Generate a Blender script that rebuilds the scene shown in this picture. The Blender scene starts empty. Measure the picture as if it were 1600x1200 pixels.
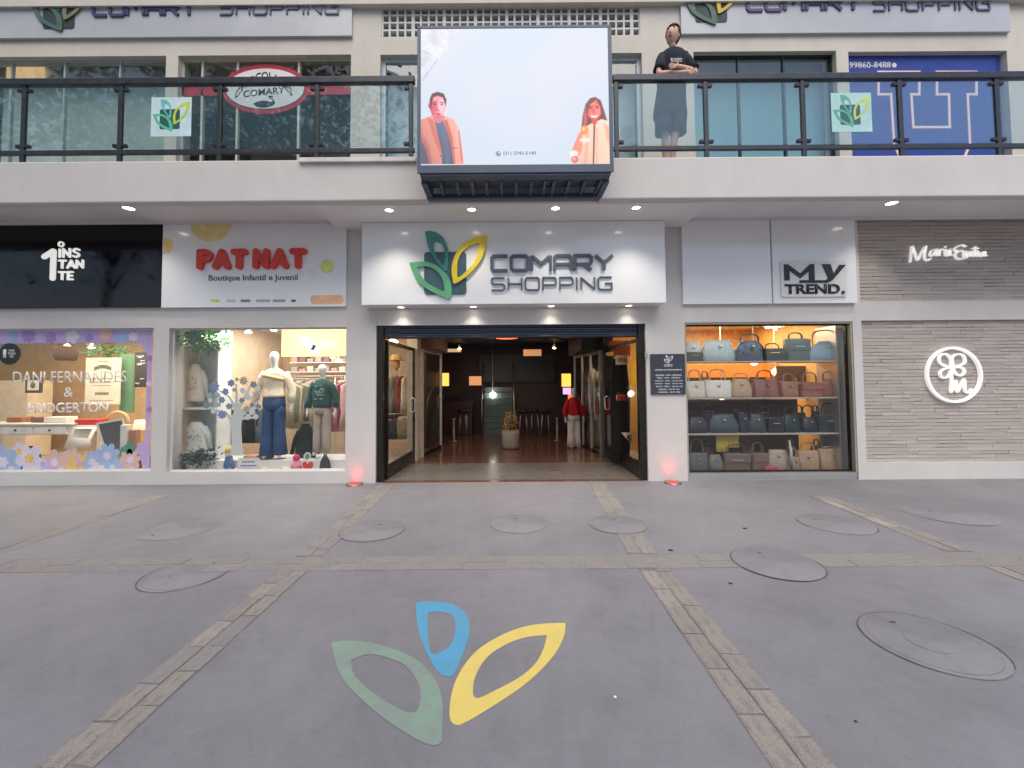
import bpy, bmesh, math, random
from mathutils import Vector, Matrix, geometry
random.seed(11)
R = random.uniform
scn = bpy.context.scene
COL = scn.collection

# ---------------------------------------------------------------- camera
EYE = Vector((0, 0, 1.5)); FPX = 670.0; CX, CY = 793.0, 571.0
PITCH, ROLL = math.radians(2.3), math.radians(0.42)
fwd = Vector((0, math.cos(PITCH), math.sin(PITCH)))
up0 = Vector((0, -math.sin(PITCH), math.cos(PITCH)))
rgt = Vector((1, 0, 0)) * math.cos(ROLL) - up0 * math.sin(ROLL)
upv = Vector((1, 0, 0)) * math.sin(ROLL) + up0 * math.cos(ROLL)
cam = bpy.data.cameras.new('camera'); camo = bpy.data.objects.new('camera', cam); COL.objects.link(camo)
cam.sensor_width = 36; cam.lens = FPX / 1600 * 36
cam.shift_x = (800 - CX) / 1600; cam.shift_y = (CY - 600) / 1600
cam.clip_start = 0.05; cam.clip_end = 800
m3 = Matrix((rgt, upv, -fwd)).transposed()
camo.matrix_world = Matrix.Translation(EYE) @ m3.to_4x4()
scn.camera = camo

# ---------------------------------------------------------------- light
w = bpy.data.worlds.new('World'); scn.world = w; w.use_nodes = True
nt = w.node_tree; nt.nodes.clear()
sky = nt.nodes.new('ShaderNodeTexSky'); sky.sky_type = 'NISHITA'; sky.sun_disc = False
SUN_EL, SUN_AZ = math.radians(58), math.radians(178)      # behind the camera
sky.sun_elevation = SUN_EL; sky.sun_rotation = SUN_AZ
sky.air_density = 1.0; sky.dust_density = 2.0; sky.ozone_density = 1.0
bg = nt.nodes.new('ShaderNodeBackground'); bg.inputs['Strength'].default_value = 0.11
wo = nt.nodes.new('ShaderNodeOutputWorld')
nt.links.new(sky.outputs[0], bg.inputs[0]); nt.links.new(bg.outputs[0], wo.inputs[0])
sl = bpy.data.lights.new('sun', 'SUN'); so = bpy.data.objects.new('sun', sl); COL.objects.link(so)
sl.energy = 1.5; sl.angle = math.radians(50); sl.color = (1, 0.91, 0.79)
sd = Vector((math.sin(SUN_AZ) * math.cos(SUN_EL), math.cos(SUN_AZ) * math.cos(SUN_EL), math.sin(SUN_EL)))
so.rotation_euler = sd.to_track_quat('Z', 'Y').to_euler()
so.location = (-6, -10, 14)
vs = scn.view_settings
vs.view_transform = 'Standard'; vs.look = 'None'; vs.exposure = 0.70; vs.gamma = 1.0; vs.use_curve_mapping = False
scn.cycles.use_denoising = True
scn.cycles.max_bounces = 8; scn.cycles.diffuse_bounces = 4; scn.cycles.glossy_bounces = 4
scn.cycles.transmission_bounces = 6; scn.cycles.transparent_max_bounces = 24
scn.cycles.caustics_reflective = False; scn.cycles.caustics_refractive = False
scn.cycles.sample_clamp_indirect = 4.0

# ---------------------------------------------------------------- where a point of the photo lies on a known real plane
def ray(px, py):
    return fwd * FPX + rgt * (px - CX) - upv * (py - CY)
def P(px, py, D):                      # on the vertical plane y = D
    d = ray(px, py); t = D / d.y
    return EYE.x + d.x * t, EYE.z + d.z * t
def G(px, py, z=0.0):                  # on the horizontal plane z
    d = ray(px, py); t = (z - EYE.z) / d.z
    return EYE.x + d.x * t, EYE.y + d.y * t
def RC(px0, py0, px1, py1, D):         # x0, x1, z0, z1 of a rectangle on y = D
    mx, my = (px0 + px1) / 2, (py0 + py1) / 2
    return P(px0, my, D)[0], P(px1, my, D)[0], P(mx, py1, D)[1], P(mx, py0, D)[1]

# ---------------------------------------------------------------- materials
def lin(c):
    return tuple((v / 12.92 if v <= 0.04045 else ((v + 0.055) / 1.055) ** 2.4) for v in (x / 255 for x in c))
MATS = {}
def mat(name, col, rough=0.6, metal=0.0, vary=0.12, scale=6.0, bump=0.0, bscale=60.0, rand=0.0, coat=0.0, spec=0.5, emit=None, es=0.0, alpha=1.0):
    if name in MATS: return MATS[name]
    m = bpy.data.materials.new(name); m.use_nodes = True
    t = m.node_tree; b = t.nodes['Principled BSDF']
    b.inputs['Roughness'].default_value = rough; b.inputs['Metallic'].default_value = metal
    b.inputs['Specular IOR Level'].default_value = spec
    b.inputs['Coat Weight'].default_value = coat
    tc = t.nodes.new('ShaderNodeTexCoord')
    n = t.nodes.new('ShaderNodeTexNoise'); n.inputs['Scale'].default_value = scale; n.inputs['Detail'].default_value = 6
    n.inputs['Roughness'].default_value = 0.62
    t.links.new(tc.outputs['Object'], n.inputs['Vector'])
    mr = t.nodes.new('ShaderNodeMapRange'); mr.inputs[1].default_value = 0.3; mr.inputs[2].default_value = 0.7
    mr.inputs[3].default_value = 1 - vary; mr.inputs[4].default_value = 1 + vary
    t.links.new(n.outputs['Fac'], mr.inputs[0])
    mx = t.nodes.new('ShaderNodeMix'); mx.data_type = 'RGBA'; mx.blend_type = 'MULTIPLY'; mx.inputs[0].default_value = 1
    mx.inputs[6].default_value = (*col, 1)
    last = mr.outputs[0]
    if rand > 0:
        oi = t.nodes.new('ShaderNodeObjectInfo')
        m2 = t.nodes.new('ShaderNodeMapRange'); m2.inputs[3].default_value = 1 - rand; m2.inputs[4].default_value = 1 + rand
        t.links.new(oi.outputs['Random'], m2.inputs[0])
        mm = t.nodes.new('ShaderNodeMath'); mm.operation = 'MULTIPLY'
        t.links.new(mr.outputs[0], mm.inputs[0]); t.links.new(m2.outputs[0], mm.inputs[1]); last = mm.outputs[0]
    t.links.new(last, mx.inputs[7])
    t.links.new(mx.outputs[2], b.inputs['Base Color'])
    if bump > 0:
        n2 = t.nodes.new('ShaderNodeTexNoise'); n2.inputs['Scale'].default_value = bscale; n2.inputs['Detail'].default_value = 5
        t.links.new(tc.outputs['Object'], n2.inputs['Vector'])
        bp = t.nodes.new('ShaderNodeBump'); bp.inputs['Strength'].default_value = bump; bp.inputs['Distance'].default_value = 0.02
        t.links.new(n2.outputs['Fac'], bp.inputs['Height']); t.links.new(bp.outputs[0], b.inputs['Normal'])
    rv = t.nodes.new('ShaderNodeMapRange'); rv.inputs[1].default_value = 0.3; rv.inputs[2].default_value = 0.7
    rv.inputs[3].default_value = max(0.02, rough - 0.06); rv.inputs[4].default_value = min(1, rough + 0.06)
    t.links.new(n.outputs['Fac'], rv.inputs[0]); t.links.new(rv.outputs[0], b.inputs['Roughness'])
    if emit:
        b.inputs['Emission Color'].default_value = (*emit, 1); b.inputs['Emission Strength'].default_value = es
    MATS[name] = m
    return m
def weather(m, lo=.93):
    t = m.node_tree; b = t.nodes['Principled BSDF']; src = b.inputs['Base Color'].links[0].from_socket
    tc = t.nodes.new('ShaderNodeTexCoord'); mp = t.nodes.new('ShaderNodeMapping'); mp.inputs['Scale'].default_value = (2.2, 2.2, .5)
    n = t.nodes.new('ShaderNodeTexNoise'); n.inputs['Scale'].default_value = 1.6; n.inputs['Detail'].default_value = 7; n.inputs['Roughness'].default_value = .7
    t.links.new(tc.outputs['Object'], mp.inputs[0]); t.links.new(mp.outputs[0], n.inputs['Vector'])
    mr = t.nodes.new('ShaderNodeMapRange'); mr.inputs[1].default_value = .34; mr.inputs[2].default_value = .56; mr.inputs[3].default_value = lo; mr.inputs[4].default_value = 1
    t.links.new(n.outputs['Fac'], mr.inputs[0]); mx = t.nodes.new('ShaderNodeMix'); mx.data_type = 'RGBA'; mx.blend_type = 'MULTIPLY'; mx.inputs[0].default_value = 1
    t.links.new(src, mx.inputs[6]); t.links.new(mr.outputs[0], mx.inputs[7]); t.links.new(mx.outputs[2], b.inputs['Base Color']); return m
def worn(m, col, lo=.0, hi=.5, p0=.40, p1=.62, scale=5.0):
    # paint rubbed through to the colour below
    t = m.node_tree; b = t.nodes['Principled BSDF']; src = b.inputs['Base Color'].links[0].from_socket
    tc = t.nodes.new('ShaderNodeTexCoord'); n = t.nodes.new('ShaderNodeTexNoise'); n.inputs['Scale'].default_value = scale; n.inputs['Detail'].default_value = 9; n.inputs['Roughness'].default_value = .78
    t.links.new(tc.outputs['Object'], n.inputs['Vector'])
    mr = t.nodes.new('ShaderNodeMapRange'); mr.inputs[1].default_value = p0; mr.inputs[2].default_value = p1; mr.inputs[3].default_value = lo; mr.inputs[4].default_value = hi
    t.links.new(n.outputs['Fac'], mr.inputs[0]); mx = t.nodes.new('ShaderNodeMix'); mx.data_type = 'RGBA'; mx.inputs[7].default_value = (*col, 1)
    t.links.new(mr.outputs[0], mx.inputs[0]); t.links.new(src, mx.inputs[6]); t.links.new(mx.outputs[2], b.inputs['Base Color']); return m
def S(name, rgb, **k): return mat(name, lin(rgb), **k)
def glow(name, rgb, es):
    c = lin(rgb)
    return mat(name, tuple(x * .8 for x in c), rough=.4, vary=.02, emit=c, es=es)
def glass(name, tint=(1, 1, 1), refl=1.0, ior=1.5, sky_veil=0.0, sky_veil_col=(.6, .7, .75)):
    if name in MATS: return MATS[name]
    m = bpy.data.materials.new(name); m.use_nodes = True; t = m.node_tree; t.nodes.clear()
    o = t.nodes.new('ShaderNodeOutputMaterial'); tr = t.nodes.new('ShaderNodeBsdfTransparent'); tr.inputs[0].default_value = (*tint, 1)
    gl = t.nodes.new('ShaderNodeBsdfGlossy'); gl.inputs['Roughness'].default_value = 0.015; gl.inputs[0].default_value = (1, 1, 1, 1)
    fr = t.nodes.new('ShaderNodeFresnel'); ge = t.nodes.new('ShaderNodeNewGeometry')
    im = t.nodes.new('ShaderNodeMapRange'); im.inputs[3].default_value = ior; im.inputs[4].default_value = 1 / ior   # the same mirror strength from inside the pane
    t.links.new(ge.outputs['Backfacing'], im.inputs[0]); t.links.new(im.outputs[0], fr.inputs[0])
    mu = t.nodes.new('ShaderNodeMath'); mu.operation = 'MULTIPLY'; mu.inputs[1].default_value = refl; mu.use_clamp = True
    t.links.new(fr.outputs[0], mu.inputs[0])
    # faint ripple of float glass
    tc = t.nodes.new('ShaderNodeTexCoord'); n = t.nodes.new('ShaderNodeTexNoise'); n.inputs['Scale'].default_value = 1.7
    t.links.new(tc.outputs['Object'], n.inputs['Vector'])
    bp = t.nodes.new('ShaderNodeBump'); bp.inputs['Strength'].default_value = 0.025; bp.inputs['Distance'].default_value = 0.05
    t.links.new(n.outputs['Fac'], bp.inputs['Height']); t.links.new(bp.outputs[0], gl.inputs['Normal'])
    mx = t.nodes.new('ShaderNodeMixShader')
    base = tr.outputs[0]
    if sky_veil > 0:
        df = t.nodes.new('ShaderNodeBsdfDiffuse'); df.inputs[0].default_value = (*sky_veil_col, 1)
        m0 = t.nodes.new('ShaderNodeMixShader'); m0.inputs[0].default_value = sky_veil
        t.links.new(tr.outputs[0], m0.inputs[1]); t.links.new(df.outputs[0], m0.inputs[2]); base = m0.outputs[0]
    t.links.new(mu.outputs[0], mx.inputs[0]); t.links.new(base, mx.inputs[1]); t.links.new(gl.outputs[0], mx.inputs[2])
    t.links.new(mx.outputs[0], o.inputs[0])
    MATS[name] = m
    return m

M_FAC = mat('facade_paint', (.62, .595, .575), rough=.72, vary=.05, scale=1.3, bump=.05, bscale=180); weather(M_FAC, .965)
M_SOF = mat('soffit_paint', (.84, .80, .79), rough=.75, vary=.04, scale=1.5)
M_UP = mat('upper_wall_paint', (.61, .57, .50), rough=.75, vary=.07, scale=1.2, bump=.05, bscale=150); weather(M_UP, .94)
M_WHT = mat('gloss_white_panel', (.84, .85, .87), rough=.16, vary=.03, scale=1.5, coat=.3)
M_WHT2 = mat('satin_white', (.74, .74, .73), rough=.45, vary=.04)
M_BLK = mat('black_acrylic', (.006, .006, .008), rough=.05, vary=.1, spec=.3)
M_DARK = mat('dark_metal', (.035, .037, .042), rough=.38, metal=.4, vary=.15)
M_RAIL = mat('grey_railing_paint', (.045, .052, .062), rough=.36, metal=.3, vary=.2, scale=9)
M_FRAME = mat('bronze_black_frame', (.022, .019, .017), rough=.3, metal=.4)
M_ALU = mat('aluminium', (.55, .55, .54), rough=.36, metal=.8, vary=.03, scale=2)
M_GLASS = glass('shop_glass', (.96, .97, .965), refl=.85)
M_BGLASS = glass('balcony_glass', (.89, .945, .945), refl=1.2, sky_veil=.085, sky_veil_col=(.24, .46, .56))  # teal diffuse mixed into the pane to stand in for reflected sky
M_LUGLASS = glass('upper_glass', (.94, .965, .955), refl=.8)
M_UGLASS = glass('tinted_window_glass', (.90, .95, .95), refl=1.15)
M_NAVY = S('navy_letters', (54, 60, 88), rough=.4)
M_GREYL = S('slate_letters', (82, 92, 108), rough=.4)
M_SQ = S('logo_slate_square', (62, 92, 104), rough=.4)
M_LGREEN = S('logo_green', (92, 168, 122), rough=.4)
M_LTEAL = S('logo_teal', (66, 140, 138), rough=.4)
M_LYEL = S('logo_yellow', (226, 202, 52), rough=.4)
M_LETW = glow('lit_white_letters', (255, 252, 246), .34)
M_GOLD = mat('gold_clasp', (.8, .6, .28), rough=.25, metal=1)

# ---------------------------------------------------------------- objects
def tag(o, label=None, cat=None, group=None, kind=None):
    for k, v in (('label', label), ('category', cat), ('group', group), ('kind', kind)):
        if v: o[k] = v
    return o
def T(name, label, cat, loc=(0, 0, 0), group=None, kind=None):
    o = bpy.data.objects.new(name, None); COL.objects.link(o); o.location = loc; o.empty_display_size = .1
    return tag(o, label, cat, group, kind)
def origin(o):
    v = Vector(o.location)
    while o.parent: o = o.parent; v += Vector(o.location)
    return v
def link_mesh(name, me, parent=None, mats=None, keep=False):
    if mats is not None:
        for m in (mats if isinstance(mats, (list, tuple)) else [mats]): me.materials.append(m)
    o = bpy.data.objects.new(name, me); COL.objects.link(o)
    if parent:
        if not keep: me.transform(Matrix.Translation(-origin(parent)))
        o.parent = parent
    return o
def copy_tree(o, parent=None):
    c = o.copy(); COL.objects.link(c)
    if parent: c.parent = parent; c.matrix_parent_inverse = o.matrix_parent_inverse.copy()
    for ch in [x for x in bpy.data.objects if x.parent == o]: copy_tree(ch, c)
    return c

class MB:
    def __init__(s): s.v = []; s.f = []; s.mi = []; s.sm = []
    def add(s, vs, fs, m=0, smooth=False):
        k = len(s.v); s.v += [tuple(p) for p in vs]
        for f in fs: s.f.append([i + k for i in f]); s.mi.append(m); s.sm.append(smooth)
        return s
    def box(s, x0, x1, y0, y1, z0, z1, m=0):
        vs = [(x, y, z) for x in (x0, x1) for y in (y0, y1) for z in (z0, z1)]
        return s.add(vs, [(0, 1, 3, 2), (4, 6, 7, 5), (0, 4, 5, 1), (2, 3, 7, 6), (0, 2, 6, 4), (1, 5, 7, 3)], m)
    def bbox(s, x0, x1, y0, y1, z0, z1, r=.01, m=0, seg=2):
        b = bmesh.new(); bmesh.ops.create_cube(b, size=1)
        for v in b.verts:
            v.co = Vector(((x0 + x1) / 2 + v.co.x * (x1 - x0), (y0 + y1) / 2 + v.co.y * (y1 - y0), (z0 + z1) / 2 + v.co.z * (z1 - z0)))
        bmesh.ops.bevel(b, geom=b.edges[:], offset=r, segments=seg, affect='EDGES', profile=.5)
        return s.bm(b, m, False)
    def bm(s, b, m=0, smooth=True):
        b.verts.index_update()
        s.add([v.co[:] for v in b.verts], [[v.index for v in f.verts] for f in b.faces], m, smooth); b.free(); return s
    def rings(s, rs, m=0, cap=True, smooth=True, closed=False):
        n = len(rs[0]); vs = [p for r in rs for p in r]; fs = []
        K = len(rs) if closed else len(rs) - 1
        for i in range(K):
            j = (i + 1) % len(rs)
            for k in range(n):
                a, b = i * n + k, i * n + (k + 1) % n
                fs.append((a, b, j * n + (k + 1) % n, j * n + k))
        s.add(vs, fs, m, smooth)
        if cap and not closed:
            s.add(rs[0], [list(range(n))[::-1]], m); s.add(rs[-1], [list(range(n))], m)
        return s
    def loft(s, secs, n=16, m=0, cap=True, pw=2.0):
        # secs: (x, y, z, rx, ry) horizontal superellipse rings
        rs = []
        for (x, y, z, rx, ry) in secs:
            r = []
            for k in range(n):
                a = 2 * math.pi * k / n; c, q = math.cos(a), math.sin(a)
                r.append((x + rx * math.copysign(abs(c) ** (2 / pw), c), y + ry * math.copysign(abs(q) ** (2 / pw), q), z))
            rs.append(r)
        return s.rings(rs, m, cap)
    def tube(s, pts, r, n=8, m=0, closed=False, flat=1.0):
        pts = [Vector(p) for p in pts]; rs = []; up = None
        for i, p in enumerate(pts):
            a = pts[(i - 1) % len(pts)] if (i > 0 or closed) else p
            b = pts[(i + 1) % len(pts)] if (i < len(pts) - 1 or closed) else p
            d = (b - a).normalized()
            if up is None: up = Vector((0, 0, 1)) if abs(d.z) < .9 else Vector((0, 1, 0))
            sx = d.cross(up)
            if sx.length < 1e-5: sx = d.orthogonal()
            sx.normalize(); uu = sx.cross(d).normalized(); up = uu
            rr = r[i] if isinstance(r, (list, tuple)) else r
            rs.append([p + sx * rr * math.cos(2 * math.pi * k / n) + uu * rr * flat * math.sin(2 * math.pi * k / n) for k in range(n)])
        return s.rings(rs, m, True, True, closed)
    def cyl(s, p0, p1, r0, r1=None, n=16, m=0):
        return s.tube([p0, p1], [r0, r0 if r1 is None else r1], n, m)
    def ball(s, c, rx, ry=None, rz=None, m=0, u=12, v=8):
        ry = rx if ry is None else ry; rz = rx if rz is None else rz
        b = bmesh.new(); bmesh.ops.create_uvsphere(b, u_segments=u, v_segments=v, radius=1)
        for q in b.verts: q.co = Vector((c[0] + q.co.x * rx, c[1] + q.co.y * ry, c[2] + q.co.z * rz))
        return s.bm(b, m)
    def poly(s, pts, y0, y1, m=0):
        # pts (x, z) outline extruded from y0 (front) to y1
        n = len(pts)
        area = sum(pts[i][0] * pts[(i + 1) % n][1] - pts[(i + 1) % n][0] * pts[i][1] for i in range(n))
        if area < 0: pts = pts[::-1]
        tri = geometry.tessellate_polygon([[Vector((p[0], p[1], 0)) for p in pts]])
        s.add([(p[0], y0, p[1]) for p in pts] + [(p[0], y1, p[1]) for p in pts],
              [tuple(t) for t in tri] + [tuple(i + n for i in t) for t in tri] + [(i, (i + 1) % n, (i + 1) % n + n, i + n) for i in range(n)], m)
        return s
    def annulus(s, out, inn, y0, y1, m=0):
        n = len(out)
        vs = [(p[0], y, p[1]) for y in (y0, y1) for c in (out, inn) for p in c]
        fs = []
        for i in range(n):
            j = (i + 1) % n
            fs += [(i, j, n + j, n + i), (2 * n + i, 3 * n + i, 3 * n + j, 2 * n + j), (i, 2 * n + i, 2 * n + j, j), (n + i, n + j, 3 * n + j, 3 * n + i)]
        return s.add(vs, fs, m)
    def ribbon(s, pts, wd, y0, y1, m=0, rnd=False, wds=None):
        pts = [Vector(p) for p in pts]
        closed = (pts[0] - pts[-1]).length < 1e-6 and len(pts) > 2
        if closed: pts = pts[:-1]
        n = len(pts); L = []; Rr = []
        for i, p in enumerate(pts):
            h = (wds[i] if wds else wd) / 2
            a = pts[i - 1] if (i > 0 or closed) else None
            b = pts[(i + 1) % n] if (i < n - 1 or closed) else None
            d0 = (p - a).normalized() if a is not None else None
            d1 = (b - p).normalized() if b is not None else None
            if d0 is None: d0 = d1
            if d1 is None: d1 = d0
            n0 = Vector((-d0.y, d0.x)); n1 = Vector((-d1.y, d1.x))
            mm = n0 + n1
            mm = mm.normalized() if mm.length > 1e-4 else n0
            k = min(1 / max(mm.dot(n0), .2), 2.4)
            L.append(p + mm * h * k); Rr.append(p - mm * h * k)
        if rnd and not closed:
            h0 = (wds[0] if wds else wd) / 2; h1 = (wds[-1] if wds else wd) / 2
            d0 = (pts[1] - pts[0]).normalized(); d1 = (pts[-1] - pts[-2]).normalized()
            pre = []; post = []
            for q in (78, 55, 28):
                c, sn = math.cos(math.radians(q)), math.sin(math.radians(q)); nn = Vector((-d0.y, d0.x))
                pre.append((pts[0] - d0 * h0 * sn + nn * h0 * c, pts[0] - d0 * h0 * sn - nn * h0 * c))
            for q in (28, 55, 78):
                c, sn = math.cos(math.radians(q)), math.sin(math.radians(q)); nn = Vector((-d1.y, d1.x))
                post.append((pts[-1] + d1 * h1 * sn + nn * h1 * c, pts[-1] + d1 * h1 * sn - nn * h1 * c))
            L = [a for a, _ in pre] + L + [a for a, _ in post]; Rr = [b for _, b in pre] + Rr + [b for _, b in post]
        n = len(L)
        vs = [(p.x, y, p.y) for y in (y0, y1) for c in (L, Rr) for p in c]
        fs = []; K = n if closed else n - 1
        for i in range(K):
            j = (i + 1) % n
            fs += [(i, n + i, n + j, j), (2 * n + i, 2 * n + j, 3 * n + j, 3 * n + i), (i, j, 2 * n + j, 2 * n + i), (n + i, 3 * n + i, 3 * n + j, n + j)]
        if not closed: fs += [(0, 2 * n, 3 * n, n), (n - 1, 2 * n - 1, 4 * n - 1, 3 * n - 1)]
        return s.add(vs, fs, m)
    def xf(s, M, k=0):
        s.v[k:] = [tuple(M @ Vector(p)) for p in s.v[k:]]; return s
    def build(s, name, mats, parent=None, keep=False, fix=True):
        me = bpy.data.meshes.new(name); me.from_pydata(s.v, [], s.f)
        me.polygons.foreach_set('material_index', s.mi); me.polygons.foreach_set('use_smooth', s.sm)
        if fix:
            b = bmesh.new(); b.from_mesh(me); bmesh.ops.remove_doubles(b, verts=b.verts[:], dist=1e-6)
            bmesh.ops.recalc_face_normals(b, faces=b.faces[:]); b.to_mesh(me); b.free()
        me.update()
        return link_mesh(name, me, parent, mats, keep)

def smooth_closed(pts, n, corners=()):
    # Catmull-Rom through a closed outline, resampled evenly; outline starts at its tip
    K = len(pts); out = []
    for i in range(K):
        p0, p1, p2, p3 = (Vector(pts[(i + q) % K]) for q in (-1, 0, 1, 2))
        if i == 0: p0 = p1
        if (i + 1) % K == 0: p3 = p2
        for k in range(8):
            t = k / 8
            out.append(.5 * ((2 * p1) + (p2 - p0) * t + (2 * p0 - 5 * p1 + 4 * p2 - p3) * t * t + (3 * p1 - p0 - 3 * p2 + p3) * t ** 3))
    out.append(out[0].copy())
    ln = [0]
    for a, b in zip(out, out[1:]): ln.append(ln[-1] + (b - a).length)
    res = []; j = 0
    for i in range(n):
        t = ln[-1] * i / n
        while ln[j + 1] < t: j += 1
        f = (t - ln[j]) / max(ln[j + 1] - ln[j], 1e-9)
        res.append(tuple(out[j].lerp(out[j + 1], f)))
    return res
def curve_open(pts, k=6):
    K = len(pts); out = []
    for i in range(K - 1):
        p0, p1, p2, p3 = (Vector(pts[min(max(i + q, 0), K - 1)]) for q in (-1, 0, 1, 2))
        for j in range(k):
            t = j / k
            out.append(.5 * ((2 * p1) + (p2 - p0) * t + (2 * p0 - 5 * p1 + 4 * p2 - p3) * t * t + (3 * p1 - p0 - 3 * p2 + p3) * t ** 3))
    out.append(Vector(pts[-1])); return out

# ---------------------------------------------------------------- lettering
TECH = {
 'C': (.95, [[(.95, 1), (.12, 1), (0, .88), (0, .12), (.12, 0), (.95, 0)]]),
 'O': (1, [[(.5, 1), (.88, 1), (1, .88), (1, .12), (.88, 0), (.12, 0), (0, .12), (0, .88), (.12, 1), (.5, 1)]]),
 'M': (1.15, [[(0, 0), (0, 1)], [(.04, .97), (.575, .45), (1.11, .97)], [(1.15, 1), (1.15, 0)]]),
 'A': (1, [[(0, 0), (0, .88), (.12, 1), (.88, 1), (1, .88), (1, 0)], [(.03, .4), (.97, .4)]]),
 'R': (1, [[(0, 0), (0, 1), (.88, 1), (1, .88), (1, .52), (.88, .4), (.05, .4)], [(.52, .38), (1, 0)]]),
 'Y': (1.05, [[(0, 1), (.525, .5), (1.05, 1)], [(.525, .5), (.525, 0)]]),
 'S': (.95, [[(.95, 1), (.12, 1), (0, .88), (0, .62), (.12, .5), (.83, .5), (.95, .38), (.95, .12), (.83, 0), (0, 0)]]),
 'H': (1, [[(0, 1), (0, 0)], [(1, 1), (1, 0)], [(.03, .5), (.97, .5)]]),
 'P': (.95, [[(0, 0), (0, 1), (.83, 1), (.95, .88), (.95, .52), (.83, .4), (.05, .4)]]),
 'I': (.05, [[(0, 1), (0, 0)]]),
 'N': (1, [[(0, 0), (0, 1)], [(.02, .96), (.98, .04)], [(1, 0), (1, 1)]]),
 'G': (1, [[(.98, 1), (.12, 1), (0, .88), (0, .12), (.12, 0), (.98, 0), (.98, .5), (.5, .5)]]),
}
RNDF = {
 'P': (.62, [[(0, 0), (0, 1)], [(0, 1), (.42, .98), (.6, .82), (.6, .66), (.42, .5), (0, .48)]]),
 'A': (.78, [[(0, 0), (.39, 1)], [(.39, 1), (.78, 0)], [(.2, .3), (.58, .3)]]),
 'T': (.7, [[(0, 1), (.7, 1)], [(.35, 1), (.35, 0)]]),
 'N': (.66, [[(0, 0), (0, 1)], [(0, 1), (.66, 0)], [(.66, 0), (.66, 1)]]),
 'I': (.02, [[(0, .95), (0, 0)]]),
 'S': (.58, [[(.58, .88), (.36, 1), (.1, .94), (.02, .74), (.18, .56), (.42, .46), (.58, .26), (.46, .05), (.2, 0), (0, .12)]]),
 'E': (.5, [[(.5, 1), (0, 1), (0, 0), (.5, 0)], [(0, .5), (.44, .5)]]),
 '1': (.4, [[(0, .78), (.36, .98)], [(.38, .97), (.38, 0)]]),
}
def letters(s, x0, x1, z0, z1, D, depth, wt, m, parent, font=TECH, gap=.28, rnd=False, name='letter', join=False):
    """letters of height z1-z0 spread over x0..x1; wt = stroke weight over height"""
    H = z1 - z0; tot = 0
    for ch in s: tot += (.55 if ch == ' ' else font[ch][0]) + gap
    tot -= gap
    W = x1 - x0; st = wt * H; sx = (W - st) / tot; x = x0 + st / 2; big = MB()
    for ch in s:
        if ch == ' ': x += (.55 + gap) * sx; continue
        gw, paths = font[ch]; mb = big if join else MB()
        for i, p in enumerate(paths):
            q = [(x + a * sx, z0 + st / 2 + b * (H - st)) for a, b in p]
            if rnd and len(q) > 4: q = [tuple(v) for v in curve_open(q, 4)]
            mb.ribbon(q, st, D - depth - i * .0012, D, 0, rnd)
        if not join: mb.build(name, m, parent)
        x += (gw + gap) * sx
    if join: return big.build('lettering', m, parent)
def text(s, x0, x1, z0, z1, D, m, parent=None, name='lettering', depth=.004, bold=0.0, keep_ratio=False, shear=0.0, xform=None):
    c = bpy.data.curves.new('t', 'FONT'); c.body = s; c.size = 1; c.extrude = 0; c.offset = bold; c.shear = shear; c.resolution_u = 3; c.align_x = 'CENTER' if '\n' in s else 'LEFT'
    o = bpy.data.objects.new('t', c); COL.objects.link(o)
    dg = bpy.context.evaluated_depsgraph_get(); me = bpy.data.meshes.new_from_object(o.evaluated_get(dg))
    bpy.data.objects.remove(o); bpy.data.curves.remove(c)
    b = bmesh.new(); b.from_mesh(me); bpy.data.meshes.remove(me)
    bmesh.ops.remove_doubles(b, verts=b.verts[:], dist=1e-5)
    r = bmesh.ops.extrude_face_region(b, geom=b.faces[:])
    top = [v for v in r['geom'] if isinstance(v, bmesh.types.BMVert)]
    for v in top: v.co.z += 1
    xs = [v.co.x for v in b.verts]; ys = [v.co.y for v in b.verts]
    ax, ay = (x1 - x0) / (max(xs) - min(xs)), (z1 - z0) / (max(ys) - min(ys))
    if keep_ratio: ax = ay = min(ax, ay)
    cx, cy = (max(xs) + min(xs)) / 2, (max(ys) + min(ys)) / 2
    for v in b.verts:
        v.co = Vector(((x0 + x1) / 2 + (v.co.x - cx) * ax, D - depth * v.co.z, (z0 + z1) / 2 + (v.co.y - cy) * ay))
    if xform: 
        for v in b.verts: v.co = xform(v.co)
    bmesh.ops.recalc_face_normals(b, faces=b.faces[:])
    me = bpy.data.meshes.new(name); b.to_mesh(me); b.free()
    return link_mesh(name, me, parent, m)

# the three-leaf emblem, in units of its own width
def _u(l): return [((x - 960) / 480, (790 - y) / 480) for x, y in l]
LEAF = {
 'green': (_u([(960,565),(1010,560),(1075,562),(1130,585),(1180,625),(1210,675),(1222,730),(1215,790),(1150,770),(1080,735),(1020,690),(985,630)]),
           _u([(1010,595),(1060,588),(1110,605),(1150,640),(1172,690),(1175,745),(1120,720),(1070,690),(1035,650)])),
 'teal': (_u([(1058,368),(1110,370),(1155,395),(1185,435),(1200,490),(1200,560),(1190,620),(1150,585),(1110,530),(1080,470),(1065,410)]),
          _u([(1112,430),(1150,440),(1175,480),(1180,530),(1172,580),(1140,545),(1115,490)])),
 'yellow': (_u([(1440,395),(1385,405),(1320,435),(1265,485),(1235,545),(1222,610),(1230,670),(1240,700),(1300,665),(1360,610),(1410,540),(1432,470)]),
            _u([(1395,445),(1340,460),(1290,500),(1262,555),(1257,605),(1262,660),(1310,625),(1360,570),(1385,510)])),
}
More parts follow.
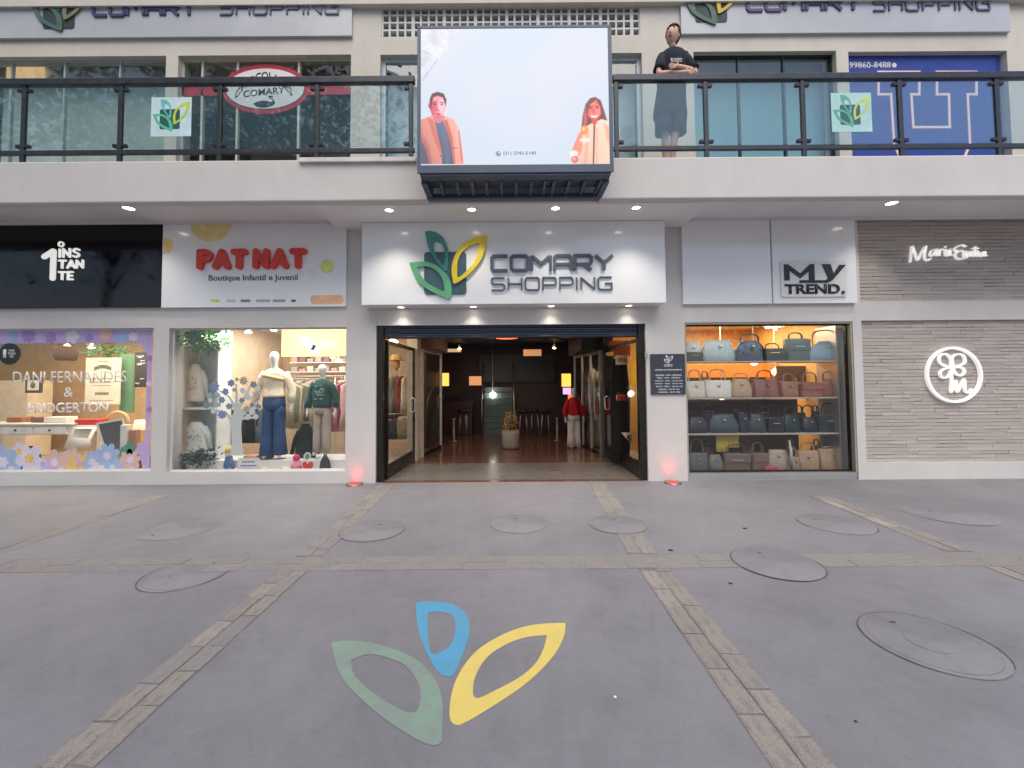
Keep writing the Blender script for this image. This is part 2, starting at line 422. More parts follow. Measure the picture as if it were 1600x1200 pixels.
def rounded(x0, x1, z0, z1, r, n=5):
    pts = []
    for cx, cz, a0 in ((x1 - r, z1 - r, 0), (x0 + r, z1 - r, 90), (x0 + r, z0 + r, 180), (x1 - r, z0 + r, 270)):
        for k in range(n + 1):
            a = math.radians(a0 + 90 * k / n); pts.append((cx + r * math.cos(a), cz + r * math.sin(a)))
    return pts
def logo(x0, z0, wd, D, depth, parent, mats=None, square=True, zs=1.0):
    mats = mats or (M_SQ, M_LTEAL, M_LGREEN, M_LYEL)
    f = lambda p: (x0 + p[0] * wd, z0 + p[1] * wd * zs)
    if square:
        a, b = f((.19, .056)), f((.735, .61))
        MB().poly(rounded(a[0], b[0], a[1], b[1], .045 * wd), D - depth * .5, D).build('emblem_square', mats[0], parent)
    for i, k in enumerate(('teal', 'green', 'yellow')):
        o, n = LEAF[k]
        MB().annulus([f(p) for p in smooth_closed(o, 56)], [f(p) for p in smooth_closed(n, 56)], D - depth * (1 + .25 * i), D - depth * (.5 + .1 * i) if square else D).build('emblem_leaf', mats[i + 1], parent)
# ================================================================ planes of the building
DW, DF, DR, DU, DS, DL, DG = 6.53, 5.47, 5.52, 6.75, 6.22, 4.90, 6.63
ZS = P(800, 312, DF)[1]          # underside of the balcony
ZF = P(800, 247, DF)[1] - .02    # balcony floor
ZP = P(800, 247, DF)[1]          # top of fascia
XL, XR, ZTOP = -13.6, 9.8, 7.6
zA1 = P(120, 513, DW)[1]; zA0 = P(120, 737, DW)[1]
zB1 = P(400, 512, DW)[1]; zB0 = P(400, 737, DW)[1]
zD1 = P(800, 507, DW)[1]
zC1 = P(1200, 503, DW)[1]; zC0 = P(1200, 746, DW)[1]
xa1 = RC(238, 515, 238, 735, DW)[0]
xb0, xb1 = RC(262, 512, 540, 737, DW)[:2]
xd0, xd1 = RC(587, 510, 1011, 750, DW)[:2]
xc0, xc1 = RC(1072, 505, 1337, 745, DW)[:2]
xe0 = RC(1350, 500, 1350, 720, DW)[0]

# ================================================================ ground
def ground_mat():
    m = bpy.data.materials.new('painted_concrete'); m.use_nodes = True; t = m.node_tree; b = t.nodes['Principled BSDF']
    tc = t.nodes.new('ShaderNodeTexCoord')
    def noise(sc, det=6, rg=.6):
        n = t.nodes.new('ShaderNodeTexNoise'); n.inputs['Scale'].default_value = sc; n.inputs['Detail'].default_value = det; n.inputs['Roughness'].default_value = rg
        t.links.new(tc.outputs['Object'], n.inputs['Vector']); return n
    a = noise(.55, 8, .65); c = noise(7, 6, .7); e = noise(95, 3); g = noise(2.3, 8, .7)
    cr = t.nodes.new('ShaderNodeValToRGB')
    cr.color_ramp.elements[0].position = .33; cr.color_ramp.elements[0].color = (.192, .190, .208, 1)
    cr.color_ramp.elements[1].position = .68; cr.color_ramp.elements[1].color = (.236, .231, .249, 1)
    t.links.new(a.outputs[0], cr.inputs[0])
    def mul(col, src, lo, hi, p0=.3, p1=.7):
        mr = t.nodes.new('ShaderNodeMapRange'); mr.inputs[1].default_value = p0; mr.inputs[2].default_value = p1; mr.inputs[3].default_value = lo; mr.inputs[4].default_value = hi
        t.links.new(src, mr.inputs[0]); mx = t.nodes.new('ShaderNodeMix'); mx.data_type = 'RGBA'; mx.blend_type = 'MULTIPLY'; mx.inputs[0].default_value = 1
        t.links.new(col, mx.inputs[6]); t.links.new(mr.outputs[0], mx.inputs[7]); return mx.outputs[2]
    o = mul(cr.outputs[0], c.outputs[0], .95, 1.05); o = mul(o, e.outputs[0], .95, 1.05); o = mul(o, g.outputs[0], .90, 1.03, .30, .5)
    st = noise(.23, 9, .72); o = mul(o, st.outputs[0], .87, 1.05, .38, .56); st2 = noise(18, 7, .8); o = mul(o, st2.outputs[0], .88, 1.02, .30, .46)
    # scattered dark specks of grit and chewing gum
    v = t.nodes.new('ShaderNodeTexVoronoi'); v.inputs['Scale'].default_value = 2.1; t.links.new(tc.outputs['Object'], v.inputs['Vector'])
    o = mul(o, v.outputs['Distance'], .78, 1.0, .014, .026)
    t.links.new(o, b.inputs['Base Color']); b.inputs['Roughness'].default_value = .62; b.inputs['Specular IOR Level'].default_value = .35
    bp = t.nodes.new('ShaderNodeBump'); bp.inputs['Strength'].default_value = .25; bp.inputs['Distance'].default_value = .012
    t.links.new(g.outputs[0], bp.inputs['Height'])
    bp2 = t.nodes.new('ShaderNodeBump'); bp2.inputs['Strength'].default_value = .12; bp2.inputs['Distance'].default_value = .004
    t.links.new(e.outputs[0], bp2.inputs['Height']); t.links.new(bp.outputs[0], bp2.inputs['Normal']); t.links.new(bp2.outputs[0], b.inputs['Normal'])
    return m
M_GND = ground_mat()
tag(MB().add([(-60, -60, 0), (60, -60, 0), (60, 6.60, 0), (-60, 6.60, 0)], [(0, 1, 2, 3)]).build('ground', M_GND), kind='structure')
tag(MB().add([(-300, -300, -.02), (300, -300, -.02), (300, 300, -.02), (-300, 300, -.02)], [(0, 1, 2, 3)]).build('terrain', mat('far_paving', (.2, .2, .19), rough=.9)), kind='structure')

M_STONE = mat('strip_stone', (.45, .40, .36), rough=.85, vary=.22, scale=16, bump=.9, bscale=30, rand=.12); worn(M_STONE, (.32, .285, .255), 0, .6, .50, .66, 11); worn(M_STONE, (.24, .232, .244), 0, .8, .46, .66, 2.6)
M_STONEP = mat('paint_smeared_stone', (.30, .27, .248), rough=.8, vary=.12, scale=14, bump=.5, bscale=35, rand=.06); worn(M_STONEP, (.228,.222,.235), 0, .9, .42, .62, 5)
M_BED = mat('strip_mortar', (.21, .195, .18), rough=.95, vary=.3, scale=30)
M_BEDP = mat('paint_filled_joint', (.23, .22, .222), rough=.9, vary=.2, scale=30)
stone_meshes = []
for k in range(6):
    b = bmesh.new(); bmesh.ops.create_cube(b, size=1)
    for v in b.verts: v.co = Vector((v.co.x * 1 + R(-.025, .025), v.co.y * 1 + R(-.02, .02), v.co.z))
    bmesh.ops.bevel(b, geom=[e for e in b.edges if all(v.co.z > 0 for v in e.verts)], offset=.02, segments=1, affect='EDGES')
    me = bpy.data.meshes.new('stone'); b.to_mesh(me); b.free(); stone_meshes.append(me)
    me.materials.append(M_STONE)
def stone_strip(p0, p1, wd, length, label, rows=2, painted=None, jog=.0):
    root = T('stone_strip', label, None, (p0[0], p0[1], 0), kind='structure')
    d = Vector((p1[0] - p0[0], p1[1] - p0[1])); L = d.length; d.normalize(); nrm = Vector((-d.y, d.x))
    ang = math.atan2(d.y, d.x)
    q = [Vector(p0) + nrm * wd / 2 * s for s in (1, -1)] + [Vector(p1) + nrm * wd / 2 * s for s in (-1, 1)]
    full = painted is None or painted(Vector(p0)) < .5
    MB().add([(v.x, v.y, .0015 + jog) for v in q], [(0, 1, 2, 3)]).build('joint_bed', M_BED if full else M_BEDP, root)
    rw = wd / rows
    for r in range(rows):
        s = -R(0, .2)
        while s < L:
            ln = length * R(.8, 1.25); e = min(s + ln, L); a = max(s, 0)
            if e - a > .04:
                c = Vector(p0) + d * (a + e) / 2 + nrm * ((r + .5) * rw - wd / 2)
                me = random.choice(stone_meshes)
                o = bpy.data.objects.new('stone', me); COL.objects.link(o); o.parent = root
                pnt = painted(c) if painted else 0
                top = .005 + R(-.0012, .0035) - .003 * pnt + jog
                o.location = (c.x - p0[0] + R(-.003, .003), c.y - p0[1], top - .02)
                o.scale = ((e - a) - R(.004, .010), rw - R(.003, .009), .04)
                o.rotation_euler = (R(-.012, .012), R(-.006, .006), ang + R(-.022, .022))
                if pnt > R(.25, .75): 
                    o.material_slots[0].link = 'OBJECT'; o.material_slots[0].material = M_STONEP
            s += ln
    return root
faded = lambda c: min(1, max(0, (c.y - 3.0) / 1.6))
stone_strip((-1.762, .9), (-1.735, 3.5), .235, .26, 'stone strip running to the doorway, on the emblem\'s green leaf side', painted=lambda c: .35)
stone_strip((-1.735, 3.80), (-1.80, 6.44), .235, .27, 'paint covered stone strip ending between the doorway and the red lamp', painted=faded)
stone_strip((1.128, .9), (1.16, 3.5), .25, .27, 'bare stone strip running to the doorway, on the emblem\'s yellow leaf side', painted=lambda c: min(1, max(0, (c.y - 3.6) / 1.5)))
stone_strip((1.16, 3.80), (1.32, 6.44), .25, .28, 'short worn stone strip leading to the pillar with the hours board', painted=faded)
stone_strip((3.93, 3.80), (4.03, 5.6), .25, .3, 'stone strip stopping short of the handbag window', painted=lambda c: .45)
stone_strip((3.93, .9), (3.93, 3.5), .25, .3, 'stone strip leading off towards the brick wall side', painted=lambda c: .3)
stone_strip((-4.66, 3.80), (-4.75, 5.9), .25, .3, 'faint stone strip in front of the purple framed window', painted=lambda c: .75)
stone_strip((-8.6, 3.655), (8.6, 3.635), .27, .29, 'stone strip crossing the whole forecourt parallel to the shops', painted=lambda c: .95)

# painted emblem on the ground
M_PY = mat('ground_paint_yellow', (.72, .56, .15), rough=.6, vary=.06, scale=9)
M_PB = mat('ground_paint_blue', (.085, .33, .53), rough=.65, vary=.07, scale=7)
M_PG = mat('ground_paint_green', (.21, .47, .29), rough=.65, vary=.14, scale=5)
worn(M_PY, (.23,.225,.235), 0, .22, .54, .74, 6); worn(M_PB, (.23,.225,.235), .02, .35, .48, .72, 5); worn(M_PG, (.228,.222,.235), .55, .95, .40, .68, 4)
gl = T('ground_emblem', 'three painted leaf outlines on the grey paving before the entrance', 'painted marking', (0, 2.2, 0))
GZ = [(M_PY, [(1000,608),(900,612),(810,630),(720,668),(640,720),(585,785),(550,850),(532,920),(528,985),(540,1018),(580,1020),(700,950),(820,870),(900,800),(960,730),(995,660)],
       [(925,658),(850,665),(770,690),(690,740),(645,800),(625,860),(635,915),(720,880),(820,825),(880,770),(910,715)], .0016, 'bright yellow leaf outline'),
      (M_PB, [(390,525),(440,520),(530,530),(585,560),(608,600),(605,660),(585,730),(545,815),(510,825),(475,800),(440,740),(410,670),(395,600)],
       [(440,568),(490,563),(540,580),(552,620),(545,670),(520,710),(470,735),(450,720),(440,650)], .0020, 'blue leaf outline'),
      (M_PG, [(45,690),(100,680),(200,688),(300,715),(380,750),(440,800),(480,860),(500,940),(498,1040),(490,1100),(430,1100),(340,1050),(250,990),(170,920),(110,860),(70,790)],
       [(125,760),(200,735),(290,755),(350,785),(395,840),(410,900),(395,965),(350,970),(280,935),(200,880),(140,820)], .0024, 'faded green leaf outline')]
for m, o, n, z, lb in GZ:
    f = lambda p: G(500 + p[0] / 2.608, 740 + p[1] / 2.608, z)
    A, Bq = [f(p) for p in smooth_closed(o, 72)], [f(p) for p in smooth_closed(n, 72)]
    mb = MB(); mb.add([(p[0], p[1], z) for p in A + Bq], [(i, (i + 1) % 72, 72 + (i + 1) % 72, 72 + i) for i in range(72)])
    q = mb.build('painted_leaf', m, gl); q['label'] = lb

# manhole covers
M_COVER = M_GND
M_GAP = mat('dark_gap', (.10, .095, .095), rough=.95, vary=.6, scale=12)
M_GAP2 = mat('paint_filled_gap', (.175, .168, .172), rough=.9, vary=.3)
def manhole(px, py, r, label, arcs, hole=(0.05, .18), inner=False, dz=0.0):
    x, y = G(px, py)
    t = T('manhole_cover', label, 'manhole cover', (x, y, 0), 'round covers in the grey forecourt')
    mb = MB(); n = 48
    mb.rings([[(x + r * k * math.cos(2 * math.pi * i / n), y + r * k * math.sin(2 * math.pi * i / n), z) for i in range(n)] for k, z in ((1, .0022), (.985, .0027), (.5, .0030), (.06, .0030))], 0, cap=False)
    mb.add([(x + r * .06 * math.cos(2 * math.pi * i / n), y + r * .06 * math.sin(2 * math.pi * i / n), .0030) for i in range(n)], [list(range(n))])
    mb.build('cover_plate', M_COVER, t)
    def arc(a0, a1, rr, wd, z):
        k = max(6, int(abs(a1 - a0) / 5)); v = []
        for i in range(k + 1):
            a = math.radians(a0 + (a1 - a0) * i / k); h = wd * min(1, .25 + 3 * min(i, k - i) / k)
            v += [(x + (rr - h / 2) * math.cos(a), y + (rr - h / 2) * math.sin(a), z), (x + (rr + h / 2) * math.cos(a), y + (rr + h / 2) * math.sin(a), z)]
        return v, [(2 * i, 2 * i + 1, 2 * i + 3, 2 * i + 2) for i in range(k)]
    mb = MB()
    for a0, a1, dk in arcs:
        v, f = arc(a0, a1, r * 1.012, (.010 if dk else .006), .0034 + .0004 * dk); mb.add(v, f, 0 if dk else 1)
    if inner:
        v, f = arc(100, 330, r * .9, .004, .0040); mb.add(v, f, 1)
        v, f = arc(120, 290, r * .35, .005, .0044); mb.add(v, f, 1)
    mb.build('rim_gap', [M_GAP, M_GAP2], t, fix=False)
    for ch in t.children: ch.location.z += dz
    hx, hy = x + hole[0], y + hole[1]
    MB().add([(hx + .022 * math.cos(i * .785), hy + .012 * math.sin(i * .785), .0050 + dz) for i in range(8)], [list(range(8))]).build('key_hole', M_GAP, t)
manhole(582, 829, .315, 'manhole cover with dark rim between the doorway and the sloping stone strip', [(150, 385, 1), (25, 150, 0)], (.03, .17), True)
manhole(810, 818, .30, 'faint manhole cover straight in front of the entrance doors', [(0, 360, 0)], (-.02, .16))
manhole(965, 820, .29, 'faint manhole cover overlapping the stone strip below the hours board', [(-60, 250, 0)], (.0, .16), True, dz=.004)
manhole(1305, 818, .34, 'manhole cover with broken rim in front of the handbag window', [(150, 200, 1), (200, 300, 0), (300, 340, 1)], (-.12, .12))
manhole(1213, 880, .33, 'manhole cover lying across the stone strip that crosses the forecourt', [(120, 300, 1), (300, 370, 1), (20, 110, 0)], (-.02, .2), dz=.004)
manhole(1452, 1003, .315, 'largest looking manhole cover, near the bottom corner past the yellow leaf', [(120, 250, 1), (-50, 40, 1), (40, 120, 0), (250, 300, 0)], (-.03, .2), True)
manhole(291, 897, .30, 'manhole cover beside the stone strip, on the green leaf side', [(150, 260, 1), (-40, 30, 1), (260, 320, 0)], (.08, .2), True)
manhole(1480, 803, .40, 'manhole cover in front of the brick wall with only one dark rim arc', [(195, 290, 1)], (-.1, .1))
manhole(282, 826, .34, 'manhole cover with one dark arc before the boutique window', [(75, 190, 1)], (-.12, -.2))
# drain holes
M_HOLE = mat('hole', (.015, .015, .016), rough=.9)
for px, py, lb in ((1164, 826, 'small dark drain hole in front of the handbag window'), (1048, 860, 'small dark drain hole beside the bare stone strip'), (1141, 912, 'chipped dark hole near the cover lying on the crossing strip'),
                   (1337, 1128, 'tiny dark hole near the bottom of the plain grey paving'), (563, 793, 'dark patch hole close to the lamp beside the doorway')):
    x, y = G(px, py); r = R(.016, .026) if py < 1100 else .007; n = 9
    tag(MB().add([(x + r * R(.8, 1.2) * math.cos(i * .7), y + r * .8 * math.sin(i * .7), .0035) for i in range(n)], [list(range(n))]).build('drain_hole', M_HOLE), lb, 'drain hole', 'small holes in the paving')
x, y = G(961, 1091)
tag(MB().ball((x, y, .006), .009, .007, .006, u=8, v=5).build('litter_scrap', M_WHT2), 'tiny white scrap lying beside the yellow leaf', 'litter')

# ================================================================ the building
BLD = T('shopping_building', 'two storey cream shopping building with a glass railed balcony over its shops', 'building', (0, DW, 0))
def part(name, mb, m, lb=None, parent=BLD):
    o = mb.build(name, m, parent)
    if lb: o['label'] = lb
    return o
def bx(name, x0, x1, y0, y1, z0, z1, m=None, parent=BLD): return part(name, MB().box(x0, x1, y0, y1, z0, z1), m or M_FAC, None, parent)
TH = .14; zt = ZS + .13
# columns, lintels, sills of the lower front
for a, b in ((xa1, xb0), (xb1, xd0), (xd1, xc0), (xc1, xe0)): bx('column', a, b, DW, DW + .30, 0, zt)
bx('lintel', XL, xa1, DW, DW + TH, zA1, zt); bx('lintel', xb0, xb1, DW, DW + TH, zB1, zt)
bx('lintel', xd0, xd1, DW, DW + TH, zD1, zt); bx('lintel', xc0, xc1, DW, DW + TH, zC1, zt)
bx('sill_wall', XL, xa1, DW, DW + TH, 0, zA0); bx('sill_wall', xb0, xb1, DW, DW + TH, 0, zB0)
bx('sill_wall', xc0, xc1, DW + .02, DW + TH, 0, zC0, M_ALU)
# brick side: frame bands
zb = [P(1470, y, DW)[1] for y in (333, 470, 500, 722)]
bx('plinth', xe0, XR, DW, DW + TH, 0, zb[3]); bx('band', xe0, XR, DW, DW + TH, zb[2], zb[1])
bx('backing_wall', xe0, XR, DW + TH, DW + .34, 0, zt, mat('mortar_grey', (.30, .275, .26), rough=.95))
bx('end_wall', XR, XR + .25, DW, 13.6, 0, ZTOP); bx('end_wall', XL - .25, XL, DW, 13.6, 0, ZTOP)
bx('rear_wall', XL, XR, 13.6, 13.8, 0, ZTOP)
# balcony slab: fascia, floor, soffits, beams
pz = .02
fas = MB()
gx0, gx1 = P(668, 300, DF)[0], P(938, 300, DF)[0]
for a, b in ((XL - .2, gx0), (gx1, XR + .2)): fas.bbox(a, b, DF, DF + .14, ZS, ZP, .018)
part('fascia', fas, M_FAC)
bx('recessed_fascia', gx0, gx1, DF + .10, DF + .14, ZS + .01, ZP - .01)
bx('balcony_floor', XL, XR, DF + .14, DU, ZF - .12, ZF, mat('balcony_tiles', (.4, .38, .35), rough=.6))
xs0, xs1 = P(545, 356, DW)[0], P(1050, 353, DW)[0]
bx('side_soffit', XL, xs0 - .15, DF + .14, DW + .1, zt, zt + .04, M_SOF); bx('side_soffit', xs1 + .15, XR, DF + .14, DW + .1, zt, zt + .04, M_SOF)
bx('beam', xs0 - .15, xs0 + .10, DF + .14, DW, ZS + .006, zt + .04, M_SOF); bx('beam', xs1 - .10, xs1 + .15, DF + .14, DW, ZS + .006, zt + .04, M_SOF)
bx('centre_soffit', xs0 + .106, xs1 - .106, DF + .14, DW, ZS + .001, zt + .03, M_SOF)
for s in (xs0 - .154, xs1 + .154):
    pass
bx('cornice', XL, xs0 - .152, DW - .05, DW - .001, zt - .035, zt - .001, M_SOF); bx('cornice', xs1 + .152, XR, DW - .05, DW - .001, zt - .035, zt - .001, M_SOF)
# ---- upper storey wall
u = lambda px, py=150: P(px, py, DU)[0]
zsU = [P(300, 88, DU)[1], P(1300, 80, DU)[1], P(800, 84, DU)[1]]
wins = [(XL, u(258), P(130, 88, DU)[1]), (u(277), u(548), P(410, 86, DU)[1]), (u(594), u(1004), P(800, 84, DU)[1]), (u(1085), u(1309), P(1200, 80, DU)[1]), (u(1328), u(1577), P(1450, 80, DU)[1])]
prev = None
for i, (a, b, z) in enumerate(wins):
    if i: bx('pillar', prev, a, DU, DU + .3, ZF - .1, ZTOP, M_UP)
    prev = b
bx('pillar', prev, XR, DU, DU + .3, ZF - .1, ZTOP, M_UP)
zl0 = P(800, 57, DU)[1]; lx0, lx1 = u(596, 40), u(1000, 40)
for i, (a, b, z) in enumerate(wins):
    if i != 2: bx('upper_wall', a, b, DU, DU + .22, z, ZTOP, M_UP)
    else:
        bx('upper_wall', a, b, DU, DU + .22, z, zl0, M_UP)
        bx('upper_wall', a, lx0, DU, DU + .22, zl0, ZTOP, M_UP); bx('upper_wall', lx1, b, DU, DU + .22, zl0, ZTOP, M_UP)
bx('roof', XL - .25, XR + .25, DU - .1, 13.8, ZTOP, ZTOP + .2, M_UP)
bx('upper_back_wall', XL, XR, 9.4, 9.55, ZF - .1, ZTOP, mat('upper_room_wall', (.20, .21, .20), rough=.9))
# lattice of square openings
lat = T('lattice_screen', 'white square lattice blocks above the LED screen', 'lattice screen', (0, DU, zl0))
pitch = 12.62 * DU / FPX; zz = zl0; mbv = MB(); mbh = MB(); x = lx0; k = 0
nx = int((lx1 - lx0) / pitch); px_ = (lx1 - lx0) / nx
for i in range(nx + 1):
    xx = lx0 + i * px_; h = (.026 if i % 4 == 0 else .015)
    mbv.box(max(lx0, xx - h), min(lx1, xx + h), DU + .02, DU + .12, zl0, ZTOP - .002)
for j in range(0, 9):
    z = zl0 + j * px_ * .99; mbh.box(lx0, lx1, DU + .024, DU + .116, z, z + .03)
M_LAT = mat('lattice_white', (.62, .62, .60), rough=.6)
o = mbv.build('lattice_upright', M_LAT, lat); o['kind'] = 'stuff'
o = mbh.build('lattice_crossbar', M_LAT, lat); o['kind'] = 'stuff'
bx('lattice_backing', lx0 - .2, lx1 + .2, DU + .33, DU + .36, zl0 - .2, ZTOP, mat('lattice_dark', (.17, .175, .185), rough=.9))

# ---- upper windows
def window(x0, x1, z0, z1, D, fm, gm, mull=(), fr=.05, transom=None, rec=.12):
    f = MB(); y0, y1 = D + rec - .03, D + rec + .03
    f.box(x0, x1, y0, y1, z1 - fr, z1); f.box(x0, x1, y0, y1, z0, z0 + fr)
    xs = [x0] + [m for m in mull] + [x1]
    for i, m in enumerate(xs):
        a, b = (m, m + fr) if i == 0 else ((m - fr, m) if i == len(xs) - 1 else (m - fr / 2, m + fr / 2))
        f.box(a, b, y0 + .002, y1 - .002, z0 + fr, z1 - fr)
    wn = part('window', f, fm)
    for i in range(len(xs) - 1):
        MB().box(xs[i] + fr * .5, xs[i + 1] - fr * .5, D + rec - .004, D + rec + .004, z0 + fr * .5, z1 - fr * .5).build('pane', gm, wn)
    return wn
M_GREYF = mat('window_frame_grey', (.42, .46, .45), rough=.4); M_BLUEF = mat('pale_blue_frame', (.50, .58, .62), rough=.4); M_CRM = mat('cream_frame', (.55, .53, .45), rough=.5)
window(XL, wins[0][1], ZF, wins[0][2], DU, M_GREYF, M_LUGLASS, (u(5), u(90), u(178)), .025)
window(*wins[1][:2], ZF, wins[1][2], DU, M_CRM, M_LUGLASS, (u(309), u(365), u(462)), .035)
window(*wins[2][:2], ZF, wins[2][2], DU, M_BLUEF, M_UGLASS, (u(700), u(800), u(900)), .06)
window(*wins[3][:2], ZF, wins[3][2], DU, M_DARK, M_UGLASS, (u(1160), u(1232)), .03)
# what stands behind the upper panes
M_BLIND = mat('grey_green_blind', (.58, .63, .60), rough=.8, vary=.08); M_TEAL = mat('teal_blind', (.24, .46, .50), rough=.8, vary=.06); M_CURT = mat('pale_curtain', (.58, .64, .68), rough=.8)
tag(MB().box(-8.6, wins[0][1] - .3, DU + .40, DU + .42, ZF, 7.2).build('roller_blind', M_BLIND), 'grey green roller blind behind the upper window with the warm patch', 'blind')
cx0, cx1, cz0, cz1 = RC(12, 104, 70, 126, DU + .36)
tag(MB().box(cx0, cx1, DU + .34, DU + .36, cz0, cz1).build('warm_reflection', glow('warm_reflection_glow', (228, 190, 130), .45)), 'warm glowing sheet standing for a reflection in the upper window near the corner', 'reflection sheet')  # emissive sheet imitating a warm reflection in the pane
tag(MB().box(wins[3][0] - .1, wins[3][1] + .1, DU + .40, DU + .42, ZF, 7.2).build('roller_blind', M_TEAL), 'teal roller blind behind the upper window beside the standing person', 'blind')
tag(MB().box(wins[2][0], wins[2][1], DU + .42, DU + .44, ZF, 7.2).build('roller_blind', M_CURT), 'pale blue blind behind the upper window hidden by the screen', 'blind')
tag(MB().box(u(330), wins[1][1] - .2, DU + 1.1, DU + 1.12, ZF, 7.2).build('roller_blind', mat('brown_blind', (.20, .175, .14), rough=.8)), 'brown blind deep inside the window with the swan sign', 'blind')

# ---- shop windows below
def shop_pane(x0, x1, z0, z1, mull=(), name='shop_window', fm=None, fr=.018):
    f = MB(); y0, y1 = DG - .02, DG + .02; fm = fm or M_WHT2
    f.box(x0, x1, y0, y1, z1 - fr, z1); f.box(x0, x1, y0, y1, z0, z0 + fr); f.box(x0, x0 + fr, y0, y1, z0 + fr, z1 - fr); f.box(x1 - fr, x1, y0, y1, z0 + fr, z1 - fr)
    wn = part(name, f, fm); xs = [x0 + .004] + list(mull) + [x1 - .004]
    for a, b in zip(xs, xs[1:]): MB().box(a + .0015, b - .0015, DG - .004, DG + .004, z0 + .004, z1 - .004).build('pane', M_GLASS, wn)
    return wn
shop_pane(XL, xa1, zA0, zA1, (P(60, 620, DG)[0] - 1.5,))
shop_pane(xb0, xb1, zB0, zB1, (P(446, 620, DG)[0],))
shop_pane(xc0 + .03, xc1 - .03, zC0 + .07, zC1 - .03, (P(1187, 620, DG)[0],), fm=M_FRAME, fr=.022)
cs = MB(); cs.box(xc0, xc1, DW + .015, DG + .02, zC0 + .0005, zC0 + .068); part('window_sill', cs, M_ALU)
M_REV = mat('reveal_taupe', (.34, .32, .25), rough=.5)
bx('reveal', xc1 - .028, xc1 - .001, DW + .012, DG + .06, zC0 + .07, zC1 - .031, M_REV); bx('reveal', xc0 + .001, xc0 + .028, DW + .012, DG + .06, zC0 + .07, zC1 - .031, M_REV)
bx('reveal', xc0 + .001, xc1 - .001, DW + .012, DG + .06, zC1 - .029, zC1 - .001, M_REV)

# ---- rooms behind
zc = 2.64
def room(x0, x1, y0, y1, wall, floor, ceil, z1=zc, back=None, sides=(1, 1)):
    bx('room_floor', x0, x1, y0, y1, -.05, .004, floor); bx('room_ceiling', x0, x1, y0, y1, z1, z1 + .05, ceil)
    bx('room_wall', x0, x1, y1, y1 + .05, .004, z1, back or wall)
    if sides[0]: bx('room_wall', x0 - .05, x0, y0, y1, .004, z1, wall)
    if sides[1]: bx('room_wall', x1, x1 + .05, y0, y1, .004, z1, wall)
M_PEACH = S('peach_wall', (224, 200, 172), rough=.8); M_OCHRE = S('ochre_wall', (218, 172, 96), rough=.8, vary=.1); M_ORW = S('amber_boards', (204, 172, 132), rough=.6, vary=.12)
M_TILE = mat('shop_floor', (.45, .42, .38), rough=.25); M_CEIL = mat('shop_ceiling', (.7, .68, .63), rough=.8)
M_COR = mat('corridor_wall', (.075, .045, .042), rough=.5); M_CORF = mat('red_brown_polished_floor', (.15, .075, .052), rough=.14, vary=.15, scale=3); M_CORC = mat('dark_blue_ceiling', (.03, .04, .065), rough=.6)
gxl, gxr = -1.90, 2.07
room(XL + .1, xb0 - .15, DW + TH, 10.2, S('cream_room', (232, 214, 186), rough=.8), M_TILE, M_CEIL, back=M_ORW)
room(xb0 - .08, gxl - .08, DW + TH + .16, 10.0, M_PEACH, M_TILE, M_CEIL, sides=(1, 0))
room(gxl, gxr, DW + .02, 13.4, M_COR, M_CORF, M_CORC, sides=(0, 0))
room(gxr + .10, xe0 - .06, DW + TH + .16, 9.6, M_OCHRE, M_TILE, M_CEIL, sides=(0, 1))
bx('corridor_wall', gxl - .06, gxl, 10.05, 13.4, .004, zc, M_COR); bx('corridor_wall', gxr, gxr + .06, 9.65, 13.4, .004, zc, M_COR)
bx('doormat_floor', xd0 + .1, xd1 - .1, DW + .14, DW + 1.5, .0045, .008, mat('grey_entry_floor', (.15, .135, .125), rough=.3, vary=.05, scale=1.5))

# ---- entrance: frame, shutter box, folded doors
ef = MB(); jz = zD1
ef.box(xd0 + .001, xd0 + .10, DW + .05, DW + .17, .001, jz - .001); part('door_jamb', ef, M_FRAME); ef = MB(); ef.box(xd1 - .10, xd1 - .001, DW + .05, DW + .17, .001, jz - .001)
part('door_jamb', ef, M_FRAME)
sh = T('roller_shutter', 'dark rolled up shutter under the lit shop sign', None, (0, DW, jz)); sh['category'] = 'roller shutter'
zs0 = P(800, 528, DW + .1)[1]
nsl = 5
for i in range(nsl):
    a = zs0 + (jz - .004 - zs0) * i / nsl; b_ = zs0 + (jz - .004 - zs0) * (i + 1) / nsl
    MB().bbox(xd0 + .103, xd1 - .103, DW + .07 + .012 * (i % 2), DW + .15, a + .002, b_ - .001, .008).build('slat', S('shutter_steel_%d' % (i % 2), ((44, 50, 66), (62, 68, 84))[i % 2], rough=.35, metal=.5), sh)
M_DGLASS = glass('door_glass', (.86, .86, .84), refl=1.0)
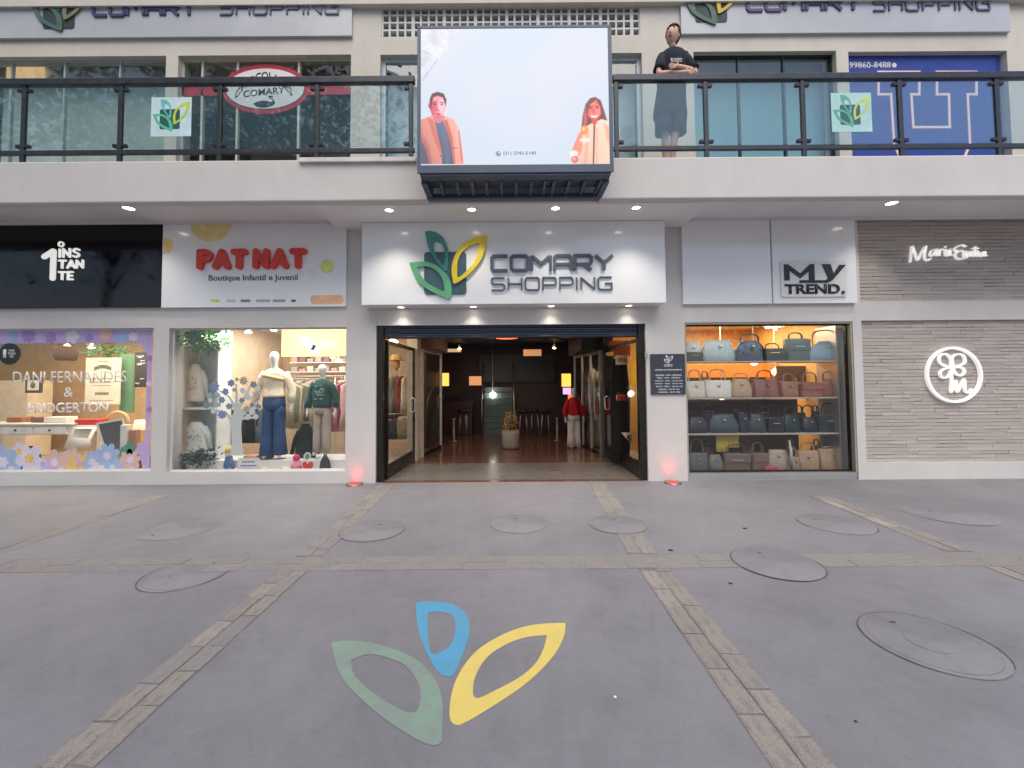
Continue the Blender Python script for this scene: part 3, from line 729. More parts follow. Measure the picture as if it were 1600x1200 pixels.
def side_front(x0, y0, x1, y1, z1, label, kick=.22, post=.05, fm=M_FRAME, mull=2, gm=M_DGLASS, nm='glass_door'):
    d = Vector((x1 - x0, y1 - y0)); L = d.length; d.normalize(); nr = Vector((-d.y, d.x)) * .02
    def qb(a, b, z0, zz, t=1.0):
        p = [Vector((x0, y0)) + d * a, Vector((x0, y0)) + d * b]; n2 = nr * t
        mb = MB(); vs = []
        for z in (z0, zz):
            for q in (p[0] - n2, p[1] - n2, p[1] + n2, p[0] + n2): vs.append((q.x, q.y, z))
        return vs, [(0, 3, 2, 1), (4, 5, 6, 7), (0, 1, 5, 4), (1, 2, 6, 5), (2, 3, 7, 6), (3, 0, 4, 7)]
    f = MB()
    for i in range(mull + 1):
        a = i * (L - post) / mull; f.add(*qb(a, a + post, .006, z1))
        if i < mull:
            b2 = (i + 1) * (L - post) / mull
            f.add(*qb(a + post, b2, z1 - .06, z1, .98))
    o = part(nm, f, fm); o['label'] = label
    for i in range(mull):
        a = i * (L - post) / mull + post; b2 = (i + 1) * (L - post) / mull
        MB().add(*qb(a, b2, .006, kick, .9)).build('kick_plate', M_FRAME, o)
        MB().add(*qb(a, b2, kick, z1 - .06, .2)).build('pane', gm, o)
        mb = MB(); c = Vector((x0, y0)) + d * (b2 - .08) + Vector((.05 if x0 < 0 else -.05, 0))
        mb.tube([(c.x - (.05 if x0 < 0 else -.05), c.y, .95), (c.x, c.y, .97), (c.x, c.y, 1.2), (c.x - (.05 if x0 < 0 else -.05), c.y, 1.22)], .012, 6).build('handle', M_ALU, o)
side_front(gxl, DW + .2, gxl + .08, 8.35, zs0 - .01, 'glass front beside the clothes shop', mull=1)
side_front(gxr, DW + .2, gxr - .12, 8.6, zs0 - .01, 'dark framed glass front beside the bag shop', mull=1, kick=.26)
bx('corridor_column', gxl - .06, gxl + .14, 8.37, 8.72, .004, zc, S('corridor_cream', (206, 190, 168), rough=.5))
side_front(gxl + .16, 8.74, gxl + .36, 9.95, 2.2, 'second glass front of the clothes shop', mull=1, kick=.08, fm=M_CRM)
bx('corridor_soffit', gxl - .06, gxl + .5, 8.73, 10.02, 2.2, zc, S('corridor_tan', (120, 86, 60), rough=.6))
bx('corridor_column', gxr - .14, gxr + .06, 8.62, 8.80, .004, zc, mat('dark_column', (.02, .018, .018), rough=.3))
side_front(gxr - .16, 8.82, gxr - .42, 10.6, 2.15, 'silver framed bright shop front down the corridor', mull=3, kick=.06, fm=M_ALU)
bx('corridor_soffit', gxr - .55, gxr + .06, 8.81, 10.65, 2.16, zc, S('corridor_black', (24, 20, 20), rough=.5))
# ================================================================ brick slips
M_BR = mat('grey_brown_brick', (.47, .42, .385), rough=.9, vary=.12, scale=14, bump=.25, bscale=45, rand=.075)
brick_me = []
for k in range(7):
    b = bmesh.new(); bmesh.ops.create_cube(b, size=1)
    for v in b.verts:
        if v.co.y < 0: v.co += Vector((R(-.01, .01), R(-.05, .05), R(-.08, .08)))
    me = bpy.data.meshes.new('brick'); b.to_mesh(me); b.free(); me.materials.append(M_BR); brick_me.append(me)
def brick_panel(z0, z1, label, rows):
    t = T('brick_wall', label, 'brick wall', (xe0, DW, z0))
    h = (z1 - z0) / rows; xe = 8.35
    for r in range(rows):
        x = xe0 + .002; first = True
        while x < xe:
            L = R(.31, .52) * (R(.3, 1) if first else 1); first = False; e = min(x + L, xe)
            if xe - e < .08: e = xe
            o = bpy.data.objects.new('brick', random.choice(brick_me)); COL.objects.link(o); o.parent = t
            dep = R(.0945, .098)
            o.location = ((x + e) / 2 - xe0, TH - dep / 2 - .001, (r + .5) * h)
            o.scale = (e - x - R(.002, .004), dep, h - R(.002, .0045)); x = e
    o = MB().box(xe, XR, DW + .06, DW + TH - .002, z0 + .001, z1 - .001).build('brick_field', M_BR, t)
brick_panel(zb[2 + 1], zb[2], 'lower grey brown slip brick wall carrying the round flower sign', 40)
brick_panel(zb[1], zb[0] + .1, 'upper grey brown slip brick wall carrying the handwritten shop name', 26)

# ================================================================ lower sign panels
def panel(name, label, cat, rc, D, th, m, bev=.006):
    x0, x1, z0, z1 = rc
    t = T(name, label, cat, ((x0 + x1) / 2, D, z0))
    MB().bbox(x0, x1, D, D + th, z0, z1, bev).build('panel', m, t); return t
# black sign
rc = RC(-420, 341, 253, 482, DW - .05)
t = panel('shop_sign', 'glossy black shop sign with white numeral and three rows of letters', 'shop sign', (rc[0], rc[1], rc[2], zt - .04), DW - .06, .058, M_BLK)
DB = DW - .061
def rl(s, px0, py0, px1, py1, wt, **k):
    x0, x1, z0, z1 = RC(px0, py0, px1, py1, DB); letters(s, x0, x1, z0, z1, DB, .02, wt, M_LETW, t, RNDF, rnd=True, **k)
rl('INS', 93, 388, 126, 403, .19, gap=.36); rl('TAN', 92, 406, 132, 420, .20, gap=.22); rl('TE', 92, 424, 116, 438, .20, gap=.30)
rl('1', 66, 388, 89, 439, .155)
cx, cz = P(96.5, 382, DB); MB().annulus([(cx + .045 * math.cos(a * .39), cz + .045 * math.sin(a * .39)) for a in range(16)], [(cx + .028 * math.cos(a * .39), cz + .028 * math.sin(a * .39)) for a in range(16)], DB - .02, DB).build('ring', M_LETW, t)
# boutique sign
rc = RC(254, 335, 541, 480, DW - .05)
t = panel('shop_sign', 'white boutique sign with puffy red letters and pastel dots', 'shop sign', (rc[0], rc[1], rc[2], zt - .04), DW - .06, .058, M_WHT)
M_RED = S('puffy_red', (214, 56, 44), rough=.3)
def lt(s, px0, py0, px1, py1, **k):
    x0, x1, z0, z1 = RC(px0, py0, px1, py1, DB); letters(s, x0, x1, z0, z1, DB, .05, .30, M_RED, t, RNDF, rnd=True, **k)
lt('PAT', 310, 390, 389, 422, gap=.42); lt('NAT', 397, 389, 481, 421, gap=.42)
x0, x1, z0, z1 = RC(326, 429, 465, 441, DB); text('Boutique Infantil e Juvenil', x0, x1, z0, z1, DB, M_GREYL, t, bold=.012)
def dot(px, py, rpx, rgb, clipx=None, rx=None):
    r = rpx * DB / FPX; cx, cz = P(px, py, DB); pts = [(cx + (rx or 1) * r * math.cos(i * .2618), min(cz + r * math.sin(i * .2618), zt - .05)) for i in range(24)]
    xa, xb = RC(254, 400, 541, 400, DB)[:2]
    pts = [(min(max(p[0], xa + .01), xb - .01), p[1]) for p in pts]
    MB().poly(pts, DB - .0015, DB).build('printed_dot', S('dot_%d_%d_%d' % rgb, rgb, rough=.25), t)
dot(330, 345, 34, (236, 218, 150)); dot(258, 384, 13, (240, 206, 138)); dot(511, 416, 11, (222, 226, 140)); dot(478, 424, 14, (232, 232, 238))
xa, xb, z0, z1 = RC(485, 461, 538, 475, DB); MB().poly(rounded(xa, xb, z0, z1, .06), DB - .0015, DB).build('printed_bar', S('peach_bar', (244, 190, 150), rough=.25), t)
for px, wd, c in ((329, 14, (208, 216, 70)), (354, 14, (190, 196, 204)), (376, 15, (120, 132, 150)), (400, 22, (168, 176, 186)), (426, 20, (150, 158, 170)), (455, 7, (90, 100, 116))):
    xa, xb, z0, z1 = RC(px, 468, px + wd, 472, DB); MB().poly(rounded(xa, xb, z0, z1, .008, 2), DB - .001, DB).build('small_print', S('print_%d' % c[0], c), t)
# main sign box
DSF = DS
rc = RC(565, 352, 1040, 475, DSF)
t = T('shop_sign', 'big white lit sign box with three-leaf emblem over the entrance', 'shop sign', ((rc[0] + rc[1]) / 2, DSF, rc[2]))
MB().bbox(rc[0], rc[1], DSF, DW - .002, rc[2], ZS - .001, .008).build('box', M_WHT, t)
lx, lz = P(640, 467.5, DSF); lxx = P(761, 467, DSF)[0]
logo(lx, lz, lxx - lx, DSF - .001, .03, t)
a = RC(766, 398, 959, 425, DSF); letters('COMARY', a[0], a[1], a[2], a[3], DSF - .001, .035, .17, M_GREYL, t, gap=.24)
a = RC(767, 433, 957, 454, DSF); letters('SHOPPING', a[0], a[1], a[2], a[3], DSF - .001, .025, .095, M_GREYL, t, gap=.28)
SIGN_Z0 = rc[2]
# white panels to the bag shop
DB = DW - .061
rc = RC(1066, 335, 1204, 474, DW - .05); rc2 = RC(1206, 335, 1337, 474, DW - .05)
t = T('shop_sign', 'white two panel fascia sign with dark lettering plate over the handbag window', 'shop sign', (rc[0], DW, rc[2]))
for q in (rc, rc2): MB().bbox(q[0], q[1] - .004, DW - .06, DW - .002, rc2[2], zt - .04, .004).build('panel', M_WHT, t)
x0, x1, z0, z1 = RC(1219, 408, 1322, 464, DB)
MB().poly(rounded(x0, x1, z0, z1, .04), DB - .022, DB).build('plate', M_WHT2, t)
DP = DB - .022; M_INK = S('sign_ink', (34, 36, 46), rough=.35)
A = RC(1225, 413, 1272, 438, DP)
mm = lambda p: (A[0] + (A[1] - A[0]) * p[0], A[2] + (A[3] - A[2]) * p[1])
MB().poly([mm(p) for p in [(0, 0), (0, 1), (.13, 1), (.53, .42), (.86, 1), (1, 1), (1, 0), (.82, 0), (.82, .55), (.53, .12), (.17, .62), (.17, 0)]], DP - .012, DP).build('letter', M_INK, t)
q = [P(x, y, DP) for x, y in [(1284, 413), (1297, 413), (1302, 428), (1311, 414), (1321, 414), (1300, 438), (1292, 442), (1249, 442), (1249, 438), (1289, 438), (1294, 435)]]
MB().poly(q, DP - .012, DP).build('letter', M_INK, t)
x0, x1, z0, z1 = RC(1226, 444, 1312, 459, DP); text('TREND', x0, x1, z0, z1, DP, M_INK, t, bold=.03, depth=.012)
cx, cz = P(1317, 457, DP); MB().poly([(cx + .028 * math.cos(i * .52), cz + .028 * math.sin(i * .52)) for i in range(12)], DP - .012, DP).build('dot', S('sign_dot', (70, 74, 84)), t)
# handwritten sign on bricks
DBK = DW + .035; M_WL = glow('lit_white_script', (255, 253, 250), .30)
t = T('shop_sign', 'glowing white handwritten shop name on the upper brick wall', 'shop sign', (P(1478, 397, DBK)[0], DBK, P(1478, 412, DBK)[1]))
scr = {  # photo points of each stroke, at 4x from (1200, 270)
 'M': [[(890, 464), (880, 560)], [(893, 464), (908, 500), (926, 548), (950, 500), (976, 464), (970, 510), (970, 538), (986, 552), (1004, 540)]],
 'a': [[(1045, 480), (1012, 490), (1003, 515), (1020, 522), (1042, 490), (1045, 516), (1052, 520)]],
 'r': [[(1062, 482), (1062, 520)], [(1062, 496), (1076, 481), (1088, 484)]], 'i': [[(1098, 482), (1098, 520)]],
 'a2': [[(1130, 480), (1110, 490), (1104, 514), (1117, 521), (1128, 492), (1131, 516), (1138, 518)]],
 'E': [[(1224, 464), (1200, 455), (1166, 468), (1155, 482), (1170, 492), (1206, 490)], [(1182, 494), (1160, 512), (1166, 534), (1190, 542), (1230, 534)]],
 'm': [[(1213, 496), (1214, 528)], [(1214, 510), (1227, 496), (1235, 526)], [(1236, 510), (1249, 496), (1256, 524)]],
 'i2': [[(1271, 492), (1272, 524)]], 'l': [[(1285, 465), (1286, 524)]], 'i3': [[(1300, 492), (1304, 525)]],
 'a3': [[(1346, 496), (1324, 500), (1316, 517), (1328, 526), (1345, 502), (1347, 520), (1356, 522)]],
 'dots': [[(1098, 464), (1100, 467)], [(1269, 474), (1271, 477)], [(1299, 474), (1301, 477)]]}
for k, st in scr.items():
    mb = MB()
    for i, s in enumerate(st):
        q = [P(1200 + x / 4.0, 270 + y / 4.0, DBK) for x, y in s]
        q = [tuple(v) for v in curve_open(q, 5)] if len(q) > 3 else q
        mb.ribbon(q, .019 if k in 'ME' else .0135, DBK - .04 - i * .001, DBK - .005, 0, True)
    mb.build('letter', M_WL, t)
# round flower sign
t = T('shop_sign', 'round white outline sign with a flower and letter on the lower brick wall', 'shop sign', (P(1487, 585, DBK)[0], DBK, P(1487, 628, DBK)[1]))
cx, cz = P(1487, 585.5, DBK); r0 = 43.5 * DBK / FPX
cir = lambda r: [(cx + r * math.cos(i * math.pi / 32), cz + r * math.sin(i * math.pi / 32)) for i in range(64)]
MB().annulus(cir(r0), cir(r0 - .034), DBK - .05, DBK - .004).build('ring', M_WL, t)
zq = lambda l: [P(1330 + x / 2.667, 320 + y / 2.667, DBK) for x, y in l]
for l in ([(410, 672), (385, 672), (360, 655), (362, 630), (385, 622), (405, 640), (410, 668)], [(416, 668), (412, 640), (430, 624), (458, 628), (465, 655), (445, 670), (418, 673)],
          [(418, 680), (450, 678), (464, 695), (448, 712), (430, 705), (416, 684)], [(408, 680), (380, 684), (362, 700), (372, 720), (395, 716), (410, 690)]):
    MB().ribbon([tuple(v) for v in curve_open(zq(l), 5)], .022, DBK - .045, DBK - .004, 0, True).build('petal', M_WL, t)
MB().ribbon([tuple(v) for v in curve_open(zq([(410, 690), (410, 735), (408, 778), (428, 735), (434, 778), (462, 728), (466, 772), (482, 784), (492, 768)]), 5)], .020, DBK - .0465, DBK - .004, 0, True).build('letter', M_WL, t)

# ================================================================ upper sign panels
def upper_sign(px0, px1, pyb, label, logo_px, com, shp):
    D = DU - .05
    x0, x1, z0, z1 = RC(px0, -80, px1, pyb, D)
    t = panel('shop_sign', label, 'shop sign', (x0, x1, z0, z0 + 1.35), D, .048, M_UPSIGN, .004)
    a, b = P(*logo_px[0], D), P(*logo_px[1], D)
    logo(a[0], a[1], b[0] - a[0], D - .001, .02, t, (S('dark_square', (44, 54, 60)), S('muted_teal', (76, 106, 100)), S('muted_green', (70, 104, 88)), logo_px[2]))
    q = RC(*com, D); letters('COMARY', q[0], q[1], q[2], q[3], D - .001, .02, .155, M_PURP, t, gap=.24)
    q = RC(*shp, D); letters('SHOPPING', q[0], q[1], q[2], q[3], D - .001, .02, .10, M_UPG, t, gap=.3)
M_UPSIGN = mat('upper_sign_white', (.47, .485, .515), rough=.35, vary=.16, scale=.5); M_PURP = S('purple_navy', (58, 52, 100), rough=.4); M_UPG = S('upper_grey', (84, 88, 112), rough=.4)
upper_sign(-90, 550, 58, 'long pale sign panel above the window with the swan sign', ((50, 50), (140, 50), S('muted_yellow', (128, 124, 92))), (145, -3, 310, 27), (343, 1, 530, 24))
upper_sign(1063, 1576, 51, 'long pale sign panel above the blue poster window', ((1070, 40), (1160, 40), S('upper_yellow', (206, 178, 60))), (1165, -11, 1347, 19), (1362, -6, 1546, 18))

# ================================================================ glass railing
tz0, tz1 = P(400, 132, DR)[1], P(400, 121.5, DR)[1]; bz0, bz1 = P(400, 240, DR)[1], P(400, 233, DR)[1]
def railing(x0, x1, posts, label):
    t = T('glass_railing', label, 'railing', (x0, DR, ZP), 'balcony railings')
    MB().bbox(x0, x1, DR - .03, DR + .05, tz0, tz1, .012).build('top_rail', M_RAIL, t)
    MB().bbox(x0, x1, DR - .015, DR + .03, bz0, bz1, .006).build('bottom_rail', M_RAIL, t)
    proto = None
    for p in posts:
        if proto is None:
            proto = MB().bbox(p - .028, p + .028, DR - .012, DR + .028, ZP - .0, tz0 + .003, .006).build('post', M_RAIL, t)
            proto.data.transform(Matrix.Translation(Vector((-(p - x0), 0, 0)))); proto.location.x = p - x0
        else:
            o = proto.copy(); COL.objects.link(o); o.location.x = p - x0
    ends = [x0 - .02] + list(posts) + [x1 + .02]
    cl = None
    for a, b in zip(ends, ends[1:]):
        if b - a < .2: continue
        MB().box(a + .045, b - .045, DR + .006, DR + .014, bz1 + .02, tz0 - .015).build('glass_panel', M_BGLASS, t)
        for xx in (a + .06, b - .06):
            for z in (bz1 + .06, tz0 - .06):
                if cl is None:
                    cl = MB().bbox(-.032, .032, -.012, .032, -.022, .022, .006).build('clamp', M_DARK, t, keep=True); q = cl
                else: q = cl.copy(); COL.objects.link(q)
                q.location = (xx - x0, 0, z - ZP)
rp = lambda px: P(px, 180, DR)[0]
railing(-7.95, rp(648), [rp(-120), rp(37), rp(188), rp(343), rp(495), rp(642)], 'dark grey glass railing between the swan sign side and the LED screen')
railing(rp(958), 8.2, [rp(963), rp(1103), rp(1255), rp(1407), rp(1559), rp(1712)], 'dark grey glass railing with the person leaning on it')
def sticker(px0, py0, px1, py1, label, cols):
    D = DR + .003; x0, x1, z0, z1 = RC(px0, py0, px1, py1, D)
    t = T('square_sticker', label, 'sticker', ((x0 + x1) / 2, D, z0), 'square stickers on the balcony glass')
    MB().box(x0, x1, D, D + .002, z0, z1).build('sheet', cols[4], t)
    w_ = (x1 - x0) * .92; logo(x0 + (x1 - x0) * .04, z0 + (z1 - z0) * .13, w_, D - .0002, .0012, t, cols[:4])
sticker(236, 152, 299, 213, 'pale square leaf sticker on the glass before the pillar next to the swan window',
        (S('st_sq', (30, 84, 88)), S('st_teal', (110, 196, 190)), S('st_green', (84, 196, 150)), S('st_yel', (196, 214, 60)), S('st_sheet', (206, 230, 236), rough=.35)))
sticker(1299, 145, 1362, 206, 'greenish square leaf sticker on the glass before the blue poster',
        (S('st2_sq', (52, 104, 112)), S('st2_teal', (104, 176, 160)), S('st2_green', (100, 176, 150)), S('st2_yel', (196, 210, 100)), S('st2_sheet', (178, 218, 214), rough=.35)))
x0, x1, z0, z1 = RC(467, 246, 650, 253, DF - .03)
tag(MB().bbox(x0, x1, DF - .045, DF - .001, z0, z1, .006).build('cable_duct', S('duct_white', (214, 208, 204), rough=.5)), 'white cable duct fixed along the balcony edge beside the screen', 'cable duct')

# ================================================================ LED screen
x0, x1, z0, z1 = RC(652, 40, 957, 270, DL)
t = T('led_screen', 'bright LED advertising screen showing a man and a woman, mounted on the balcony', 'LED screen', ((x0 + x1) / 2, DL, z0))
M_CAB = mat('screen_cabinet', (.07, .09, .13), rough=.45, metal=.2)
MB().bbox(x0, x1, DL + .012, DF - .08, z0 + .045, z1, .012).build('cabinet', M_CAB, t)
sx0, sx1, sz0, sz1 = RC(657.5, 44.5, 951, 257, DL)
fr = MB()
for q in ((x0, x1, sz1 + .002, z1 + .002), (x0, x1, z0, sz0 - .002)): fr.bbox(q[0], q[1], DL - .006, DL + .011, q[2], q[3], .004)
for q in ((x0, sx0 - .002), (sx1 + .002, x1)): fr.box(q[0], q[1], DL - .005, DL + .010, sz0 - .001, sz1 + .001)
fr.build('bezel', M_CAB, t)
def led(name, rgb, es=1.0):
    m = glow('led_' + name, rgb, es * .72); tt = m.node_tree; b = tt.nodes['Principled BSDF']
    tc = tt.nodes.new('ShaderNodeTexCoord'); n = tt.nodes.new('ShaderNodeTexNoise'); n.inputs['Scale'].default_value = 7; n.inputs['Detail'].default_value = 2
    tt.links.new(tc.outputs['Object'], n.inputs['Vector']); cr = tt.nodes.new('ShaderNodeValToRGB'); q = lin(rgb)
    cr.color_ramp.elements[0].position = .34; cr.color_ramp.elements[0].color = (*[v * .84 for v in q], 1); cr.color_ramp.elements[1].position = .62; cr.color_ramp.elements[1].color = (*[min(1, v * 1.08) for v in q], 1)
    tt.links.new(n.outputs[0], cr.inputs[0]); tt.links.new(cr.outputs[0], b.inputs['Emission Color']); b.inputs['Base Color'].default_value = (.02, .02, .02, 1)
    for l in list(b.inputs['Base Color'].links): tt.links.remove(l)
    return m
def ledmat():
    m = bpy.data.materials.new('led_picture'); m.use_nodes = True; tt = m.node_tree; b = tt.nodes['Principled BSDF']
    tc = tt.nodes.new('ShaderNodeTexCoord'); n = tt.nodes.new('ShaderNodeTexNoise'); n.inputs['Scale'].default_value = .9; n.inputs['Detail'].default_value = 1
    tt.links.new(tc.outputs['Object'], n.inputs['Vector']); cr = tt.nodes.new('ShaderNodeValToRGB')
    cr.color_ramp.elements[0].position = .38; cr.color_ramp.elements[0].color = (*lin((216, 230, 244)), 1); cr.color_ramp.elements[1].position = .62; cr.color_ramp.elements[1].color = (*lin((230, 230, 246)), 1)
    tt.links.new(n.outputs[0], cr.inputs[0]); tt.links.new(cr.outputs[0], b.inputs['Emission Color']); b.inputs['Emission Strength'].default_value = LEDS
    b.inputs['Base Color'].default_value = (.02, .02, .02, 1); b.inputs['Roughness'].default_value = .5
    return m
LEDS = .58
MB().box(sx0, sx1, DL, DL + .01, sz0, sz1).build('display', ledmat(), t)
sp = lambda l: [P(630 + x / 4, 20 + y / 4, DL) for x, y in l]
def shape(mb, l, lay, m, sm=True):
    q = sp(l); q = smooth_closed(q, 40) if sm else q
    q = [(min(max(p[0], sx0 + .002), sx1 - .002), max(p[1], sz0 + .002)) for p in q]
    mb.poly(q, DL - .0006 * lay - .0004, DL - .0002, m)
ell = lambda cx, cy, rx, ry: [(cx + rx * math.cos(i * .5236), cy + ry * math.sin(i * .5236)) for i in range(12)]
LM = [led('skin', (250, 130, 150), .8), led('skin_light', (255, 196, 206), .85), led('hair', (110, 62, 74), .5), led('jacket', (246, 158, 138), .8), led('jacket_dark', (206, 106, 98), .7), led('shirt', (94, 104, 136), .5), led('cream', (255, 214, 188), .85),
      led('skin_red', (250, 110, 104), .8), led('hair_brown', (128, 76, 76), .5), led('pale', (206, 212, 234), .8), led('white', (246, 246, 252), .9), led('ink', (110, 118, 140), .6), led('orange', (255, 150, 90), .9), led('mist', (230, 232, 246), .80)]
import numpy as np
def picture(name, x0, y0, x1, y1, layers, step=2.0):
    """what the screen shows: a soft edged portrait, its colours stored point by point like the pixels of the panel"""
    nx, ny = int((x1 - x0) / step) + 1, int((y1 - y0) / step) + 1
    X, Y = np.meshgrid(x0 + np.arange(nx) * step, y0 + np.arange(ny) * step)
    colr = np.zeros((ny, nx, 3)); colr[:] = np.array((222, 230, 244)) / 255.0; cover = np.zeros((ny, nx))
    for pts, rgb, soft, grad in layers:
        pts = np.array(pts, float); n = len(pts); ins = np.zeros((ny, nx), bool); dist = np.full((ny, nx), 1e9)
        for k in range(n):
            (ax, ay), (bx_, by_) = pts[k], pts[(k + 1) % n]
            crs = ((ay > Y) != (by_ > Y)) & (X < (bx_ - ax) * (Y - ay) / ((by_ - ay) if by_ != ay else 1e-9) + ax); ins ^= crs
            ex, ey = bx_ - ax, by_ - ay; tt = np.clip(((X - ax) * ex + (Y - ay) * ey) / max(ex * ex + ey * ey, 1e-9), 0, 1)
            dist = np.minimum(dist, np.hypot(X - ax - tt * ex, Y - ay - tt * ey))
        sdist = np.where(ins, dist, -dist); al = np.clip(sdist / (2 * soft) + .5, 0, 1); al = al * al * (3 - 2 * al)
        base = np.array(rgb[:3]) / 255.0; sh = 1 + grad[0] * (X - pts[:, 0].mean()) / 100 + grad[1] * (Y - pts[:, 1].mean()) / 100
        al = al * (rgb[3] if len(rgb) > 3 else 1)
        colr = colr * (1 - al[..., None]) + np.clip(base[None, None] * sh[..., None], 0, 1) * al[..., None]; cover = np.maximum(cover, al)
    vs_, fs = [], []
    for r in range(ny):
        for q in range(nx):
            p = P(630 + X[r, q] / 4, 20 + Y[r, q] / 4, DL); vs_.append((min(max(p[0], sx0 + .001), sx1 - .001), DL - .0008, min(max(p[1], sz0 + .001), sz1)))
    for r in range(ny - 1):
        for q in range(nx - 1):
            if cover[r:r + 2, q:q + 2].max() > .03: fs.append((r * nx + q, r * nx + q + 1, (r + 1) * nx + q + 1, (r + 1) * nx + q))
    me = bpy.data.meshes.new(name); me.from_pydata(vs_, [], fs)
    lc = np.where(colr <= .04045, colr / 12.92, ((colr + .055) / 1.055) ** 2.4).reshape(-1, 3)
    at = me.color_attributes.new('picture', 'FLOAT_COLOR', 'POINT'); at.data.foreach_set('color', np.concatenate([lc, np.ones((len(lc), 1))], 1).astype(np.float32).ravel())
    if 'led_portrait' not in MATS:
        m = bpy.data.materials.new('led_portrait'); m.use_nodes = True; tt = m.node_tree; bb_ = tt.nodes['Principled BSDF']; an = tt.nodes.new('ShaderNodeAttribute'); an.attribute_name = 'picture'
        tt.links.new(an.outputs['Color'], bb_.inputs['Emission Color']); bb_.inputs['Emission Strength'].default_value = .62; bb_.inputs['Base Color'].default_value = (.02, .02, .02, 1); MATS['led_portrait'] = m
    link_mesh(name, me, t, MATS['led_portrait'])
el_ = lambda cx, cy, rx, ry, n=20: [(cx + rx * math.cos(k * 6.2832 / n), cy + ry * math.sin(k * 6.2832 / n)) for k in range(n)]
Z = (0, 0)
picture('man_picture', 104, 480, 396, 946, [
 ([(90, 676), (140, 656), (186, 640), (250, 640), (318, 668), (346, 716), (366, 820), (384, 980), (90, 980)], (244, 160, 144), 2.5, (.10, -.05)),
 ([(90, 740), (130, 790), (160, 850), (186, 980), (90, 980)], (92, 88, 112), 5, Z), ([(104, 690), (122, 760), (160, 820), (190, 960), (168, 960), (140, 850), (100, 780)], (206, 112, 104, .8), 8, Z),
 ([(196, 672), (246, 668), (292, 780), (322, 980), (246, 980), (240, 880)], (90, 98, 128), 3, (.0, -.10)), ([(240, 690), (262, 700), (300, 900), (290, 980), (262, 980)], (112, 120, 150, .5), 10, Z),
 ([(150, 656), (186, 670), (220, 780), (246, 892), (236, 900), (196, 800), (170, 720)], (214, 118, 108), 5, Z), ([(252, 672), (276, 670), (310, 780), (330, 960), (322, 960), (292, 800)], (206, 110, 102), 5, Z),
 ([(344, 740), (352, 740), (372, 930), (362, 930)], (200, 104, 98, .8), 5, Z), ([(330, 700), (342, 740), (346, 860), (336, 860), (328, 760)], (255, 190, 172, .7), 8, Z), ([(300, 846), (340, 840), (341, 848), (302, 854)], (190, 96, 94, .8), 2.5, Z), (el_(234, 896, 5, 5), (110, 60, 66), 2, Z),
 ([(184, 620), (252, 620), (258, 668), (222, 692), (188, 674)], (232, 130, 140), 4, Z), ([(180, 618), (252, 616), (244, 652), (206, 656)], (186, 76, 92, .8), 8, Z),
 (el_(163, 580, 8, 17), (226, 100, 116), 2.5, Z), (el_(216, 578, 52, 76), (244, 122, 142), 3, (.14, .03)), (el_(240, 590, 26, 54), (255, 206, 214, .9), 14, Z), (el_(216, 534, 36, 16), (255, 190, 200, .6), 9, Z),
 (el_(186, 600, 14, 44), (206, 84, 104, .7), 10, Z), ([(168, 600), (166, 540), (180, 506), (216, 494), (254, 506), (270, 544), (268, 580), (258, 556), (250, 530), (216, 518), (188, 528), (180, 560), (174, 604)], (88, 52, 60), 5, Z),
 ([(186, 562), (208, 557), (210, 562), (188, 568)], (104, 46, 58), 3, Z), ([(228, 557), (254, 561), (252, 567), (230, 563)], (120, 56, 66), 3, Z), (el_(199, 574, 9, 3.5), (78, 36, 48), 2.5, Z), (el_(241, 574, 8, 3.5), (92, 44, 54), 2.5, Z),
 ([(210, 572), (216, 600), (206, 612), (204, 602)], (206, 80, 104, .9), 5, Z), (el_(219, 610, 12, 5), (214, 90, 110, .8), 4, Z), ([(200, 632), (222, 628), (242, 632), (224, 642)], (190, 70, 88), 3, Z), (el_(222, 650, 20, 5), (224, 100, 120, .7), 5, Z)])
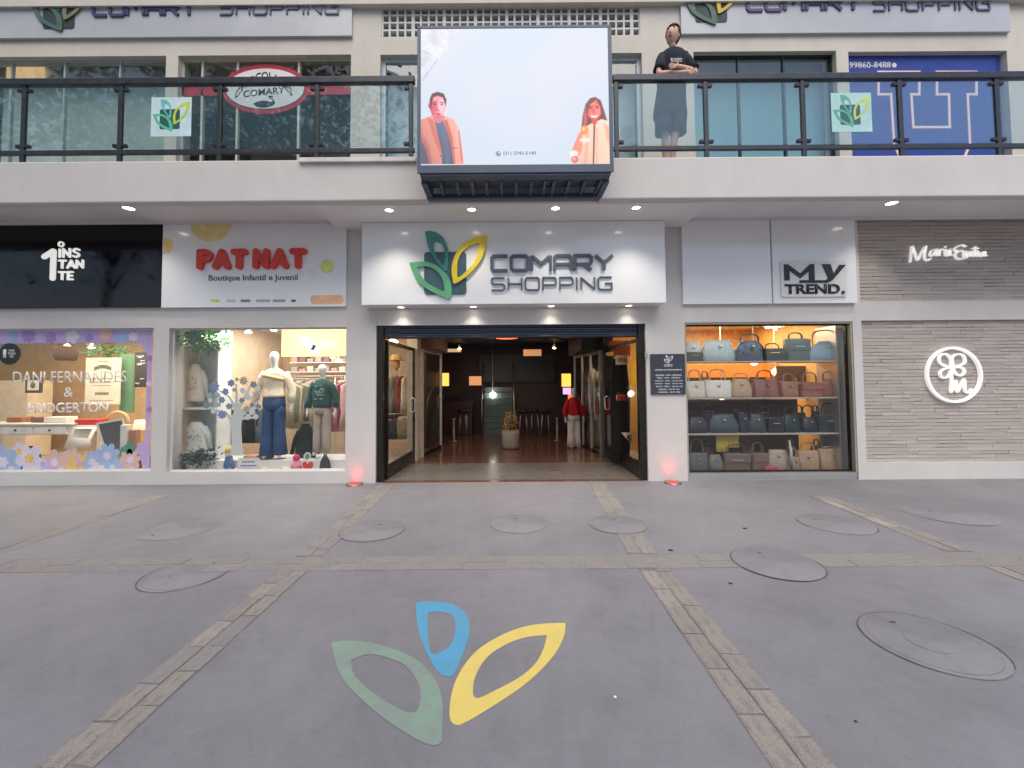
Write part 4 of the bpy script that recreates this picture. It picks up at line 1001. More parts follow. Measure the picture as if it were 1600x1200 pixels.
picture('woman_picture', 1030, 512, 1292, 946, [
 ([(1112, 740), (1122, 640), (1140, 570), (1168, 534), (1200, 526), (1234, 546), (1252, 600), (1274, 672), (1250, 690), (1190, 690), (1165, 760), (1130, 776)], (120, 70, 68), 5, Z), ([(1126, 640), (1142, 590), (1150, 660), (1140, 740), (1128, 730)], (232, 104, 104, .8), 8, Z),
 ([(1150, 706), (1182, 688), (1242, 664), (1300, 684), (1300, 980), (1100, 980), (1106, 800), (1120, 740)], (254, 212, 186), 3, (.04, -.03)), ([(1044, 890), (1066, 830), (1096, 752), (1120, 740), (1118, 860), (1096, 900)], (244, 150, 122), 4, (.1, 0)),
 ([(1190, 700), (1200, 700), (1192, 980), (1184, 980)], (110, 60, 66), 2.5, Z), ([(1204, 720), (1218, 716), (1214, 980), (1202, 980)], (240, 176, 150, .7), 9, Z), ([(1146, 730), (1160, 740), (1146, 980), (1128, 980)], (240, 168, 142, .8), 9, Z), ([(1256, 690), (1290, 720), (1290, 830), (1270, 780)], (238, 160, 136, .7), 10, Z),
 ([(1174, 650), (1216, 648), (1212, 684), (1198, 708), (1180, 690)], (226, 84, 84), 4, Z), (el_(1193, 606, 46, 64), (248, 108, 102), 3, (.05, -.03)), (el_(1216, 612, 18, 34), (255, 150, 136, .7), 10, Z), (el_(1176, 566, 26, 14), (255, 160, 148, .6), 8, Z), (el_(1176, 630, 12, 12), (255, 140, 136, .6), 7, Z),
 ([(1146, 610), (1150, 566), (1180, 540), (1206, 538), (1196, 552), (1168, 572), (1156, 610), (1150, 650)], (112, 64, 62), 5, Z), ([(1206, 538), (1236, 560), (1246, 620), (1238, 650), (1232, 590), (1214, 556)], (112, 64, 62), 5, Z),
 (el_(1172, 596, 9, 3.5), (96, 44, 46), 2.5, Z), (el_(1212, 595, 9, 3.5), (96, 44, 46), 2.5, Z), ([(1160, 586), (1184, 582), (1184, 586), (1162, 590)], (110, 54, 54), 3, Z), ([(1202, 582), (1226, 585), (1224, 589), (1202, 587)], (110, 54, 54), 3, Z), ([(1190, 598), (1196, 622), (1186, 624)], (214, 72, 74, .9), 5, Z),
 ([(1168, 638), (1193, 644), (1218, 637), (1208, 654), (1193, 658), (1178, 654)], (255, 236, 230), 2.5, Z), ([(1176, 656), (1193, 661), (1210, 655), (1193, 667)], (206, 62, 70), 3, Z),
 (el_(1132, 734, 24, 30), (255, 150, 92), 6, Z), (el_(1128, 726, 10, 12), (255, 214, 150, .9), 5, Z), (el_(1138, 796, 34, 14), (255, 232, 222), 6, Z), (el_(1068, 880, 26, 20), (255, 240, 240), 6, Z), (el_(1074, 918, 24, 24), (246, 120, 112), 5, Z), (el_(1070, 912, 10, 8), (255, 190, 180, .9), 5, Z)])
mb = MB()
shape(mb, [(108, 104), (360, 104), (260, 250), (118, 420), (108, 430)], 1, 13, False)
shape(mb, [(118, 420), (212, 285), (120, 240), (122, 232), (224, 285), (124, 430)], 2, 9, False)
cx, cz = sp([(594, 881)])[0]
mb.annulus([(cx + .030 * math.cos(i * .39), cz + .030 * math.sin(i * .39)) for i in range(16)], [(cx + .023 * math.cos(i * .39), cz + .023 * math.sin(i * .39)) for i in range(16)], DL - .001, DL - .0002, 11)
shape(mb, [(584, 876), (590, 872), (602, 886), (606, 892), (600, 894), (588, 886)], 1, 11, False)
mb.build('printed_mark', LM, t)
a, b = sp([(626, 894), (830, 866)]); text('(21) 2742-5140', a[0], b[0], a[1], b[1], DL, LM[11], t, depth=.001, bold=.01)
# cradle of bars below the screen
MB().bbox(P(668, 305, DF)[0], P(937, 305, DF)[0], DF - .03, DF + .03, z0 - .06, z0 + .0, .006).build('rear_bar', M_CAB, t)
bb = [P(x, 300, DF)[0] for x in (672, 695, 719, 741, 762, 784, 806, 828, 848, 861, 883, 906, 929)]
MB().box(x0 + .03, x1 - .03, DL + .012, DL + .15, z0 - .02, z0 + .04).build('front_bar', M_CAB, t)
for i, xx in enumerate(bb): MB().box(xx - .018, xx + .018, DL + .151, DF - .031, z0 - .03, z0 + .03).build('crossbar', M_CAB, t)
for xx in (x0 + .05, x1 - .05): MB().box(xx - .035, xx + .035, DL + .16, DF + .06, z0 - .05, z0 + .10).build('bracket', M_CAB, t)
bpy.context.view_layer.update()

# ================================================================ downlights
M_LAMP = glow('lamp_disc', (255, 246, 232), 6.0); M_RIM = S('lamp_rim', (216, 214, 210), rough=.3)
def downlight(x, y, z, label, r=.055, power=9, col=(1, .9, .76), group='small round downlights under the balcony', spot=1.9, lamp=M_LAMP, light=True):
    t = T('downlight', label, 'downlight', (x, y, z), group)
    n = 20; c = lambda rr, zz: [(x + rr * math.cos(i * 2 * math.pi / n), y + rr * math.sin(i * 2 * math.pi / n), zz) for i in range(n)]
    MB().rings([c(r * 1.35, z), c(r * 1.3, z - .008), c(r * 1.02, z - .009), c(r, z - .002)], 0, False).build('rim', M_RIM, t)
    MB().add(c(r, z - .003), [list(range(n))]).build('lens', lamp, t)
    if light:
        l = bpy.data.lights.new('lamp_light', 'SPOT'); l.energy = power; l.color = col; l.spot_size = spot; l.spot_blend = .8; l.shadow_soft_size = r
        o = bpy.data.objects.new('lamp_light', l); COL.objects.link(o); o.parent = t; o.location = (0, 0, -.03)
for px, py, lb in ((608, 328, 'downlight in the middle soffit nearest the boutique sign'), (737, 327, 'downlight in the middle soffit above the leaf emblem'), (868, 325, 'downlight in the middle soffit above the sign lettering'), (994, 324, 'downlight in the middle soffit nearest the white panels')):
    x, y = G(px, py, ZS); downlight(x, y, ZS, lb, power=26)
for px, py, lb in ((201, 325, 'downlight under the balcony above the black sign'), (1393, 317, 'downlight under the balcony above the brick wall'), (-150, 330, 'downlight under the balcony past the black sign')):
    x, y = G(px, py, zt); downlight(x, y, zt, lb, r=.07, power=24)
for px, lb in ((627, 'downlight under the main sign at the end near the boutique'), (740, 'downlight under the main sign below the leaf emblem'), (860, 'downlight under the main sign below its lettering'), (978, 'downlight under the main sign at the end near the hours board')):
    x, y = G(px, 480, SIGN_Z0); downlight(x, DW - .13, SIGN_Z0, lb, r=.05, power=4.5, group='downlights under the main sign')
# red lamps set in the ground
for px, py, lb in ((554, 757.5, 'red ground uplight at the foot of the pillar beside the boutique window'), (1051, 755, 'red ground uplight at the foot of the pillar with the hours board')):
    x, y = G(px, py); t = T('ground_uplight', lb, 'ground light', (x, y, 0), 'red lamps set in the ground')
    n = 20; c = lambda rr, zz: [(x + rr * math.cos(i * .314), y + rr * math.sin(i * .314), zz) for i in range(n)]
    MB().rings([c(.125, .001), c(.118, .022), c(.085, .026), c(.082, .020)], 0, False).build('ring', mat('steel_ring', (.22, .2, .18), rough=.35, metal=.7), t)
    MB().add(c(.083, .021), [list(range(n))]).build('lens', glow('red_lens', (255, 30, 20), 1.3), t)
    l = bpy.data.lights.new('lamp_light', 'SPOT'); l.energy = 1.5; l.color = (1, .05, .03); l.spot_size = 1.7; l.spot_blend = .9; l.shadow_soft_size = .05
    o = bpy.data.objects.new('lamp_light', l); COL.objects.link(o); o.parent = t; o.location = (0, .03, .05); o.rotation_euler = (math.radians(180 - 14), 0, 0)

# ================================================================ hours board
D = DW - .03; x0, x1, z0, z1 = RC(1017, 553, 1071, 616, D)
t = panel('hours_sign', 'dark grey opening hours board on the pillar between door and bags', 'sign', (x0, x1, z0, z1), D, .028, S('board_grey', (58, 62, 74), rough=.35), .003)
M_HW = S('board_print', (226, 228, 240), rough=.5); bz = lambda px, py: P(1010 + px / 13.33, 540 + py / 13.33, D)
a, b = bz(365, 372), bz(555, 372); logo(a[0], a[1], b[0] - a[0], D, .002, t, (M_HW,) * 4, square=False)
for s, xa, xb, yb, ya in (('COMARY', 362, 550, 412, 386), ('SHOPPING', 372, 540, 440, 418), ('HORÁRIO DE FUNCIONAMENTO', 178, 742, 522, 484), ('SEGUNDA - FEIRA - FECHADO', 190, 730, 634, 600), ('TERÇA - FEIRA - FECHADO', 216, 708, 694, 656),
                          ('QUARTA - FEIRA - 10H ÀS 19H', 182, 750, 752, 714), ('QUINTA - FEIRA - 10H ÀS 19H', 184, 748, 810, 772), ('SEXTA - FEIRA - 10H ÀS 19H', 204, 754, 868, 830), ('SÁBADO - 10H ÀS 19H', 254, 684, 928, 890), ('DOMINGO - 10H ÀS 18H', 242, 698, 986, 948)):
    a, b = bz(xa, yb), bz(xb, ya); text(s, a[0], b[0], a[1], b[1], D, M_HW, t, depth=.0015, bold=.02)
x, z = P(1017, 556, D)
tag(MB().bbox(x - .09, x - .05, DW - .05, DW - .001, z - .03, z + .05, .006).build('door_switch', S('switch_grey', (150, 146, 140))), 'small grey switch box on the door jamb beside the hours board', 'switch')

# ================================================================ signs behind the upper windows
D = DU + .10
t = T('oval_sign', 'white oval shop sign with black swan on a red backing behind the upper window', 'shop sign', (P(415, 144, D)[0], D, P(415, 180, D)[1]))
M_WINE = S('wine_red', (178, 34, 58), rough=.35)
zo = lambda x, y: P(270 + x / 5.517, 80 + y / 5.517, D)
cx, cz = zo(800, 330); el = lambda a, b: [(cx + a * math.cos(i * math.pi / 32), cz + b * math.sin(i * math.pi / 32)) for i in range(64)]
k = D / FPX / 5.517
MB().poly(el(385 * k, 225 * k), D - .012, D).build('red_backing', M_WINE, t); MB().poly(el(345 * k, 182 * k), D - .022, D - .0125).build('oval_face', M_WHT2, t)
a, b = zo(48, 388), zo(500, 290); MB().box(a[0], b[0], D - .008, D, a[1], b[1]).build('red_band', M_WINE, t)
a, b = zo(1100, 378), zo(1532, 285); MB().box(a[0], b[0], D - .008, D, a[1], b[1]).build('red_band', M_WINE, t)
Df = D - .0225
arc = lambda co: Vector((co.x, co.y, co.z - 1.5 * (co.x - cx) ** 2))
a, b = zo(545, 250), zo(1040, 185); text('CHOCOLATES', a[0], b[0], a[1], b[1], Df, M_INK, t, bold=.012, xform=arc)
a, b = zo(615, 388), zo(970, 328); text('COMARY', a[0], b[0], a[1], b[1], Df, M_INK, t, bold=.01, xform=lambda co: Vector((co.x, co.y, co.z + 0.10 * (co.x - cx))))
sw = [(700, 462), (735, 442), (780, 434), (820, 438), (850, 446), (868, 440), (866, 424), (842, 412), (828, 400), (840, 390), (868, 394), (876, 402), (860, 402), (846, 404), (868, 418), (886, 440), (886, 458), (866, 476), (820, 490), (770, 494), (730, 486)]
MB().poly([zo(*p) for p in sw], Df - .004, Df).build('swan', M_INK, t)
# blue poster
D = DU + .09; x0, x1 = wins[4][0] + .002, wins[4][1] - .03; z1 = P(1450, 87, D)[1]
t = T('window_poster', 'blue window poster with huge outlined letter and phone number', 'poster', ((x0 + x1) / 2, D, ZF))
MB().box(x0, x1, D, D + .02, ZF + .01, z1).build('sheet', S('royal_blue', (40, 62, 148), rough=.35), t)
zu = lambda x, y: P(1200 + x / 4, y / 4, D)
U = [(690, 450), (945, 450), (945, 590), (895, 590), (908, 795), (1135, 795), (1130, 590), (1055, 590), (1055, 450), (1302, 450), (1302, 590), (1247, 590), (1262, 900), (1220, 1000), (830, 1000), (788, 900), (768, 590), (690, 590), (690, 450)]
M_PK = S('pink_line', (226, 110, 150), rough=.35)
MB().ribbon([zu(*p) for p in U], .052, D - .002, D - .0002).build('letter_edge', M_PK, t)
MB().ribbon([zu(*p) for p in U], .032, D - .004, D - .0022).build('letter_outline', M_WHT2, t)
a, b = zu(508, 428), zu(765, 386); text('99860-8488', a[0], b[0], a[1], b[1], D, M_WHT2, t, bold=.02)
cx, cz = zu(788, 408); MB().poly([(cx + .04 * math.cos(i * .52), cz + .04 * math.sin(i * .52)) for i in range(12)], D - .004, D).build('round_icon', M_WHT2, t)
# ================================================================ light of the shop lamps
def area(x, y, z, sx, sy, e, col, rot=(0, 0, 0), parent=None):
    l = bpy.data.lights.new('shop_light', 'AREA'); l.shape = 'RECTANGLE'; l.size = sx; l.size_y = sy; l.energy = e; l.color = col
    o = bpy.data.objects.new('shop_light', l); COL.objects.link(o); o.location = (x, y, z); o.rotation_euler = rot
    return o
WARM = (1, .82, .60); SOFT = (1, .93, .83)
area(-7.9, 8.2, zc - .06, 4.4, 2.0, 85, WARM); area(-3.6, 8.1, zc - .06, 2.6, 2.0, 52, SOFT)
area(3.9, 8.2, zc - .06, 2.4, 1.6, 55, (1, .78, .5)); area(-.1, 10.4, zc - .06, 1.2, 3, 9, (1, .72, .55)); area(.0, 7.2, zc - .06, 2.2, .6, 9, (1, .85, .7))
area(-6.6, 6.92, 2.30, 2.2, .12, 26, SOFT, (math.radians(40), 0, 0)); area(-3.9, 6.92, 2.30, 2.4, .12, 27, (1, .93, .84), (math.radians(40), 0, 0)); area(3.85, 6.70, 2.28, 2.2, .08, 2.5, (1, .9, .78), (math.radians(32), 0, 0))
area(2.6, 10.2, 2.1, .5, 1.0, 14, (.95, .97, 1))
M_BULB = glow('warm_bulb', (255, 214, 150), 7); M_BULBW = glow('white_bulb', (255, 244, 226), 9)
def ceiling_lamp(px, py, D, r, m, label, group='round lamps inside the shops', flat=True):
    x, z = P(px, py, D)
    t = T('shop_lamp', label, 'lamp', (x, D, z), group)
    MB().ball((x, D, z), r, r, r * (.4 if flat else 1), u=12, v=6).build('bulb', m, t)
    MB().cyl((x, D, z + r * .3), (x, D, max(z + r * .6, zc - .001)), r * .5 if flat else .008, n=8).build('fitting', M_RIM, t)
ceiling_lamp(388, 519, 7.9, .06, M_BULBW, 'lamp in the boutique ceiling nearest the hanging green plant')
ceiling_lamp(357, 552, 8.6, .07, M_BULBW, 'bright low lamp above the paper tree in the boutique window', flat=False)
ceiling_lamp(428, 516, 7.6, .05, M_BULBW, 'lamp above the mannequin in blue jeans'); ceiling_lamp(454, 515, 7.7, .06, M_BULB, 'lamp just beside the one above the jeans mannequin')
ceiling_lamp(519, 559, 9.2, .04, M_BULB, 'tiny lamp above the mannequin in the green sweater'); ceiling_lamp(529, 564, 9.0, .06, M_BULB, 'flat yellow lamp at the edge of the boutique window')
ceiling_lamp(105, 540, 8.6, .05, M_BULB, 'small warm lamp beside the dark hanging basket'); ceiling_lamp(143, 543, 8.3, .055, M_BULBW, 'bright lamp above the white menu board')
ceiling_lamp(614, 534, 8.2, .10, M_BULB, 'flat warm lamp inside the glass front left of the doorway'); ceiling_lamp(598, 562, 8.6, .08, M_BULB, 'lower warm lamp inside the glass front left of the doorway')
ceiling_lamp(1178, 566, 7.35, .055, M_BULBW, 'white lamp glowing between the top two bag shelves', flat=False); ceiling_lamp(1211, 581, 7.9, .06, M_BULB, 'warm lamp glowing behind the second bag shelf', flat=False)
ceiling_lamp(1128, 626, 7.9, .04, M_BULB, 'small warm lamp glimmering above the dark bags', flat=False)
ceiling_lamp(770, 617, 12.9, .09, M_BULBW, 'bright white lamp on the stairs at the corridor end', flat=False)
ceiling_lamp(866, 544, 12, .05, M_BULB, 'tiny spot lamp under the corridor ceiling on the bag shop side'); ceiling_lamp(718, 545, 12, .05, M_BULB, 'tiny spot lamp under the corridor ceiling on the boutique side')
x, z = P(792, 532, 10.4)
t = T('ceiling_lamp', 'round orange red lamp under the dark corridor ceiling', 'lamp', (x, 10.4, z)); c = lambda r, zz: [(x + r * math.cos(i * .2618), 10.4 + r * math.sin(i * .2618), zz) for i in range(24)]
MB().rings([c(.30, zc), c(.30, zc - .05), c(.27, zc - .055)], 0, False).build('rim', M_RIM, t); MB().add(c(.28, zc - .053), [list(range(24))]).build('lens', glow('orange_lens', (255, 96, 52), 2.2), t)

# ================================================================ handbags
D0 = 6.78
shz = [P(1200, y, D0)[1] for y in (564, 621, 677, 737)]
t = T('display_shelf', 'glass fronted shelf unit full of handbags', 'shelf unit', (xc0, D0, 0))
M_SHF = mat('shelf_board', (.42, .38, .34), rough=.4)
for z in shz: MB().bbox(xc0 + .035, xc1 - .10, D0 - .02, D0 + .40, z - .022, z, .004).build('shelf', M_SHF, t)
for xx in (xc0 + .032, xc1 - .095): MB().box(xx, xx + .03, D0 - .03, D0 + .42, .02, zC1 - .03).build('upright', M_ALU, t)
MB().box(xc0 + .04, xc1 - .1, D0 - .02, D0 + .38, .006, shz[3] - .03).build('base_board', M_SHF, t)
def bag(shelf, a, b, top, hnd, rgb, style, label, off=0.0, hcol=None, dz=0.0, dep=.16):
    bx_ = lambda zx: 1060 + zx / 4.444
    by_ = lambda zy: 490 + zy / 4.444
    Dd = D0 + .03 + off
    x0, zt_ = P(bx_(a), by_(top), Dd); x1 = P(bx_(b), by_(top), Dd)[0]; g_ = (x1 - x0) * R(.01, .045); x0 -= g_; x1 += g_; z0 = shz[shelf] + dz + .001; h = max(zt_ - z0, .05); w_ = x1 - x0; cx = (x0 + x1) / 2; cy = Dd + dep / 2 + .01
    m = S('leather_%d_%d_%d' % rgb, rgb, rough=.42, vary=.12, scale=18, bump=.15, bscale=120)
    t = T('handbag', label, 'handbag', (cx, cy, z0), 'handbags on the window shelves'); t.rotation_euler.z = R(-.20, .20); t.rotation_euler.y = R(-.02, .02)
    mb = MB(); n = 20; pw = {'tote': 5, 'box': 6, 'dome': 3.2, 'slouch': 2.8, 'duffel': 3}[style]
    prof = {'tote': [(0, .93, .9), (.03, .97, 1), (.5, .985, .8), (.92, 1, .5), (1, .99, .42)], 'box': [(0, .96, .96), (.04, 1, 1), (.6, .99, .98), (.95, .97, .9), (1, .93, .82)],
            'dome': [(0, .93, .9), (.04, 1, 1), (.45, .98, .95), (.7, .88, .8), (.88, .68, .6), (.97, .45, .4), (1, .3, .25)], 'slouch': [(0, .85, .8), (.06, .98, 1), (.35, 1, 1), (.65, .88, .8), (.88, .74, .5), (1, .66, .36)],
            'duffel': [(0, .9, .8), (.08, 1, 1), (.4, .98, 1), (.7, .75, .8), (.92, .42, .5), (1, .3, .3)]}[style]
    mb.loft([(cx + (R(-.02, .02) if style in ('slouch', 'duffel') else 0) * w_, cy, z0 + h * k, w_ / 2 * wx, dep / 2 * wy) for k, wx, wy in prof], n, 0, True, pw)
    mb.build('body', m, t)
    if style == 'box':
        MB().bbox(x0 + .01, x1 - .01, cy - dep / 2 - .012, cy - dep / 2 + .004, z0 + h * .48, z0 + h * .97, .006).build('flap', m, t)
        MB().bbox(cx - w_ * .22, cx + w_ * .22, cy - dep / 2 - .017, cy - dep / 2 - .011, z0 + h * .62, z0 + h * .66, .002).build('bar', M_GOLD if hcol is None else M_ALU, t)
    else:
        MB().bbox(cx - .018, cx + .018, cy - dep / 2 - .010, cy - dep / 2 + .03, z0 + h * .66, z0 + h * .74, .003).build('clasp', M_GOLD, t)
        mb = MB(); yy = cy - dep / 2 * .93
    if hnd:
        hz = P(bx_(a), by_(hnd), Dd)[1]; hh = hz - (z0 + h)
        hm = S('handle_%d_%d_%d' % (hcol or rgb), hcol or rgb, rough=.45)
        for sgn in (-1, 1):
            k = .30 if w_ > .2 else .28; sh_ = sgn * .012 + R(-.01, .01)
            tp = .16 if style in ('dome', 'duffel') else .06
            pts = [(cx + sh_ - w_ * k, cy + sgn * dep * .2, z0 + h * (1 - tp) - .02), (cx + sh_ - w_ * k, cy + sgn * dep * .16, z0 + h + hh * .45), (cx + sh_ - w_ * k * .72, cy + sgn * dep * .12, z0 + h + hh * .88), (cx + sh_, cy + sgn * dep * .1, z0 + h + hh),
                   (cx + sh_ + w_ * k * .72, cy + sgn * dep * .12, z0 + h + hh * .88), (cx + sh_ + w_ * k, cy + sgn * dep * .16, z0 + h + hh * .45), (cx + sh_ + w_ * k, cy + sgn * dep * .2, z0 + h * (1 - tp) - .02)]
            MB().tube([tuple(v) for v in curve_open(pts, 4)], .0085, 6).build('handle', hm, t)
    return t
BK = (30, 32, 38)
bag(0, 176, 415, 182, 0, (158, 174, 182), 'slouch', 'pale blue grey slouchy bag on the top bag shelf', .06)
bag(0, 52, 178, 190, 0, (180, 192, 198), 'slouch', 'pale grey bag behind the black wallet on the top bag shelf', .12)
bag(0, 52, 176, 266, 0, (38, 42, 48), 'box', 'flat black wallet at the pillar end of the top bag shelf', -.0, dep=.08)
bag(0, 410, 622, 182, 140, (50, 64, 92), 'dome', 'navy dome handbag with arched handle on the top bag shelf', .05)
bag(0, 612, 742, 240, 205, (36, 42, 56), 'box', 'small black flap bag beside the navy dome bag', .02)
bag(0, 755, 925, 172, 130, (74, 92, 100), 'box', 'grey teal satchel with dark loop handle on the top bag shelf', .03, (40, 44, 50))
bag(0, 925, 1165, 190, 112, (126, 154, 182), 'duffel', 'sky blue duffel bag with tan handles on the top bag shelf', .03, (150, 110, 84))
bag(1, 60, 196, 468, 392, (222, 214, 202), 'tote', 'white tote bag nearest the pillar on the second bag shelf', 0, (206, 176, 140))
bag(1, 206, 372, 462, 388, (228, 222, 214), 'tote', 'white tote bag with flared sides, second from the pillar', .02, (206, 178, 146))
bag(1, 374, 522, 452, 415, (190, 160, 132), 'slouch', 'beige slouchy bag with knotted front on the second bag shelf', .02)
bag(1, 530, 712, 456, 395, (150, 102, 96), 'tote', 'dusty rose tote bag with a heart charm', .02)
bag(1, 726, 848, 470, 418, (158, 112, 88), 'tote', 'tan tote bag between the dusty rose and the reddish bag', .02)
bag(1, 858, 1012, 478, 410, (158, 96, 88), 'box', 'reddish flap handbag with silver bar on the second bag shelf', .02)
bag(1, 1012, 1156, 452, 400, (146, 84, 70), 'dome', 'rust dome handbag at the far end of the second bag shelf', .03)
bag(2, 70, 222, 722, 640, (44, 46, 54), 'slouch', 'black slouchy bag nearest the pillar on the dark bag shelf', .02)
bag(2, 228, 424, 702, 0, (58, 72, 84), 'slouch', 'blue grey slouchy bag on the dark bag shelf', .03)
bag(2, 426, 496, 690, 640, (34, 40, 66), 'tote', 'narrow navy bag with white tag on the dark bag shelf', .04)
bag(2, 498, 622, 700, 630, (50, 58, 66), 'slouch', 'dark grey rounded bag beside the narrow navy bag', .02)
bag(2, 630, 738, 726, 640, BK, 'box', 'black flap bag with thin silver bar in the middle of the dark bag shelf', .0, (30, 32, 36))
bag(2, 736, 862, 702, 650, (26, 48, 46), 'dome', 'dark green dome bag with silver studs', .02)
bag(2, 870, 986, 722, 640, (32, 36, 46), 'slouch', 'black bucket bag beside the dark green dome bag', .02)
bag(2, 986, 1172, 702, 625, (44, 50, 50), 'box', 'charcoal bag with angled silver zip at the far end of the dark shelf', .03, (36, 40, 40))
bag(3, 78, 216, 972, 880, (92, 92, 100), 'tote', 'slate grey tote nearest the pillar on the bottom bag shelf', .02)
bag(3, 220, 326, 985, 0, (106, 104, 104), 'slouch', 'grey bag with pale curved strap on the bottom bag shelf', .01)
bag(3, 330, 502, 975, 915, (110, 94, 88), 'box', 'taupe structured handbag with silver corners on the bottom bag shelf', .02, (70, 54, 50))
bag(3, 510, 628, 972, 900, (122, 98, 92), 'box', 'mauve flap handbag with round handle on the bottom bag shelf', .03)
bag(3, 632, 790, 950, 0, (164, 148, 134), 'slouch', 'light taupe hobo bag with hanging scarf on the bottom bag shelf', .02)
bag(3, 796, 852, 1000, 940, (150, 130, 114), 'tote', 'small beige pouch bag between hobo bag and tan tote', .0)
bag(3, 856, 986, 956, 905, (170, 140, 116), 'tote', 'tan tote with white bow on the bottom bag shelf', .02)
bag(3, 1000, 1176, 942, 930, (174, 146, 120), 'tote', 'beige tote with slanting strap at the far end of the bottom shelf', .03)
for sh_, a_, b_, tp_, hd_, rgb_, st_, lb_ in ((1, 165, 235, 440, 400, (150, 120, 96), 'tote', 'brown bag half hidden behind the two white totes'), (1, 500, 560, 440, 0, (120, 84, 72), 'slouch', 'dark brown bag peeping out behind the dusty rose tote'), (1, 690, 760, 450, 410, (126, 76, 66), 'tote', 'brick brown bag half hidden beside the tan tote'), (1, 830, 900, 445, 400, (104, 62, 58), 'slouch', 'wine brown bag half hidden behind the reddish flap bag'),
        (2, 190, 260, 680, 640, (50, 40, 40), 'tote', 'dark brown bag half hidden in the dark row nearest the pillar'), (2, 400, 450, 670, 0, (60, 66, 74), 'slouch', 'grey bag half hidden behind the narrow navy bag'), (2, 590, 660, 690, 650, (24, 26, 30), 'tote', 'black bag half hidden behind the flap bag with silver bar'), (2, 830, 900, 690, 640, (40, 40, 44), 'tote', 'black bag half hidden beside the dark green dome bag'), (2, 950, 1010, 680, 640, (36, 44, 42), 'slouch', 'dark bag half hidden behind the charcoal bag'),
        (3, 190, 260, 940, 880, (84, 74, 72), 'tote', 'brown grey bag half hidden behind the bag with pale strap'), (3, 470, 540, 930, 890, (76, 58, 54), 'tote', 'dark mauve bag half hidden behind the mauve flap bag'), (3, 770, 830, 930, 880, (120, 100, 84), 'slouch', 'brown bag half hidden behind the small beige pouch'), (3, 950, 1020, 920, 880, (130, 104, 84), 'tote', 'tan bag half hidden behind the beige tote')):
    bag(sh_, a_, b_, tp_, hd_, rgb_, st_, lb_, .20)
tag(MB().bbox(xc0 + .1, xc1 - .15, 7.62, 7.66, .006, P(1200, 624, 7.62)[1], .004).build('room_divider', S('dark_walnut', (58, 40, 32), rough=.5, vary=.3)), 'dark walnut divider standing behind the two lower bag rows', 'divider')
tag(MB().bbox(P(1215, 600, 7.7)[0], P(1312, 600, 7.7)[0], 7.70, 7.74, P(1200, 622, 7.70)[1], P(1200, 572, 7.70)[1], .004).build('curtain_panel', S('russet_brown', (110, 70, 56), rough=.8, vary=.3)), 'russet brown panel behind the reddish end of the second bag row', 'panel')
bq = lambda zx, zy, D: P(1060 + zx / 4.444, 490 + zy / 4.444, D)
# small extras on the shelves
t = T('yellow_scarf', 'yellow scarf hanging under the dark bag shelf', 'scarf', (bq(340, 840, 6.9)[0], 6.9, bq(340, 840, 6.9)[1]))
for a, b, z1, z0 in ((262, 345, 842, 960), (340, 420, 842, 930)):
    p, q = bq(a, z1, 6.9), bq(b, z0, 6.9); xx = [(p[0] + (q[0] - p[0]) * i / 8) for i in range(9)]
    mb = MB(); mb.rings([[(x, 6.9 + .012 * math.sin(i * 2.1) + o, z) for i, x in enumerate(xx)] + [(x, 6.91 + .012 * math.sin(i * 2.1) + o, z) for i, x in reversed(list(enumerate(xx)))] for z, o in ((p[1], 0), ((p[1] + q[1]) / 2, .01), (q[1], 0))], 0)
    mb.build('fold', S('scarf_yellow', (206, 178, 84), rough=.8), t)
p, q = bq(598, 1062, 6.79), bq(690, 1086, 6.79)
tag(MB().bbox(p[0], q[0], 6.765, 6.80, shz[3] + .001, p[1], .006).build('price_card', S('pink_card', (206, 70, 96))), 'pink card lying before the hobo bag', 'card')
M_SCARF = S('striped_scarf', (196, 186, 180), rough=.8)
mb = MB(); mb.tube([(*bq(770, 880, 6.80)[:1], 6.80, bq(770, 880, 6.80)[1]), (bq(780, 960, 6.79)[0], 6.785, bq(780, 960, 6.79)[1]), (bq(778, 1050, 6.79)[0], 6.785, bq(778, 1050, 6.79)[1])], [.012, .022, .03], 8)
tag(mb.build('silk_scarf', M_SCARF), 'pale silk scarf tied to the light taupe hobo bag', 'scarf')
# warm room behind the bags
t = T('chandelier', 'bright glass chandelier above the top bag shelf', 'lamp', (bq(650, 80, 7.9)[0], 7.9, bq(650, 80, 7.9)[1]))
x, z = bq(650, 70, 7.9); mb = MB()
for i in range(26):
    a = i * .7; r = .12 + .16 * ((i * 7) % 5) / 5; mb.ball((x + r * math.cos(a), 7.9 + r * math.sin(a), z + R(-.08, .10)), .026, .026, .04, u=6, v=4)
o = mb.build('crystal', glow('crystal', (255, 236, 196), 2.2), t); o['kind'] = 'stuff'
MB().cyl((x, 7.9, z), (x, 7.9, zc), .012, n=6).build('stem', M_GOLD, t)
tag(MB().box(3.1, 3.9, 8.7, 9.1, .006, 1.1).build('counter', S('amber_counter', (170, 100, 40), rough=.4)), 'amber wooden counter inside the bag shop behind the shelves', 'counter')
cx_, cz_ = bq(400, 390, 8.4)
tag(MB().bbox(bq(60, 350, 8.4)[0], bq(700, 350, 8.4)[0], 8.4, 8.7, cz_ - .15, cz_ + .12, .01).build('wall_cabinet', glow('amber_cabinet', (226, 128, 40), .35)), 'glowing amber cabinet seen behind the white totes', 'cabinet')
tag(MB().box(bq(60, 700, 8.9)[0], bq(1100, 700, 8.9)[0], 8.9, 9.0, 1.0, 1.62).build('dark_cabinet', S('dark_brown_wood', (64, 42, 34), rough=.5)), 'dark brown cabinet deep in the bag shop', 'cabinet')

